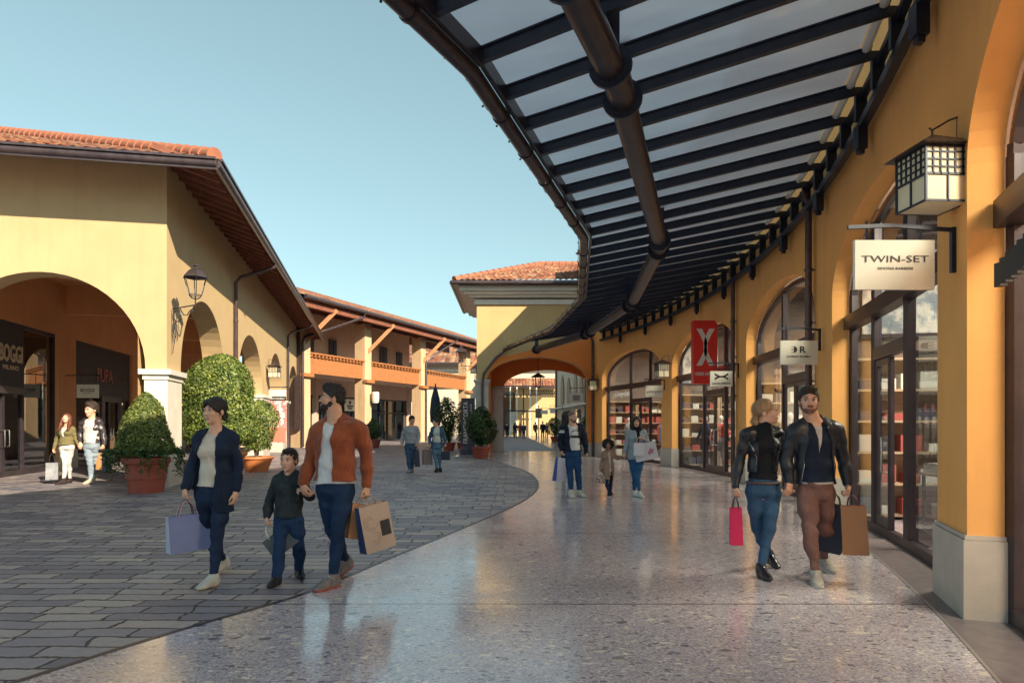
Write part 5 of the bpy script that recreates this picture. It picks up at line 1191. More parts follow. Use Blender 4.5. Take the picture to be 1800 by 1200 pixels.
def person(P):
    D = P['D']; H = P['H']; g = H / 1.76; male = P.get('male', True); b = P.get('build', 1.0); child = P.get('child', False)
    res = P.get('res', max(.0056, min(.0115, D * .00072)))
    W = lambda t: np.array(at(t[0], t[1], D + (t[2] if len(t) > 2 else 0)))
    sh = [W(t) for t in P['sh']]; el = [W(t) for t in P['el']]; wr = [W(t) for t in P['wr']]; hd = [W(t) for t in P['ha']]
    hip = [W(t) for t in P['hip']]; kn = [W(t) for t in P['kn']]; an = [W(t) for t in P['an']]
    neck = (sh[0] + sh[1]) / 2 + np.array((0, .01, .035 * g)); hm_ = (hip[0] + hip[1]) / 2
    if 'neck' in P: neck = W(P['neck'])
    right = sh[1] - sh[0]; right[2] = 0; right /= np.linalg.norm(right); up = neck - hm_; up /= np.linalg.norm(up); right -= up * (right @ up); right /= np.linalg.norm(right)
    bk = np.cross(up, right); RT = np.stack([right, bk, up], 1); T = lambda t: hm_ + (neck - hm_) * t
    sw = np.linalg.norm(sh[1] - sh[0]) / 2; hw = (.150 if male else .158) * g * b
    if child: hw *= .92
    feet = []
    for i in (0, 1):
        dx, dy_, mode = P['ft'][i]; v = np.array((dx, dy_, 0.)); v /= np.linalg.norm(v)
        if mode == 'p': an[i][2] = .092 * g + P.get('gz', 0.004); th = 0
        else: th = math.asin(min(.95, max(0, (an[i][2] - .092 * g) / (.165 * g))))
        f = np.array((v[0] * math.cos(th), v[1] * math.cos(th), -math.sin(th))); n = np.array((v[0] * math.sin(th), v[1] * math.sin(th), math.cos(th))); feet.append((f, n))
    hx, ht, hc = P['head']; top = W((hx, ht)); chin = W((hx, hc)); hs_ = (top[2] - chin[2]) / (.242 if P.get('hair') not in ('afro',) else .242) * P.get('hk', 1); hs_ = P.get('hs', hs_)
    hcn = (top * .47 + chin * .53) + np.array((0, P.get('hdy', -.01), 0)); RH = rotm(P.get('yaw', 0), P.get('pitch', 0), P.get('roll', 0))
    Hd = lambda x, y, z: hcn + RH @ (np.array((x, y, z)) * hs_); E = lambda r: np.array(r) * hs_
    def ell(c, r, k=.012, op='+', c2=None, r2=None): return prim(Hd(*c), Hd(*(c2 or c)), E(r), E(r2 or r), RH, k * hs_, op)
    fat = 1.0 if male else .95
    ops = [ell((0, .016, .036), (.074 * fat, .092, .082)), ell((0, -.022, -.02), (.060 * fat, .066, .080), .02), ell((0, -.034, -.074), ((.043 if male else .037), .044, .034), .025), ell((0, -.070, -.097), (.017, .016, .014), .015),
           ell((-.037, -.058, -.028), (.020, .022, .022), .02), ell((.037, -.058, -.028), (.020, .022, .022), .02), ell((-.036, -.079, .020), (.009,) * 3, .012, '+', (.036, -.079, .020)),
           ell((-.031, -.100, .001), (.017, .014, .011), .010, '-'), ell((.031, -.100, .001), (.017, .014, .011), .010, '-'),
           ell((0, -.086, .006), (.007,) * 3, .008, '+', (0, -.103, -.032), (.0105,) * 3), ell((-.012, -.093, -.035), (.008,) * 3, .006), ell((.012, -.093, -.035), (.008,) * 3, .006),
           ell((-.016, -.083, -.062), (.008,) * 3, .008, '+', (.016, -.083, -.062)),
           ell((-.074, .012, -.008), (.009, .019, .031), .006), ell((.074, .012, -.008), (.009, .019, .031), .006)]
    nr = (.058 if male else .046) * g * (1 if not child else .9)
    ops.append(prim(Hd(0, .024, -.06), neck + np.array((0, .005, -.03)), nr, nr * 1.12, None, .025))
    ops.append(prim(Hd(0, .026, -.04), T(.9), nr * .95, nr, None, .03))
    def torso(inf, w=1.0):
        s = g * b; q = []
        ch = (sw * .80 + inf, .112 * s + inf, .09) if male else (sw * .80 + inf, .100 * s + inf, .08); wa = (.137 * s + inf, .100 * s + inf, .09) if male else (.118 * s + inf, .088 * s + inf, .09); pe = (hw + inf, .108 * s + inf, .09)
        q.append(prim(T(.0), T(.12), pe, (pe[0] * .97, pe[1], .09), RT, .04)); q.append(prim(T(.12), T(.40), (pe[0] * .95, pe[1] * .98, .09), wa, RT, .04)); q.append(prim(T(.40), T(.72), wa, ch, RT, .04))
        q.append(prim(T(.72), T(.86), ch, (ch[0] * .85, ch[1] * .8, .06), RT, .04))
        for i in (0, 1): q.append(prim(T(.84), sh[i] + (T(.84) - sh[i]) * .12, (.05 * g + inf), (.052 * g + inf), None, .035)); q.append(prim(neck + np.array((0, .012, .012)), sh[i] * .72 + neck * .28 + np.array((0, 0, .008)), .036 * g + inf, .042 * g + inf, None, .045))
        if not male and not child:
            for sgn in (-1, 1): q.append(prim(*[T(.70) + right * sgn * .072 * g - bk * .072 * g] * 2, (.058 * g + inf, .052 * g + inf, .058 * g + inf), None, RT, .04))
        return q
    def arm(i, inf, to=1.0, a0=None, cuff=1.0):
        k = g * (1.05 if male else .86) * (.9 if child else 1) * b; e = wr[i] + (el[i] - wr[i]) * (1 - to); m = (sh[i] + el[i]) / 2
        return [prim(sh[i], m, .054 * k + inf, .047 * k + inf, None, .03), prim(m, el[i], .047 * k + inf, .041 * k + inf, None, .02), prim(el[i], el[i] * .6 + e * .4, .041 * k + inf, .040 * k + inf, None, .02), prim(el[i] * .6 + e * .4, e, .040 * k + inf, (.028 * k + inf) * cuff, None, .02)]
    def leg(i, inf, to=1.0, flare=1.0, th=1.0):
        k = g * b * (.92 if child else .93); e = an[i] + (kn[i] - an[i]) * (1 - to); c = kn[i] * .62 + an[i] * .38 + np.array((0, .022 * g, 0)); m = hip[i] * .5 + kn[i] * .5; hh = hip[i] + np.array((0, 0, .01))
        return [prim(hh, m, .088 * k * th + inf, .075 * k * th + inf, None, .035), prim(m, kn[i], .075 * k * th + inf, .054 * k + inf, None, .03), prim(kn[i], c, .054 * k + inf, .053 * k * flare + inf, None, .02), prim(c, e, .052 * k * flare + inf, (.034 * k + inf) * flare, None, .02)]
    ops += torso(-.014)
    for i in (0, 1):
        ops += arm(i, -.008, a0=1); ops += leg(i, -.013 if i < 9 else 0); f, n = feet[i]; ops.append(prim(an[i] - n * .03 * g, an[i] - n * .05 * g + f * .13 * g, .034 * g, .024 * g, None, .02))
        hp = P.get('hand', [('r', (1, 0, 0), 28), ('r', (-1, 0, 0), 28)])[i]; d = hd[i] - wr[i]; th_sgn = hp[3] if len(hp) > 3 else (1 if i == 0 else -1)
        ops += [prim(wr[i], wr[i] + d / np.linalg.norm(d) * .03 * g, .028 * g * (1 if male else .85), .026 * g * (1 if male else .85), None, .015)] + hand_ops(wr[i], hd[i], hp[1], th_sgn, g * (1.0 if male else .9) * (1.05 if child else 1), hp[2])
    fc = (an[0] + an[1]) / 2; base = (float(fc[0]), float(fc[1]), 0.0)
    root = fmesh('person', ops, res, skin(P.get('skin', 'fair')), None, base=base, label=P['label'], cat='person'); rt = root
    # face
    S = hs_
    if D < 30:
        for sx in (-1, 1):
            mb = MB(); c = Hd(sx * .031, -.0775, .001); mb.ball(c, .0125 * S, 12); e = make('eye', mb, M_EYEW, rt, smooth='all')
            gz = P.get('gaze', (0, 0)); mb = MB(); c = Hd(sx * .031 + gz[0] * .004, -.0862, .001 + gz[1] * .003); mb.ball(c, .0066 * S, 10); make('iris', mb, M_IRIS, e, smooth='all')
            mb = MB(); mb.tube([Hd(sx * .045, -.081, .006), Hd(sx * .031, -.0912, .0105), Hd(sx * .017, -.086, .005)], .0022 * S, 5); make('eyelash', mb, M_IRIS, rt, smooth='all')
            mb = MB(); bt = .0042 if male else .003; mb.tube([Hd(sx * .052, -.075, .022), Hd(sx * .036, -.0905, .0285), Hd(sx * .016, -.0935, .022)], [bt * S * .5, bt * S, bt * S * .8], 6); make('eyebrow', mb, P.get('hairmat', M_HAIRB), rt, smooth='all')
        sm_ = P.get('smile', .5); mb = MB(); w_ = .022 + .006 * sm_
        ly = -.0905; mb.tube([Hd(-w_, ly + .016, -.057 + .005 * sm_), Hd(-w_ * .5, ly + .002, -.0615), Hd(0, ly - .001, -.0605), Hd(w_ * .5, ly + .002, -.0615), Hd(w_, ly + .016, -.057 + .005 * sm_)], [.0012 * S, .0034 * S, .003 * S, .0034 * S, .0012 * S], 6)
        mb.tube([Hd(-w_ * .9, ly + .014, -.060 + .003 * sm_), Hd(-w_ * .5, ly + .003, -.0695 - .002 * sm_), Hd(0, ly, -.072 - .003 * sm_), Hd(w_ * .5, ly + .003, -.0695 - .002 * sm_), Hd(w_ * .9, ly + .014, -.060 + .003 * sm_)], [.001 * S, .004 * S, .0046 * S, .004 * S, .001 * S], 6); make('lips', mb, M_LIP, rt, smooth='all')
        if sm_ > .6: mb = MB(); mb.tube([Hd(-w_ * .7, ly + .008, -.0625), Hd(0, ly + .0015, -.0665), Hd(w_ * .7, ly + .008, -.0625)], [.002 * S, .0036 * S, .002 * S], 6); make('teeth', mb, M_TEETH, rt, smooth='all')
    # hair
    hl = lambda x, y, z: [RH[0, i] * (x - hcn[0]) + RH[1, i] * (y - hcn[1]) + RH[2, i] * (z - hcn[2]) for i in range(3)]
    hair = P.get('hair', 'short'); hm = P.get('hairmat', M_HAIRB); hres = max(.0045, res * .8); hv = P.get('hv', .012)
    def cut(a, c0): return ('cut', lambda x, y, z: (lambda q: (c0 * hs_ - (q[2] + a * q[1])))(hl(x, y, z)))
    hw_ = ('warp', lambda x, y, z: (lambda q: .0030 * np.sin(q[0] * 230 + 3 * np.sin(q[2] * 60)) * np.sin(q[1] * 110 + 2 * np.sin(q[0] * 80)))(hl(x, y, z)))
    if hair == 'short' or hair == 'quiff':
        o_ = [ell((0, .020, .044), (.0735 + hv * .35, .091 + hv * .7, .076 + hv * 1.3), .01), ell((0, .032, -.005), (.0705 + hv * .3, .081 + hv * .5, .075), .02), ell((-.070, -.012, .012), (.008, .016, .03), .015), ell((.070, -.012, .012), (.008, .016, .03), .015)]
        if hair == 'quiff': o_ += [ell((0, -.052, .106), (.050, .040, .030), .03), ell((0, -.0, .115), (.055, .06, .02), .03)]
        else: o_ += [ell((.012, -.060, .098), (.050, .028, .020), .02)]
        o_ += [cut(.80, -.006), ell((0, -.120, .008), (.060, .062, .072), .006, '-'), ell((0, -.10, -.05), (.10, .085, .06), .01, '-'), hw_]; fmesh('hair', o_, hres, hm, rt)
    elif hair == 'buzz': fmesh('hair', [ell((0, .018, .040), (.0755, .0935, .081), .01), cut(.80, .004), ell((0, -.115, .01), (.058, .058, .064), .006, '-')], hres, mat('stubble_scalp', (.16, .09, .065), .7), rt)
    elif hair in ('long', 'pony', 'bun'):
        o_ = [ell((0, .022, .042), (.088, .102, .090), .01)]
        if hair == 'long':
            for sx in (-1, 1): o_ += [prim(Hd(sx * .070, .01, .02), Hd(sx * .082, -.0, -.13), E((.030, .045, .03)), E((.034, .040, .03)), RH, .03), prim(Hd(sx * .082, .0, -.13), Hd(sx * .085, -.05, -.26), E((.034, .035, .03)), E((.018, .018, .03)), RH, .03)]
            o_ += [prim(Hd(0, .07, .0), Hd(0, .085, -.22), E((.07, .035, .03)), E((.06, .03, .03)), RH, .03)]
        if hair == 'pony': o_ += [prim(Hd(0, .09, .0), Hd(-.01, .11, -.07), E((.034, .03, .03)), E((.030, .030, .03)), RH, .02), prim(Hd(-.01, .11, -.07), Hd(-.045, .06, -.22), E((.030,) * 3), E((.024,) * 3), RH, .02), prim(Hd(-.045, .06, -.22), Hd(-.06, -.02, -.32), E((.024,) * 3), E((.010,) * 3), RH, .02)]
        if hair == 'bun': o_ += [prim(Hd(0, .10, -.01), Hd(.02, .11, -.03), E((.035,) * 3), E((.03,) * 3), RH, .02), prim(Hd(.05, .06, -.05), Hd(.085, .04, -.115), E((.018,) * 3), E((.006,) * 3), RH, .02)]
        o_ += [ell((0, -.105, -.035), (.062, .070, .098), .008, '-')]
        if hair != 'long': o_ += [cut(.75, -.035)]
        if P.get('fringe'): o_ += [ell((-.03, -.082, .052), (.010, .016, .028), .02, '+', (-.062, -.055, .02)), ell((.03, -.082, .056), (.010, .016, .026), .02, '+', (.064, -.05, .015)), ell((0, -.075, .075), (.04, .02, .02), .02)]
        o_ += [hw_]; fmesh('hair', o_, hres, hm, rt)
    elif hair == 'afro':
        fmesh('hair', [ell((0, .035, .03), (.150, .125, .132), .01), ell((0, -.12, -.02), (.068, .10, .095), .02, '-'), ('warp', lambda x, y, z: .007 * np.sin(x * 150) * np.sin(y * 160 + 1) * np.sin(z * 140))], hres, hm, rt)
    ho = [c for c in bpy.data.objects if c.parent == rt and c.name.startswith('hair')]
    if ho and D < 18 and hair != 'buzz':
        ho = ho[0]; me = ho.data; nv = len(me.vertices); co = np.empty(nv * 3, np.float32); me.vertices.foreach_get('co', co); co = co.reshape(-1, 3).astype(float); no = np.empty(nv * 3, np.float32); me.vertices.foreach_get('normal', no); no = no.reshape(-1, 3).astype(float)
        rg = np.random.default_rng(P.get('seed', 1)); ns = int(min(2600, nv * .8)); ii = rg.integers(0, nv, ns); p = co[ii]; n = no[ii]
        fl = {'long': (0, .0, -1), 'pony': (0, 1, -.3), 'bun': (0, 1, -.2), 'afro': (0, 0, 0), 'short': (0, .5, -.4), 'quiff': (0, .7, .15)}[hair]; fl = RH @ np.array(fl, float)
        d = fl + n * (.9 if hair == 'afro' else .28) + rg.normal(0, .28 if hair != 'afro' else .8, (ns, 3)); d /= np.linalg.norm(d, axis=1)[:, None]; L_ = rg.uniform(.012, .028, ns)[:, None] * (1.5 if hair in ('long', 'afro') else 1) * hs_; w = np.cross(d, n); w /= np.linalg.norm(w, axis=1)[:, None] + 1e-9; w = w * .0014 * max(1, D / 8)
        q = p - n * .002; V = np.stack([q - w, q + w, q + d * L_ + w * .3, q + d * L_ - w * .3], 1).reshape(-1, 3); mb = MB(); mb.v = [tuple(x) for x in (V + np.array(BASE[rt.name]))]; mb.f = [(4 * k_, 4 * k_ + 1, 4 * k_ + 2, 4 * k_ + 3) for k_ in range(ns)]; mb.m = [0] * ns
        st_ = make('hair_strands', mb, hm, ho); st_['kind'] = 'stuff'
    if P.get('beard'):
        t_ = P['beard']; fmesh('beard', [ell((0, -.034, -.070), (.050 + t_, .050 + t_, .042 + t_), .02), ell((0, -.068, -.092), (.020 + t_, .018 + t_, .018 + t_), .02), ell((-.055, -.005, -.045), (.012, .028, .035), .02), ell((.055, -.005, -.045), (.012, .028, .035), .02), ell((-.018, -.092, -.053), (.007,) * 3, .01, '+', (.018, -.092, -.053)),
              ell((0, -.105, -.0665), (.019, .02, .0085), .004, '-'), ('cut', lambda x, y, z: (lambda q: np.maximum(q[2] + .046 * hs_ - .35 * np.maximum(0, q[1] + .05 * hs_) * 1.6, q[1] - .02 * hs_))(hl(x, y, z))), hw_], hres, P.get('beardmat', hm), rt)
    # ---- clothes
    X0, Y0 = hm_[0], hm_[1]; zc = lambda py: CZ - (py - 745) / 1200 * D; xc = lambda px: (px - 900) / 1200 * D
    def opening(t, depth=0.0):              # (xl, xr, y) at the top and at the bottom, in pixels
        (a0, a1, ay), (b0, b1, by) = t; za, zb = zc(ay), zc(by); A0, A1, B0, B1 = xc(a0), xc(a1), xc(b0), xc(b1)
        def f(x, y, z):
            u = np.clip((z - zb) / (za - zb), -.3, 1.4); l = B0 + (A0 - B0) * u; r = B1 + (A1 - B1) * u
            return -np.maximum(np.maximum(l - x, x - r), (y - (T(.5)[1] - depth)))
        return ('cut', f)
    hemcut = lambda py: ('cut', lambda x, y, z: zc(py) - z)
    tr = P['legs']; o_ = [prim(T(.0), T(.13), (hw + .010, .112 * g * b + .008, .07), (hw * .93 + .008, .104 * g * b + .006, .05), RT, .03), prim(T(.13), T(.28), (hw * .93 + .006, .104 * g * b + .004, .05), ((.137 if male else .118) * g * b + .006, .100 * g * b, .05), RT, .03)]
    for i in (0, 1): o_ += leg(i, tr.get('inf', .010), tr.get('to', .93), tr.get('flare', 1.0))
    zt = T(.26)[2]; o_ += [('cut', lambda x, y, z: z - (zt + .02))]; o_ += [('warp', wrinkle(tr.get('wr', .005) * g, P.get('seed', 1) + 3, 1.25))]; fmesh('trousers', o_, res, tr['mat'], rt)
    if 'belt' in P: mb = MB(); q = T(.155); n = 28; mb.tube([q + right * (hw * .955 + .016) * math.cos(2 * math.pi * i / n) + bk * (.108 * g * b + .016) * math.sin(2 * math.pi * i / n) for i in range(n + 1)], .011, 5, caps=False); make('belt', mb, P['belt'], rt, smooth='all')
    if 'shirt' in P:
        s_ = P['shirt']; o_ = torso(s_.get('inf', .012))
        if s_.get('neckcut', True): o_ += [('cut', lambda x, y, z: z - (neck[2] - .002 * g + .55 * (y - neck[1])))]
        else: o_ += [prim(neck + np.array((0, 0, -.03)), neck + (Hd(0, .02, -.09) - neck) * .75, nr + .010, nr + .010, None, .02)]
        o_ += [hemcut(s_['hem'])]
        if s_.get('sleeve'): o_ += arm(0, .012 + s_.get('sinf', 0), s_['sleeve'], cuff=s_.get('cuff', 1)) + arm(1, .012 + s_.get('sinf', 0), s_['sleeve'], cuff=s_.get('cuff', 1))
        o_ += [('warp', wrinkle(s_.get('wr', .005) * g, P.get('seed', 1)))]; fmesh('shirt', o_, res, s_['mat'], rt, slot=s_.get('slot'))
    if 'inner' in P:
        s_ = P['inner']; o_ = torso(.017) + [('cut', lambda x, y, z: z - (neck[2] + .5 * (y - neck[1]))), opening(s_['open']), hemcut(s_['hem']), ('warp', wrinkle(.002 * g, 9))]; fmesh('cardigan', o_, res, s_['mat'], rt)
    if 'jacket' in P:
        j = P['jacket']; inf = j.get('inf', .026) * g; o_ = torso(inf)
        if 'skirt' in j: zk = zc(j['skirt']); q = hm_.copy(); q[2] = zk; q2 = T(.3); o_ += [prim(q2, q, (hw * .92 + inf, .105 * g + inf, .1), (hw * 1.0 + j.get('fl', .035), .115 * g + .035, .1), RT, .04)]
        o_ += [('cut', lambda x, y, z: z - (neck[2] + .022 * g + .75 * (y - neck[1])))]
        cl_ = j.get('stand', 0) * g
        if cl_:
            for s in (-1, 1): a_, b_, c_ = neck + np.array((0, .062, .045)) * g, neck + right * s * .066 * g + np.array((0, .008, .035)) * g, neck + right * s * .048 * g + np.array((0, -.058, -.012)) * g; o_ += [prim(a_, b_, cl_, cl_, None, .015), prim(b_, c_, cl_, cl_ * .9, None, .015)]
        o_ += [prim(neck + right * s * .055 * g + np.array((0, .012, .0)), neck + right * s * .03 * g + np.array((0, .055, .02)), .02 * g, .02 * g, None, .02) for s in (-1, 1)] if j.get('collar', True) else []
        if 'open' in j: o_ += [opening(j['open'])]
        o_ += [hemcut(j['hem'])]
        if j.get('rib'): o_ += []
        if j.get('hood'): o_ += [prim(neck + right * .085 * g + np.array((0, .01, .02)), neck + np.array((0, .09, .03)), .042 * g, .055 * g, None, .03), prim(neck - right * .085 * g + np.array((0, .01, .02)), neck + np.array((0, .09, .03)), .042 * g, .055 * g, None, .03), prim(neck + right * .085 * g + np.array((0, .01, .02)), neck + np.array((0, -.085, -.045)) * g, .036 * g, .026 * g, None, .02), prim(neck - right * .085 * g + np.array((0, .01, .02)), neck + np.array((0, -.085, -.045)) * g, .036 * g, .026 * g, None, .02)]
        for i in (0, 1): o_ += arm(i, inf * .5, j.get('sleeve', .93), cuff=j.get('cuff', .95))
        o_ += [('warp', wrinkle(j.get('wr', .007) * g, P.get('seed', 1) + 7))]
        fmesh('jacket', o_, res, j['mat'], rt, slot=(lambda c: j['slot'](c, zc, xc)) if 'slot' in j else None)
        for (pts, w_) in j.get('zips', []):
            mb = MB(); line = []
            for (px, py) in pts: x, z = xc(px), zc(py); line.append((x, None, z))
            bv = BV(rt, 'jacket'); L3 = []
            for x, _, z in line:
                h = bv.ray_cast(Vector((x, D - 1.5, z)), Vector((0, 1, 0)))
                if h[0] is not None: L3.append(h[0] - Vector((0, .002, 0)))
            if len(L3) > 1: mb.tube(L3, w_, 5); make('zip', mb, M_CHROME, rt, smooth='all')
    # ---- shoes
    so_ = P['shoes']
    for i in (0, 1):
        f, n = feet[i]; a = an[i]; k = g * so_.get('k', 1.0); s = np.cross(f, n); Rm = np.stack([s, f, n], 1); low = -.090 * g
        o_ = [prim(a - n * .045 * k - f * .040 * k, a - n * .052 * k + f * .02 * k, (.034 * k, .04 * k, .04 * k), (.034 * k, .05 * k, .038 * k), Rm, .03), prim(a - n * .052 * k + f * .02 * k, a - n * .060 * k + f * .12 * k, (.036 * k, .05 * k, .038 * k), (.045 * k, .05 * k, .030 * k), Rm, .03), prim(a - n * .060 * k + f * .12 * k, a - n * .066 * k + f * .165 * k, (.045 * k, .04 * k, .030 * k), (.036 * k, .035 * k, .022 * k), Rm, .02),
              prim(a - n * .05 * k, a + n * so_.get('high', .0) - f * .012 * k, .043 * k, .044 * k, None, .03), prim(a - n * .004 * k, a - n * .040 * k + f * .085 * k, .041 * k, .036 * k, None, .03)]
        if so_.get('thick'): o_ += [prim(a - n * .085 * k - f * .045 * k, a - n * .085 * k + f * .15 * k, (.040 * k, .04 * k, .012 * k), (.047 * k, .045 * k, .012 * k), Rm, .01)]
        o_ += [('cut', lambda x, y, z, a=a, n=n: low - ((x - a[0]) * n[0] + (y - a[1]) * n[1] + (z - a[2]) * n[2]))]
        sl_ = lambda c, a=a, n=n: ((c - a) @ n < low + .022 * g).astype(int) if so_.get('sole') else np.zeros(len(c), int)
        fmesh('shoe', o_, min(res, .008), [so_['mat']] + ([so_['sole']] if so_.get('sole') else []), rt, slot=sl_)
        if so_.get('lace') and D < 8:
            bv = None; mb = MB()
            for q in range(4): c0 = a + (n * (.018 - .013 * q) + f * (.052 + .021 * q)) * k; mb.tube([c0 - s * .026 * k - n * .012 * k, c0 + n * .002, c0 + s * .026 * k - n * .012 * k], .0032, 5)
            make('laces', mb, so_['lace'], rt, smooth='all')
    for w_ in P.get('wristband', []):
        i, m_ = w_; mb = MB(); d = Vector(wr[i] - el[i]).normalized(); c = Vector(wr[i]) - d * .005; mb.tube([c - d * .014, c + d * .014], .036 * g, 14); make('watch', mb, m_, rt, smooth=True)
    if P.get('necklace'):
        mb = MB(); n = 12; mb.tube([neck + right * .062 * g * math.cos(math.pi * i / n) + np.array((0, -.085 * g - .03 * math.sin(math.pi * i / n), -.02 - .085 * g * math.sin(math.pi * i / n))) for i in range(n + 1)], .003, 5); make('necklace', mb, mat('silver_pink', (.5, .35, .35), .35, .6), rt, smooth='all')
    P['_hand'] = [Vector(hd[i]) for i in (0, 1)]; P['_wr'] = wr; return root
def BV(root, name):
    from mathutils.bvhtree import BVHTree
    o = [c for c in bpy.data.objects if c.parent == root and c.name.startswith(name)][0]; b = BASE[root.name]
    return BVHTree.FromPolygons([v.co + b for v in o.data.vertices], [tuple(p.vertices) for p in o.data.polygons])

# ---- shopping bags
def paper(name, c): return mat(name, c, .55, 0, tuple(x * .92 for x in c), 3, 3, .15, 12, bdist=.01)
def bag(grip, w, h, d, rz, mt, label, roll=0, hl=.16, hmat=None, side=None, inside=None, pitch=0, art=None, sag=0):
    """grip = where the fingers hold it; w width, h height, d depth; rz turn about the vertical, roll tilt in its own plane"""
    M = Matrix.Rotation(R(rz), 3, 'Z') @ Matrix.Rotation(R(roll), 3, 'Y') @ Matrix.Rotation(R(pitch), 3, 'X'); G = Vector(grip); Q = lambda x, y, z: G + M @ Vector((x, y, z)); zt, zb = -hl, -hl - h; a, c = w / 2, d / 2
    o = thing('shopping_bag', tuple(Q(0, 0, zb)), label, 'shopping bag', 'paper shopping bags'); mb = MB(); e = .10 * d; hh = h * .3
    V = [Q(-a, -c, zb), Q(a, -c, zb), Q(a, c, zb), Q(-a, c, zb), Q(-a + .004, -c * .55, zt), Q(a - .004, -c * .55, zt), Q(a - .004, c * .55, zt), Q(-a + .004, c * .55, zt),
         Q(-a + .02 * (w > .1), 0, zt), Q(a - .02 * (w > .1), 0, zt), Q(-a + .008, 0, zb + hh), Q(a - .008, 0, zb + hh)]
    mb.add(V, [(0, 3, 2, 1)], 0); mb.add(V, [(0, 1, 5, 4), (2, 3, 7, 6)], 0); mb.add(V, [(1, 2, 11), (1, 11, 9, 5), (11, 2, 6, 9), (3, 0, 10), (10, 0, 4, 8), (3, 10, 8, 7)], 1)
    t = .003; I = [Q(x, y, zt - .03) for x, y in ((-a + .01, -c * .5), (a - .01, -c * .5), (a - .01, c * .5), (-a + .01, c * .5))]; mb.add(I, [(0, 1, 2, 3)], 2)
    make('bag_body', mb, [mt, side or mt, inside or M_INTD], o)
    for s in (-1, 1):
        hm = MB(); ww = w * .22; y = s * c * .5; hm.tube([Q(-ww, y, zt - .03), Q(-ww, y, zt + .01), Q(-ww * .75, y * .8, zt + hl * .6), Q(-ww * .2, y * .3, -.004), Q(ww * .2, y * .3, -.004), Q(ww * .75, y * .8, zt + hl * .6), Q(ww, y, zt + .01), Q(ww, y, zt - .03)], .0045, 6); make('bag_handle', hm, hmat or M_BLACK, o, smooth='all')
    if art:
        fr = lambda x, z, t=.002: Q(x, -c + (c * .45) * (z + .0) / h - t, zb + z)
        for (nm, poly, m_) in art:
            am = MB(); am.add([fr(x, z) for x, z in poly], [tuple(range(len(poly)))]); make(nm, am, m_, o)
    return o
J = {}
den = lambda n, c: cloth(n, tuple(x * .8 for x in c), tuple(min(1, x * 1.15) for x in c), .85, .3, 420, sc=5, spec=.15)
W1 = dict(D=6.35, H=1.70, male=False, seed=1, skin='fair', label='smiling woman in a long navy coat and cream top walking beside the boy', head=(377, 697, 746), yaw=-16, pitch=4, roll=-4, smile=.9, hair='bun', fringe=True, hairmat=M_HAIRB,
  sh=[(351, 774), (407, 773)], neck=(379, 757), el=[(338, 818, .03), (418, 822, .05)], wr=[(326, 858, -.06), (414, 864, -.02)], ha=[(321, 880, -.08), (413, 888, -.04)],
  hip=[(361, 876), (392, 876)], kn=[(362, 945, .08), (381, 942, -.10)], an=[(393, 984, .42), (375, 1010, -.18)], ft=[(-.25, -1, 'h'), (-.35, -1, 'p')],
  hand=[('g', (.7, .5, 0), 62), ('r', (-1, .2, 0), 30)], legs=dict(mat=den('navy_jeans', (.018, .030, .065)), to=.90, inf=.006), shoes=dict(mat=cloth('white_canvas', (.62, .60, .56), bump=.1), sole=mat('pale_rubber', (.6, .5, .3), .6), lace=M_WHITE),
  shirt=dict(mat=cloth('cream_silk', (.62, .53, .44), (.55, .46, .38), .45, .1, 40, spec=.5), hem=853), jacket=dict(mat=cloth('navy_wool', (.012, .022, .052)), hem=897, skirt=897, open=((366, 386, 757), (341, 387, 853)), sleeve=.88, inf=.026, cuff=1.15, fl=.03))
BOY = dict(D=6.35, H=1.26, male=True, child=True, build=1.0, seed=2, skin='fair', label="smiling boy in a dark hooded jacket between two adults", head=(508, 786, 828), yaw=-8, pitch=0, smile=1, hair='short', hv=.006, hairmat=M_HAIRB,
  sh=[(487, 845), (527, 843)], neck=(508, 836), el=[(474, 880, .02), (545, 872, .02)], wr=[(469, 908, -.03), (539, 866, -.05)], ha=[(468, 922, -.05), (531, 861, -.07)],
  hip=[(495, 915), (520, 915)], kn=[(491, 958, -.05), (525, 955, .06)], an=[(487, 1008, -.1), (526, 1000, .25)], ft=[(-.15, -1, 'p'), (.5, -1, 'p')],
  hand=[('g', (.9, .3, 0), 62), ('r', (-.2, .4, -.9), 48)], legs=dict(mat=den('boy_jeans', (.02, .045, .11)), to=.98, flare=1.18, inf=.014, wr=.009), shoes=dict(mat=cloth('black_leather_boot', (.02, .02, .025), rough=.45), high=.03, k=1.12),
  shirt=dict(mat=cloth('grey_tee', (.2, .2, .22)), hem=902, inf=.0, wr=0), jacket=dict(mat=cloth('charcoal_fleece', (.018, .024, .032), (.03, .038, .045), sc=20), hem=908, hood=True, inf=.036, sleeve=.97, cuff=1.1))
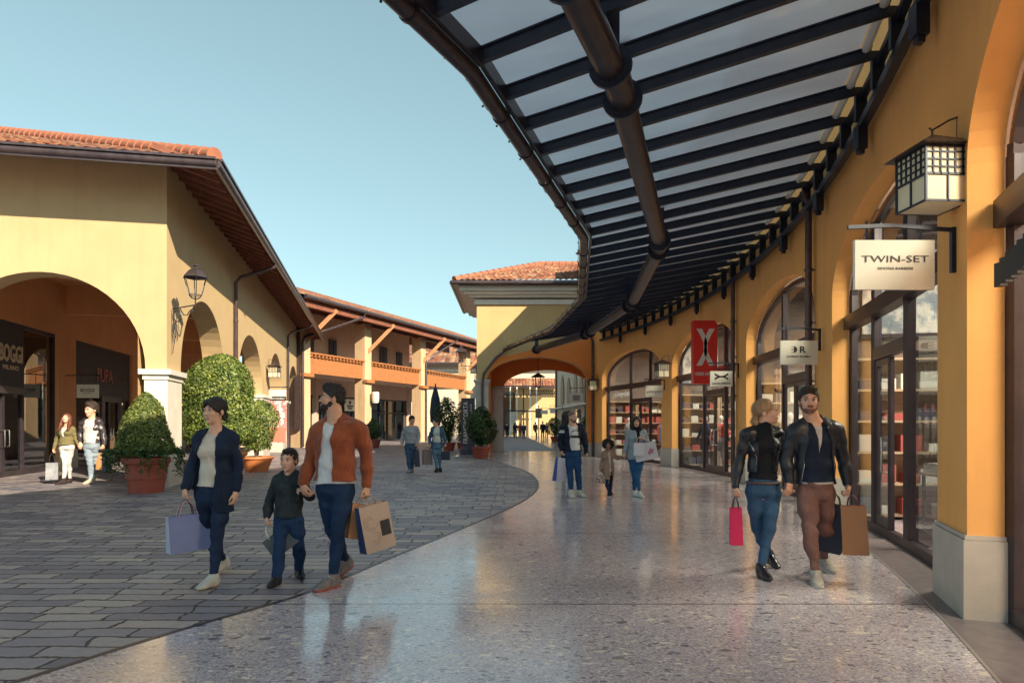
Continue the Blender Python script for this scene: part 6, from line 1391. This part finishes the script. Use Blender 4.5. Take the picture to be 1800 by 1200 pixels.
MAN1 = dict(D=6.25, H=1.84, male=True, build=1.03, seed=3, skin='tan', label="bearded man in a rust suede bomber jacket looking sideways at the left of the photo", head=(583, 676, 722), yaw=-66, pitch=5, smile=.9, hair='quiff', hv=.012, beard=.004, hairmat=M_HAIRB,
  sh=[(560, 759), (632, 757)], neck=(590, 737), el=[(547, 806, .02), (645, 806, .06)], wr=[(533, 850, -.05), (645, 853, -.02)], ha=[(537, 872, -.08), (646, 878, -.05)],
  hip=[(575, 862), (605, 862)], kn=[(583, 930, .05), (594, 930, -.14)], an=[(608, 984, .42), (585, 1008, -.12)], ft=[(-.45, -1, 'h'), (-.6, -1, 'p')],
  hand=[('g', (.5, .6, .2), 50), ('g', (-.9, .3, 0), 62)], legs=dict(mat=den('indigo_jeans', (.016, .034, .080)), to=.95, inf=.006, wr=.004), shoes=dict(mat=cloth('grey_trainer', (.12, .11, .12), (.2, .17, .17), sc=30), sole=mat('rust_rubber', (.30, .07, .05), .5), lace=M_WHITE, thick=True, k=1.1),
  shirt=dict(mat=cloth('white_cotton', (.62, .60, .62), (.58, .56, .58), bump=.1), hem=849), jacket=dict(mat=cloth('rust_suede', (.20, .040, .012), (.27, .060, .018), .8, .3, 200, sheen=.3), hem=843, open=((575, 589, 745), (559, 591, 845)), sleeve=.93, inf=.030, wr=.009, stand=.017),
  wristband=[(0, M_BLACK), (1, M_CHROME)])
W2 = dict(D=6.65, H=1.72, male=False, seed=4, skin='fair', label='blonde woman in a black biker jacket and blue jeans holding a magenta bag', head=(1347, 700, 746), yaw=62, pitch=8, smile=.2, gaze=(1, .6), hair='pony', hairmat=M_HAIRF,
  sh=[(1310, 765), (1367, 764)], neck=(1342, 751), el=[(1299, 812, .04), (1379, 812, .04)], wr=[(1293, 856, -.03), (1384, 850, -.0)], ha=[(1292, 876, -.05), (1388, 864, -.02)],
  hip=[(1326, 865), (1357, 865)], kn=[(1333, 930, .06), (1353, 928, -.12)], an=[(1353, 975, .42), (1338, 1000, -.12)], ft=[(.15, -1, 'h'), (.1, -1, 'p')],
  hand=[('g', (.9, .3, 0), 60), ('g', (.5, .8, 0), 45)], legs=dict(mat=den('mid_blue_jeans', (.045, .10, .19)), to=.93, inf=.006), belt=mat('tan_belt', (.12, .06, .04), .5), shoes=dict(mat=mat('black_patent', (.012, .012, .018), .25), high=.02),
  shirt=dict(mat=cloth('black_knit', (.008, .010, .016)), hem=840, neckcut=False, inf=.010), jacket=dict(mat=folds(mat('black_biker_leather', (.010, .012, .020), .36, 0, (.02, .022, .032), 9, 4, .3, 60, spec=.5, bdist=.003), 16, .6, .02), hem=828, open=((1326, 1352, 757), (1324, 1353, 830)), sleeve=.95, inf=.019, wr=.006, stand=.018,
    zips=[([(1310, 772), (1318, 790), (1325, 806), (1322, 826)], .0028), ([(1366, 768), (1368, 790), (1367, 824)], .0028)]))
MAN2 = dict(D=6.45, H=1.85, male=True, build=1.0, seed=5, skin='fair', label="man in black leather bomber and brown trousers beside the blonde woman", head=(1421, 678, 728), yaw=-16, pitch=2, smile=.3, gaze=(-1, 0), hair='short', hv=.010, beard=.0005, beardmat=mat('stubble', (.16, .085, .06), .7), hairmat=M_HAIRN,
  sh=[(1395, 760), (1469, 757)], neck=(1430, 738), el=[(1383, 806, .04), (1482, 802, .05)], wr=[(1388, 846, -.0), (1490, 850, -.03)], ha=[(1387, 862, -.02), (1492, 872, -.06)],
  hip=[(1419, 868), (1449, 868)], kn=[(1424, 935, -.14), (1452, 932, .05)], an=[(1434, 1006, -.15), (1448, 980, .42)], ft=[(-.3, -1, 'p'), (.05, -1, 'h')],
  hand=[('g', (-.5, .8, 0), 45), ('g', (-.9, .3, 0), 60)], legs=dict(mat=cloth('brown_chinos', (.17, .085, .075), (.21, .11, .095), sc=5), to=.93, inf=.009, wr=.008), shoes=dict(mat=cloth('beige_trainer', (.36, .31, .27), (.45, .42, .38), sc=25), sole=mat('white_rubber', (.6, .57, .52), .5), lace=M_WHITE, thick=True, k=1.06),
  shirt=dict(mat=cloth('white_cotton_tee', (.60, .57, .55), bump=.1), hem=849, inf=.004, wr=0), inner=dict(mat=cloth('navy_cardigan', (.010, .018, .042)), open=((1423, 1440, 742), (1430, 1431, 790)), hem=845),
  jacket=dict(mat=folds(mat('black_bomber_leather', (.010, .014, .024), .42, 0, (.022, .026, .038), 7, 4, .3, 60, spec=.5, bdist=.003), 16, .5, .02), hem=850, open=((1415, 1447, 748), (1404, 1461, 848)), sleeve=.96, inf=.028, wr=.006, stand=.015, zips=[([(1415, 752), (1411, 785), (1407, 815), (1403, 846)], .0032), ([(1447, 750), (1452, 785), (1458, 815), (1461, 847)], .0032)]), wristband=[(1, M_GOLD)])
BALD = dict(D=13.95, H=1.78, male=True, build=1.04, seed=6, skin='tan', label='bald bearded man in a black bomber with white sleeve stripes and printed T-shirt', head=(1007, 722, 743), yaw=38, pitch=0, smile=.9, hair='buzz', beard=.001, beardmat=mat('short_beard', (.10, .05, .035), .7),
  sh=[(991, 753), (1021, 752)], neck=(1006, 746), el=[(985, 773, .03), (1028, 774, .03)], wr=[(987, 792, -.05), (1031, 795, -.02)], ha=[(988, 801, -.08), (1032, 804, -.05)],
  hip=[(999, 799), (1013, 799)], kn=[(1002, 829, -.08), (1016, 829, -.02)], an=[(1004, 863, -.2), (1019, 864, -.1)], ft=[(.1, -1, 'p'), (.6, -1, 'p')],
  hand=[('g', (1, 0, 0), 60), ('r', (-1, 0, 0), 30)], legs=dict(mat=den('blue_jeans_bald', (.022, .06, .15)), inf=.012), shoes=dict(mat=cloth('cream_trainer', (.6, .57, .50)), k=1.15, high=.02),
  shirt=dict(mat=[cloth('white_print_tee', (.62, .61, .62)), M_BLACK], hem=790, slot=lambda c: (((((c[:, 0] - 1.285) / .115) ** 2 + ((c[:, 2] - 1.215) / .03) ** 2 < 1) | (((c[:, 0] - 1.285) / .09) ** 2 + ((c[:, 2] - 1.30) / .05) ** 2 < 1) & (((c[:, 0] - 1.285) / .08) ** 2 + ((c[:, 2] - 1.285) / .045) ** 2 > 1)) & (c[:, 1] < 13.9)).astype(int)),
  jacket=dict(mat=[cloth('black_bomber', (.010, .014, .03)), M_WHITE], hem=792, open=((998, 1015, 749), (1002, 1022, 791)), sleeve=.96, inf=.036, stand=.016, slot=lambda c, zc, xc: ((c[:, 0] < xc(992)) & (((c[:, 2] > zc(760)) & (c[:, 2] < zc(758.4))) | ((c[:, 2] > zc(757)) & (c[:, 2] < zc(755.4))))).astype(int)))
GIRL = dict(D=13.95, H=1.13, male=False, child=True, seed=7, skin='brown', label='little girl with big curly hair in a long beige knitted coat', head=(1069, 772, 791), yaw=-5, pitch=0, smile=.5, hair='afro', hs=.80,
  sh=[(1061, 798), (1077, 798)], neck=(1069, 793), el=[(1057, 812, .02), (1085, 806, .0)], wr=[(1056, 824, -.03), (1092, 803, -.02)], ha=[(1056, 829, -.05), (1096, 802, -.03)],
  hip=[(1064, 829), (1074, 829)], kn=[(1066, 845, -.02), (1074, 845, .05)], an=[(1071, 866, -.1), (1073, 862, .15)], ft=[(.1, -1, 'p'), (.2, -1, 'p')],
  hand=[('g', (1, 0, 0), 60), ('r', (0, .5, -1), 40)], legs=dict(mat=cloth('girl_jeans', (.015, .03, .08)), inf=.008), shoes=dict(mat=cloth('dark_trainer', (.02, .02, .03)), sole=M_WHITE, k=1.15),
  shirt=dict(mat=cloth('cream_blouse', (.62, .57, .5)), hem=836), jacket=dict(mat=cloth('beige_knit', (.34, .21, .155), (.28, .17, .12), sc=30), hem=841, skirt=841, open=((1068.5, 1071, 796), (1071, 1076, 838)), inf=.035, sleeve=.9, cuff=1.3, fl=.03))
W3 = dict(D=13.85, H=1.66, male=False, seed=8, skin='fair', label='laughing woman in a pale blue blazer and black top with two white bags', head=(1119, 731, 750), yaw=-14, pitch=0, smile=1, hair='long', hairmat=M_HAIRB,
  sh=[(1107, 760), (1132, 760)], neck=(1119, 754), el=[(1101, 779, .03), (1139, 778, -.05)], wr=[(1098, 795, -.05), (1130, 771, -.20)], ha=[(1096, 801, -.05), (1127, 768, -.24)],
  hip=[(1112, 808), (1125, 808)], kn=[(1116, 838, .05), (1120, 838, -.1)], an=[(1115, 862, .1), (1124, 865, -.15)], ft=[(.1, -1, 'p'), (.2, -1, 'p')],
  hand=[('g', (1, .3, 0), 30), ('g', (0, .6, -1), 55)], legs=dict(mat=den('bright_blue_jeans', (.03, .10, .22)), inf=.006), shoes=dict(mat=cloth('white_trainer_w', (.62, .6, .57)), k=1.1),
  shirt=dict(mat=cloth('black_roll_neck', (.010, .010, .02)), hem=800, neckcut=False), jacket=dict(mat=cloth('pale_blue_blazer', (.25, .29, .33), (.30, .34, .37)), hem=806, skirt=806, open=((1116, 1124, 755), (1121, 1122, 785)), inf=.026, sleeve=.93))
GREY = dict(D=20.7, H=1.76, male=True, build=1.1, seed=9, skin='tan', label='man in a grey sweatshirt looking down and carrying a black bag', head=(724, 730, 746), yaw=28, pitch=-12, smile=.2, hair='short', hairmat=M_HAIRN,
  sh=[(712.5, 754), (732.5, 753)], neck=(723, 748), el=[(708, 766, .03), (736, 766, .03)], wr=[(706.5, 780, -.03), (733.5, 779, -.06)], ha=[(706.5, 787, -.05), (732, 784, -.1)],
  hip=[(717, 786), (726, 786)], kn=[(718.5, 806, -.06), (724.5, 806, .04)], an=[(720, 824, -.1), (724, 823, .1)], ft=[(-.2, -1, 'p'), (.2, -1, 'p')],
  hand=[('r', (1, 0, 0), 30), ('g', (-1, 0, 0), 60)], legs=dict(mat=den('blue_jeans_grey', (.045, .085, .15)), inf=.014, flare=1.1), shoes=dict(mat=cloth('grey_shoe', (.2, .2, .21)), k=1.1),
  shirt=dict(mat=cloth('grey_sweatshirt', (.27, .28, .30), (.32, .33, .35)), hem=779, inf=.022, sleeve=.96))
DENIM = dict(D=21.1, H=1.70, male=False, seed=10, skin='fair', label='woman in an open denim shirt and white top carrying bags beside the man in grey', head=(766, 734, 749), yaw=-42, pitch=0, smile=.7, hair='bun', hairmat=M_HAIRB,
  sh=[(760, 755), (777, 755)], neck=(768, 750), el=[(755.5, 768, .03), (782, 768, .03)], wr=[(754.5, 779, -.03), (783, 780, -.03)], ha=[(754, 785, -.05), (783.5, 786, -.05)],
  hip=[(764, 785), (773, 785)], kn=[(765, 804, -.06), (772, 804, 0)], an=[(768, 823, -.15), (774, 822, 0)], ft=[(-.2, -1, 'p'), (.2, -1, 'p')],
  hand=[('g', (1, 0, 0), 60), ('g', (-1, 0, 0), 60)], legs=dict(mat=den('light_jeans', (.10, .165, .24)), to=.86, inf=.005), shoes=dict(mat=cloth('black_shoe', (.015, .015, .02)), k=1.05),
  shirt=dict(mat=cloth('white_blouse', (.6, .6, .58)), hem=777), jacket=dict(mat=den('denim_shirt', (.07, .12, .18)), hem=787, skirt=787, open=((763.5, 773, 750), (760, 776, 786)), inf=.028, sleeve=.95, fl=.05))
LMAN = dict(D=16.9, H=1.98, male=True, seed=11, skin='fair', label='smiling man in a dark leather jacket and white shirt in the sunlit arcade', head=(160, 707, 732), yaw=-14, pitch=-3, smile=.9, hair='quiff', hv=.02, hairmat=M_HAIRN, res=.011,
  sh=[(147, 742), (175, 741)], neck=(161, 735), el=[(141, 762, .03), (182, 764, .03)], wr=[(141, 778, -.02), (182, 781, -.03)], ha=[(142, 787, -.05), (181, 790, -.06)],
  hip=[(154, 785), (168, 785)], kn=[(158, 812, -.1), (167, 812, .1)], an=[(160, 840, -.15), (166, 833, .5)], ft=[(-.3, -1, 'p'), (.1, -1, 'h')],
  hand=[('g', (-.5, .8, 0), 40), ('g', (-1, 0, 0), 60)], legs=dict(mat=den('pale_blue_jeans', (.24, .29, .35)), inf=.008), shoes=dict(mat=cloth('beige_shoe', (.5, .42, .33)), k=1.1),
  shirt=dict(mat=cloth('white_oxford', (.64, .62, .58)), hem=779, inf=.02), jacket=dict(mat=mat('brown_black_leather', (.03, .022, .026), .35, 0, (.05, .04, .045), 8, 4, .3, 50), hem=778, open=((153, 169, 739), (147, 171, 778)), sleeve=.95, inf=.03, wr=.012))
LWOM = dict(D=16.9, H=1.76, male=False, seed=12, skin='fair', label='auburn haired woman in olive blazer and white trousers', head=(117, 725, 745), yaw=14, pitch=24, smile=.5, hair='long', hairmat=M_HAIRR, res=.011,
  sh=[(105, 756), (128, 755)], neck=(116.5, 749), el=[(99, 773, .03), (134, 772, .03)], wr=[(94.5, 789, -.03), (138, 782, -.02)], ha=[(93.5, 797, -.05), (139.5, 789, -.04)],
  hip=[(111, 787), (124, 787)], kn=[(114, 814, -.08), (120, 814, .06)], an=[(112, 841, -.18), (123, 836, .2)], ft=[(-.4, -1, 'p'), (.2, -1, 'p')],
  hand=[('g', (1, 0, 0), 60), ('g', (.5, .8, 0), 40)], legs=dict(mat=cloth('white_jeans', (.62, .60, .58)), to=.9, inf=.006), shoes=dict(mat=cloth('dark_brown_boot', (.04, .025, .025)), k=1.1, high=.02),
  shirt=dict(mat=cloth('white_vest', (.62, .6, .57)), hem=781), jacket=dict(mat=cloth('olive_blazer', (.15, .12, .05), (.18, .15, .07)), hem=781, skirt=781, open=((112, 122, 748), (116, 117, 766)), inf=.024, sleeve=.95))
for nm, p in (('w1', W1), ('boy', BOY), ('man1', MAN1), ('w2', W2), ('man2', MAN2), ('bald', BALD), ('girl', GIRL), ('w3', W3), ('grey', GREY), ('denim', DENIM), ('lman', LMAN), ('lwom', LWOM)):
    J[nm] = person(p)
BODY_TMPL = dict(hand=[('r', (1, 0, 0), 30), ('r', (-1, 0, 0), 30)])
def far_person(px, yf, h_px, label, top, legs, hairm=M_HAIRB, hair='short', male=True, stride=1.0, yaw=0, seed=1, shoe=None):
    D = 1764 / (yf - 745); k = h_px / 28.0; q = lambda x, y, dy=0: (px + x * k, yf - y * k, dy)
    P = dict(D=D, H=h_px / 1200 * D, male=male, seed=seed, label=label, head=(px, yf - 28 * k, yf - 24.1 * k), yaw=yaw, hair=hair, hairmat=hairm, res=.02,
      sh=[q(-2.9, 22.4), q(2.9, 22.4)], el=[q(-3.7, 18, .03), q(3.7, 18, .03)], wr=[q(-4, 14.2, -.15), q(4, 14.2, .1)], ha=[q(-4, 12.8, -.2), q(4, 12.8, .1)],
      hip=[q(-1.4, 13.6), q(1.4, 13.6)], kn=[q(-1.5 * stride, 7.6, -.15 * stride), q(1.5, 7.6, .0)], an=[q(-1.7 * stride, 1.4, -.2 * stride), q(1.6, 1.6, .25)], ft=[(0, -1, 'p'), (.1, -1, 'p')],
      legs=dict(mat=legs, inf=.015), shoes=dict(mat=shoe or M_BLACK, k=1.1), shirt=dict(mat=top, hem=yf - 13.2 * k, sleeve=.95, inf=.03)); return person(P)
NAV = cloth('far_navy', (.02, .025, .05)); GRY = cloth('far_grey', (.12, .12, .14)); RDC = cloth('far_red', (.35, .04, .05)); BRN = cloth('far_brown', (.12, .07, .05)); DJ = cloth('far_jeans', (.03, .05, .1))
far_person(891, 768.5, 26, 'person in dark coat at the left edge of the far lane beside the tower pier', NAV, DJ, seed=1)
far_person(906, 770, 28, 'person in navy open coat over pale shirt walking up the far lane', NAV, GRY, seed=2, male=False, hair='long')
far_person(914, 769, 26, 'person in a red top between two dark figures in the far lane', RDC, GRY, seed=3, male=False, hair='long')
far_person(920.5, 770.5, 28, 'person in blue jacket right of the one in red in the far lane', cloth('far_blue', (.04, .07, .12)), DJ, seed=4)
far_person(941, 768.5, 27, 'person in brown striding left of the sign post in the far lane', BRN, NAV, seed=5, stride=-1.6, yaw=-60)
far_person(954, 771, 31, 'person in black standing at the brown sign post in the far lane', cloth('far_black', (.02, .018, .025)), NAV, seed=6)
far_person(961, 769, 27, 'person in dark clothes right of the one standing at the sign post', GRY, NAV, seed=7, male=False, hair='long')
BEH = dict(D=18.5, H=1.68, male=False, seed=14, label='long haired person in dark clothes walking behind the bald man', head=(995, 723, 742), yaw=150, hair='long', hairmat=M_HAIRB,
  sh=[(987, 751), (1004, 751)], el=[(984, 766, .03), (1008, 766, .03)], wr=[(985, 778, -.03), (1008, 779, .03)], ha=[(985, 785, -.05), (1008, 786, .05)], hip=[(991, 788), (1001, 788)], kn=[(991, 812, -.1), (1001, 812, .1)], an=[(991, 833, -.1), (1001, 833, .1)],
  ft=[(0, 1, 'p'), (0, 1, 'p')], legs=dict(mat=NAV), shoes=dict(mat=M_BLACK), shirt=dict(mat=cloth('black_coat', (.012, .012, .02)), hem=790, sleeve=.95, inf=.03)); person(BEH)

# ---- shop window figures
def mannequin(label, c, rz, top, bot, seed):
    D = 6.0; k = D / 1200; zz = lambda z: 745 - (z - CZ) / k; X = lambda x: 900 + x / k
    rr = random.Random(seed); a = rr.uniform(-.05, .1); pj = lambda x, z, dy=0: (X(x), zz(z), dy); mw = M_MANQ
    sh = [pj(-.17, 1.45), pj(.17, 1.45)]; P_ = lambda x, z, y=0: np.array((x, y, z))
    o = thing('mannequin', (0, 0, 0), label, 'mannequin', 'dressed shop window mannequins')
    tor = [prim(P_(0, .95), P_(0, 1.12), (.15, .10, .08), (.12, .09, .08), None, .04), prim(P_(0, 1.12), P_(0, 1.36), (.12, .09, .08), (.16, .11, .08), None, .04), prim(P_(-.13, 1.42), P_(.13, 1.42), .055, None, None, .04)]
    arms = [];
    for s in (-1, 1): e = P_(s * (.25 + a), 1.16, -.02); w_ = P_(s * (.22 + a), .95, -.10 - a); arms += [prim(P_(s * .17, 1.42), e, .045, .036, None, .03), prim(e, w_, .036, .026, None, .02)]
    legs = []
    for s in (-1, 1): kk = P_(s * .10, .5, -.03 * s); legs += [prim(P_(s * .085, .92), kk, .085, .055, None, .03), prim(kk, P_(s * .12, .08, .02), .053, .033, None, .02)]
    inf = lambda ops, q: [(o_[0], o_[1], o_[2], o_[3] + q, o_[4] + q, o_[5], o_[6]) for o_ in ops]
    body = tor + arms + legs + [prim(P_(0, 1.45), P_(0, 1.55), .045, None, None, .03), prim(P_(0, 1.64), P_(0, 1.64), (.07, .085, .105), None, None, .03)] + [prim(P_(s * .12, .05, .02), P_(s * .13, .03, -.10), .035, .028, None, .02) for s in (-1, 1)]
    fmesh('figure', body, .016, mw, o); fmesh('top', inf(tor + arms, .014) + [('warp', wrinkle(.006, seed))], .014, top, o); fmesh('trousers', inf(legs, .014) + [prim(P_(0, .93), P_(0, 1.0), (.165, .12, .06), None, None, .03), ('warp', wrinkle(.006, seed + 1))], .014, bot, o)
    mb = MB(); mb.lathe([(0, .0), (.2, .0), (.2, .015), (0, .02)], (0, 0, 0), 16); make('stand', mb, M_CHROME, o)
    o.location = c; o.rotation_euler = (0, 0, rz); return o
M_MANQ = mat('mannequin_shell', (.55, .52, .48), .35)
g0, g1, g2, g3 = (cloth('mq_navy', (.02, .03, .07)), cloth('mq_white', (.6, .58, .55)), cloth('mq_red', (.4, .04, .05)), cloth('mq_grey', (.2, .2, .22)))
first = {}
for i, (si, f, top, bot, lb_) in enumerate(((2, .12, g3, g0, 'mannequin in grey top nearest the door side of the third arched window'), (2, .88, g0, g1, 'mannequin in navy top at the far end of the third arched window'), (3, .15, g1, g3, 'mannequin in white top in the near pane of the red banner arch'), (3, .86, g0, g0, 'mannequin all in navy in the far pane of the red banner arch'),
     (3, .76, g2, g3, 'mannequin in red top just left of the red banner arch door'), (4, .12, g1, g1, 'mannequin all in white in the near pane of the farthest arch'), (4, .24, g2, g1, 'mannequin in red top and white trousers in the farthest arch'), (4, .85, g1, g3, 'mannequin in white top and grey trousers in the far pane of the farthest arch'), (1, .22, g3, g1, 'mannequin in grey top and white trousers behind the nearest big window'))):
    a, b = OPEN[si]; y = a + (b - a) * f; p = back(y, .85 if i % 2 else 1.15); mannequin(lb_, (p.x, p.y, .01), -R(75) + .3 * (i % 3), top, bot, 50 + i)
for i, (s, top, bot, lb_) in enumerate(((3.9, g0, g3, 'mannequin in navy top behind the dark shop window at far left'), (6.0 * 0 + 7.6, g1, g0, 'mannequin in white top behind the second gallery shop window'), (11.2, g3, g0, 'mannequin in grey top behind the second gallery shop window'))):
    q = LG(s, 6.2); mannequin(lb_, (q.x, q.y, .01), R(70), top, bot, 80 + i)
for i, (t, top, bot, lb_) in enumerate(((9.0, g1, g3, 'white clad mannequin left of the loggia shop door'), (11.0, g1, g1, 'mannequin all in white right of the loggia shop sign'), (4.5, g0, g3, 'mannequin in navy behind the first loggia shop window'))):
    q = ME(t, 4.9, .02); mannequin(lb_, tuple(q), 0, top, bot, 90 + i)

# ---- bags in hand
CREAMB, KRAFT = paper('kraft_pale', (.42, .31, .25)), paper('kraft_brown', (.45, .21, .10)); BLU = paper('periwinkle_paper', (.20, .23, .44)); LIL = paper('lilac_paper', (.42, .44, .60)); PINK = paper('magenta_paper', (.62, .01, .10)); PINKD = paper('magenta_side', (.5, .008, .08))
NVY = paper('navy_paper', (.015, .02, .045)); GPH = paper('graphite_paper', (.07, .075, .09)); WHT = paper('white_paper', (.62, .60, .66)); RSH = mat('pale_pink_ribbon', (.55, .33, .36), .6)
def hand(p, i, dz=0.0, dx=0, dy=0): h = p['_hand'][i]; return (h.x + dx, h.y + dy, h.z + dz)
def grip(p, i): w_ = Vector(p['_wr'][i]); h = p['_hand'][i]; d = (h - w_).normalized(); return w_ + d * .095 * (p['H'] / 1.76)
G_ = grip(W1, 0)
bag(G_ + Vector((.03, 0, -.02)), .36, .33, .13, 44, BLU, 'periwinkle blue paper bag in the hand of the woman in the long coat', side=LIL, hl=.13, hmat=RSH, roll=-3, inside=NVY)
bag(G_ + Vector((-.02, .09, -.02)), .30, .26, .08, 44, WHT, 'white paper bag just behind the periwinkle bag', hl=.15, hmat=M_BLACK)
G_ = grip(BOY, 0); bag(G_ + Vector((0, .02, -.01)), .27, .20, .07, 10, GPH, 'graphite grey bag swinging from the boy\'s hand', roll=-38, hl=.10, hmat=M_WHITE, side=paper('graphite_side', (.13, .135, .15)))
G_ = grip(MAN1, 1)
art = [('logo_panel', [(.03, .12), (.13, .12), (.13, .26), (.03, .26)], M_BLACK)]
for k_, (r0, cx_, cz_) in enumerate(((.035, -.06, .27), (.055, -.06, .27), (.075, -.06, .27), (.035, -.04, .12), (.055, -.04, .12))):
    for j_ in range(8):
        a_ = math.pi * (.1 + j_ / 8 * 1.2) + k_; a2_ = a_ + .42
        art.append(('scroll_print', [(cx_ + r0 * math.cos(a_), cz_ + r0 * math.sin(a_)), (cx_ + r0 * math.cos(a2_), cz_ + r0 * math.sin(a2_)), (cx_ + (r0 - .005) * math.cos(a2_), cz_ + (r0 - .005) * math.sin(a2_)), (cx_ + (r0 - .005) * math.cos(a_), cz_ + (r0 - .005) * math.sin(a_))], mat('print_brown', (.22, .15, .12), .6)))
def merge_art(art):
    d = {}
    for nm, poly, m_ in art: d.setdefault((nm, m_.name), (nm, [], m_))[1].append(poly)
    return list(d.values())
def bag2(*a, art=None, **k):
    o = bag(*a, **k)
    if art:
        w, h, d = a[1], a[2], a[3]; M = Matrix.Rotation(R(a[4]), 3, 'Z') @ Matrix.Rotation(R(k.get('roll', 0)), 3, 'Y') @ Matrix.Rotation(R(k.get('pitch', 0)), 3, 'X'); zb = -k.get('hl', .16) - h; c = d / 2
        for nm, polys, m_ in merge_art(art):
            mb = MB()
            for po in polys: mb.add([Vector(a[0]) + M @ Vector((x, -c + (c * .45) * z / h - .002, zb + z)) for x, z in po], [tuple(range(len(po)))])
            make(nm, mb, m_, o)
    return o
bag2(G_ + Vector((.03, -.02, -.01)), .31, .42, .13, 42, CREAMB, 'pale kraft bag with scroll print and black logo square held by the bearded man', art=art, side=paper('royal_blue_side', (.02, .04, .12)), hl=.06, roll=-10, hmat=CREAMB)
bag(G_ + Vector((-.05, .10, 0)), .24, .32, .10, 40, KRAFT, 'rust brown paper bag behind the scroll-print bag', hl=.08, roll=10, hmat=KRAFT)
G_ = grip(W2, 0); bag(G_ + Vector((0, -.01, -.0)), .12, .36, .09, -12, PINK, 'tall magenta paper bag held by the blonde woman', side=PINKD, hl=.10, roll=-1)
G_ = grip(MAN2, 1)
bag(G_ + Vector((.02, -.03, 0)), .22, .45, .15, -24, KRAFT, 'large brown kraft bag held by the man in brown trousers', hl=.10, roll=-3, hmat=mat('maroon_cord', (.2, .03, .04), .6), side=paper('kraft_light', (.60, .33, .17)))
bag(G_ + Vector((-.08, .10, 0)), .26, .46, .12, -35, NVY, 'black paper bag behind the large kraft bag', hl=.10, roll=8)
G_ = grip(BALD, 0); bag(G_, .26, .48, .14, 35, paper('white_blue_print', (.40, .42, .55)), 'shiny blue and white bag carried by the bald man', side=paper('cobalt', (.03, .07, .30)), hl=.05, roll=8)
G_ = grip(GIRL, 0); bag(G_, .18, .17, .10, 5, mat('patchwork_print', (.5, .42, .38), .6, 0, (.10, .05, .04), 40, 2, lo=.47, hi=.53), 'small patterned bag in the little girl\'s hand', hl=.06, hmat=WHT)
G_ = grip(W3, 1)
bag(G_ + Vector((.04, .0, -.0)), .44, .34, .12, 0, WHT, 'large white bag with pink blossom print held by the laughing woman', hl=.13, roll=-12, hmat=RSH, art=[('blossom_print', [(.02, .14), (.07, .19), (.10, .24), (.12, .18), (.17, .20), (.13, .14), (.15, .10), (.09, .12), (.05, .08)], mat('blossom_pink', (.45, .16, .28), .6))])
bag(G_ + Vector((-.05, -.12, 0)), .21, .25, .09, 0, WHT, 'small white bag in front of the blossom-print bag', hl=.12, hmat=RSH)
G_ = grip(GREY, 1); bag(G_, .14, .50, .10, 20, NVY, 'narrow black bag held by the man in grey', hl=.12, roll=-3)
G_ = grip(DENIM, 0); bag(G_ + Vector((-.05, 0, 0)), .30, .46, .12, 30, paper('taupe_paper', (.17, .13, .13)), 'taupe paper bag held by the woman in denim', hl=.10)
G_ = grip(DENIM, 1); bag(G_, .26, .26, .12, -20, NVY, 'black handbag-sized bag on the right of the woman in denim', hl=.14)
G_ = grip(LMAN, 1); bag(G_ + Vector((-.12, .1, 0)), .22, .42, .1, -20, paper('orange_kraft', (.62, .33, .13)), 'orange kraft bag behind the man in the dark leather jacket', hl=.1); bag(G_ + Vector((.05, 0, 0)), .26, .50, .12, -40, NVY, 'black glossy bag held by the man at far left', roll=-8, hl=.08)
G_ = grip(LWOM, 0); bag(G_ + Vector((-.03, 0, 0)), .26, .42, .14, 25, mat('silver_foil_bag', (.42, .40, .40), .3, .5, (.25, .24, .26), 6, 4, .4, 20), 'crumpled silver bag held by the woman in the olive blazer', hl=.24)
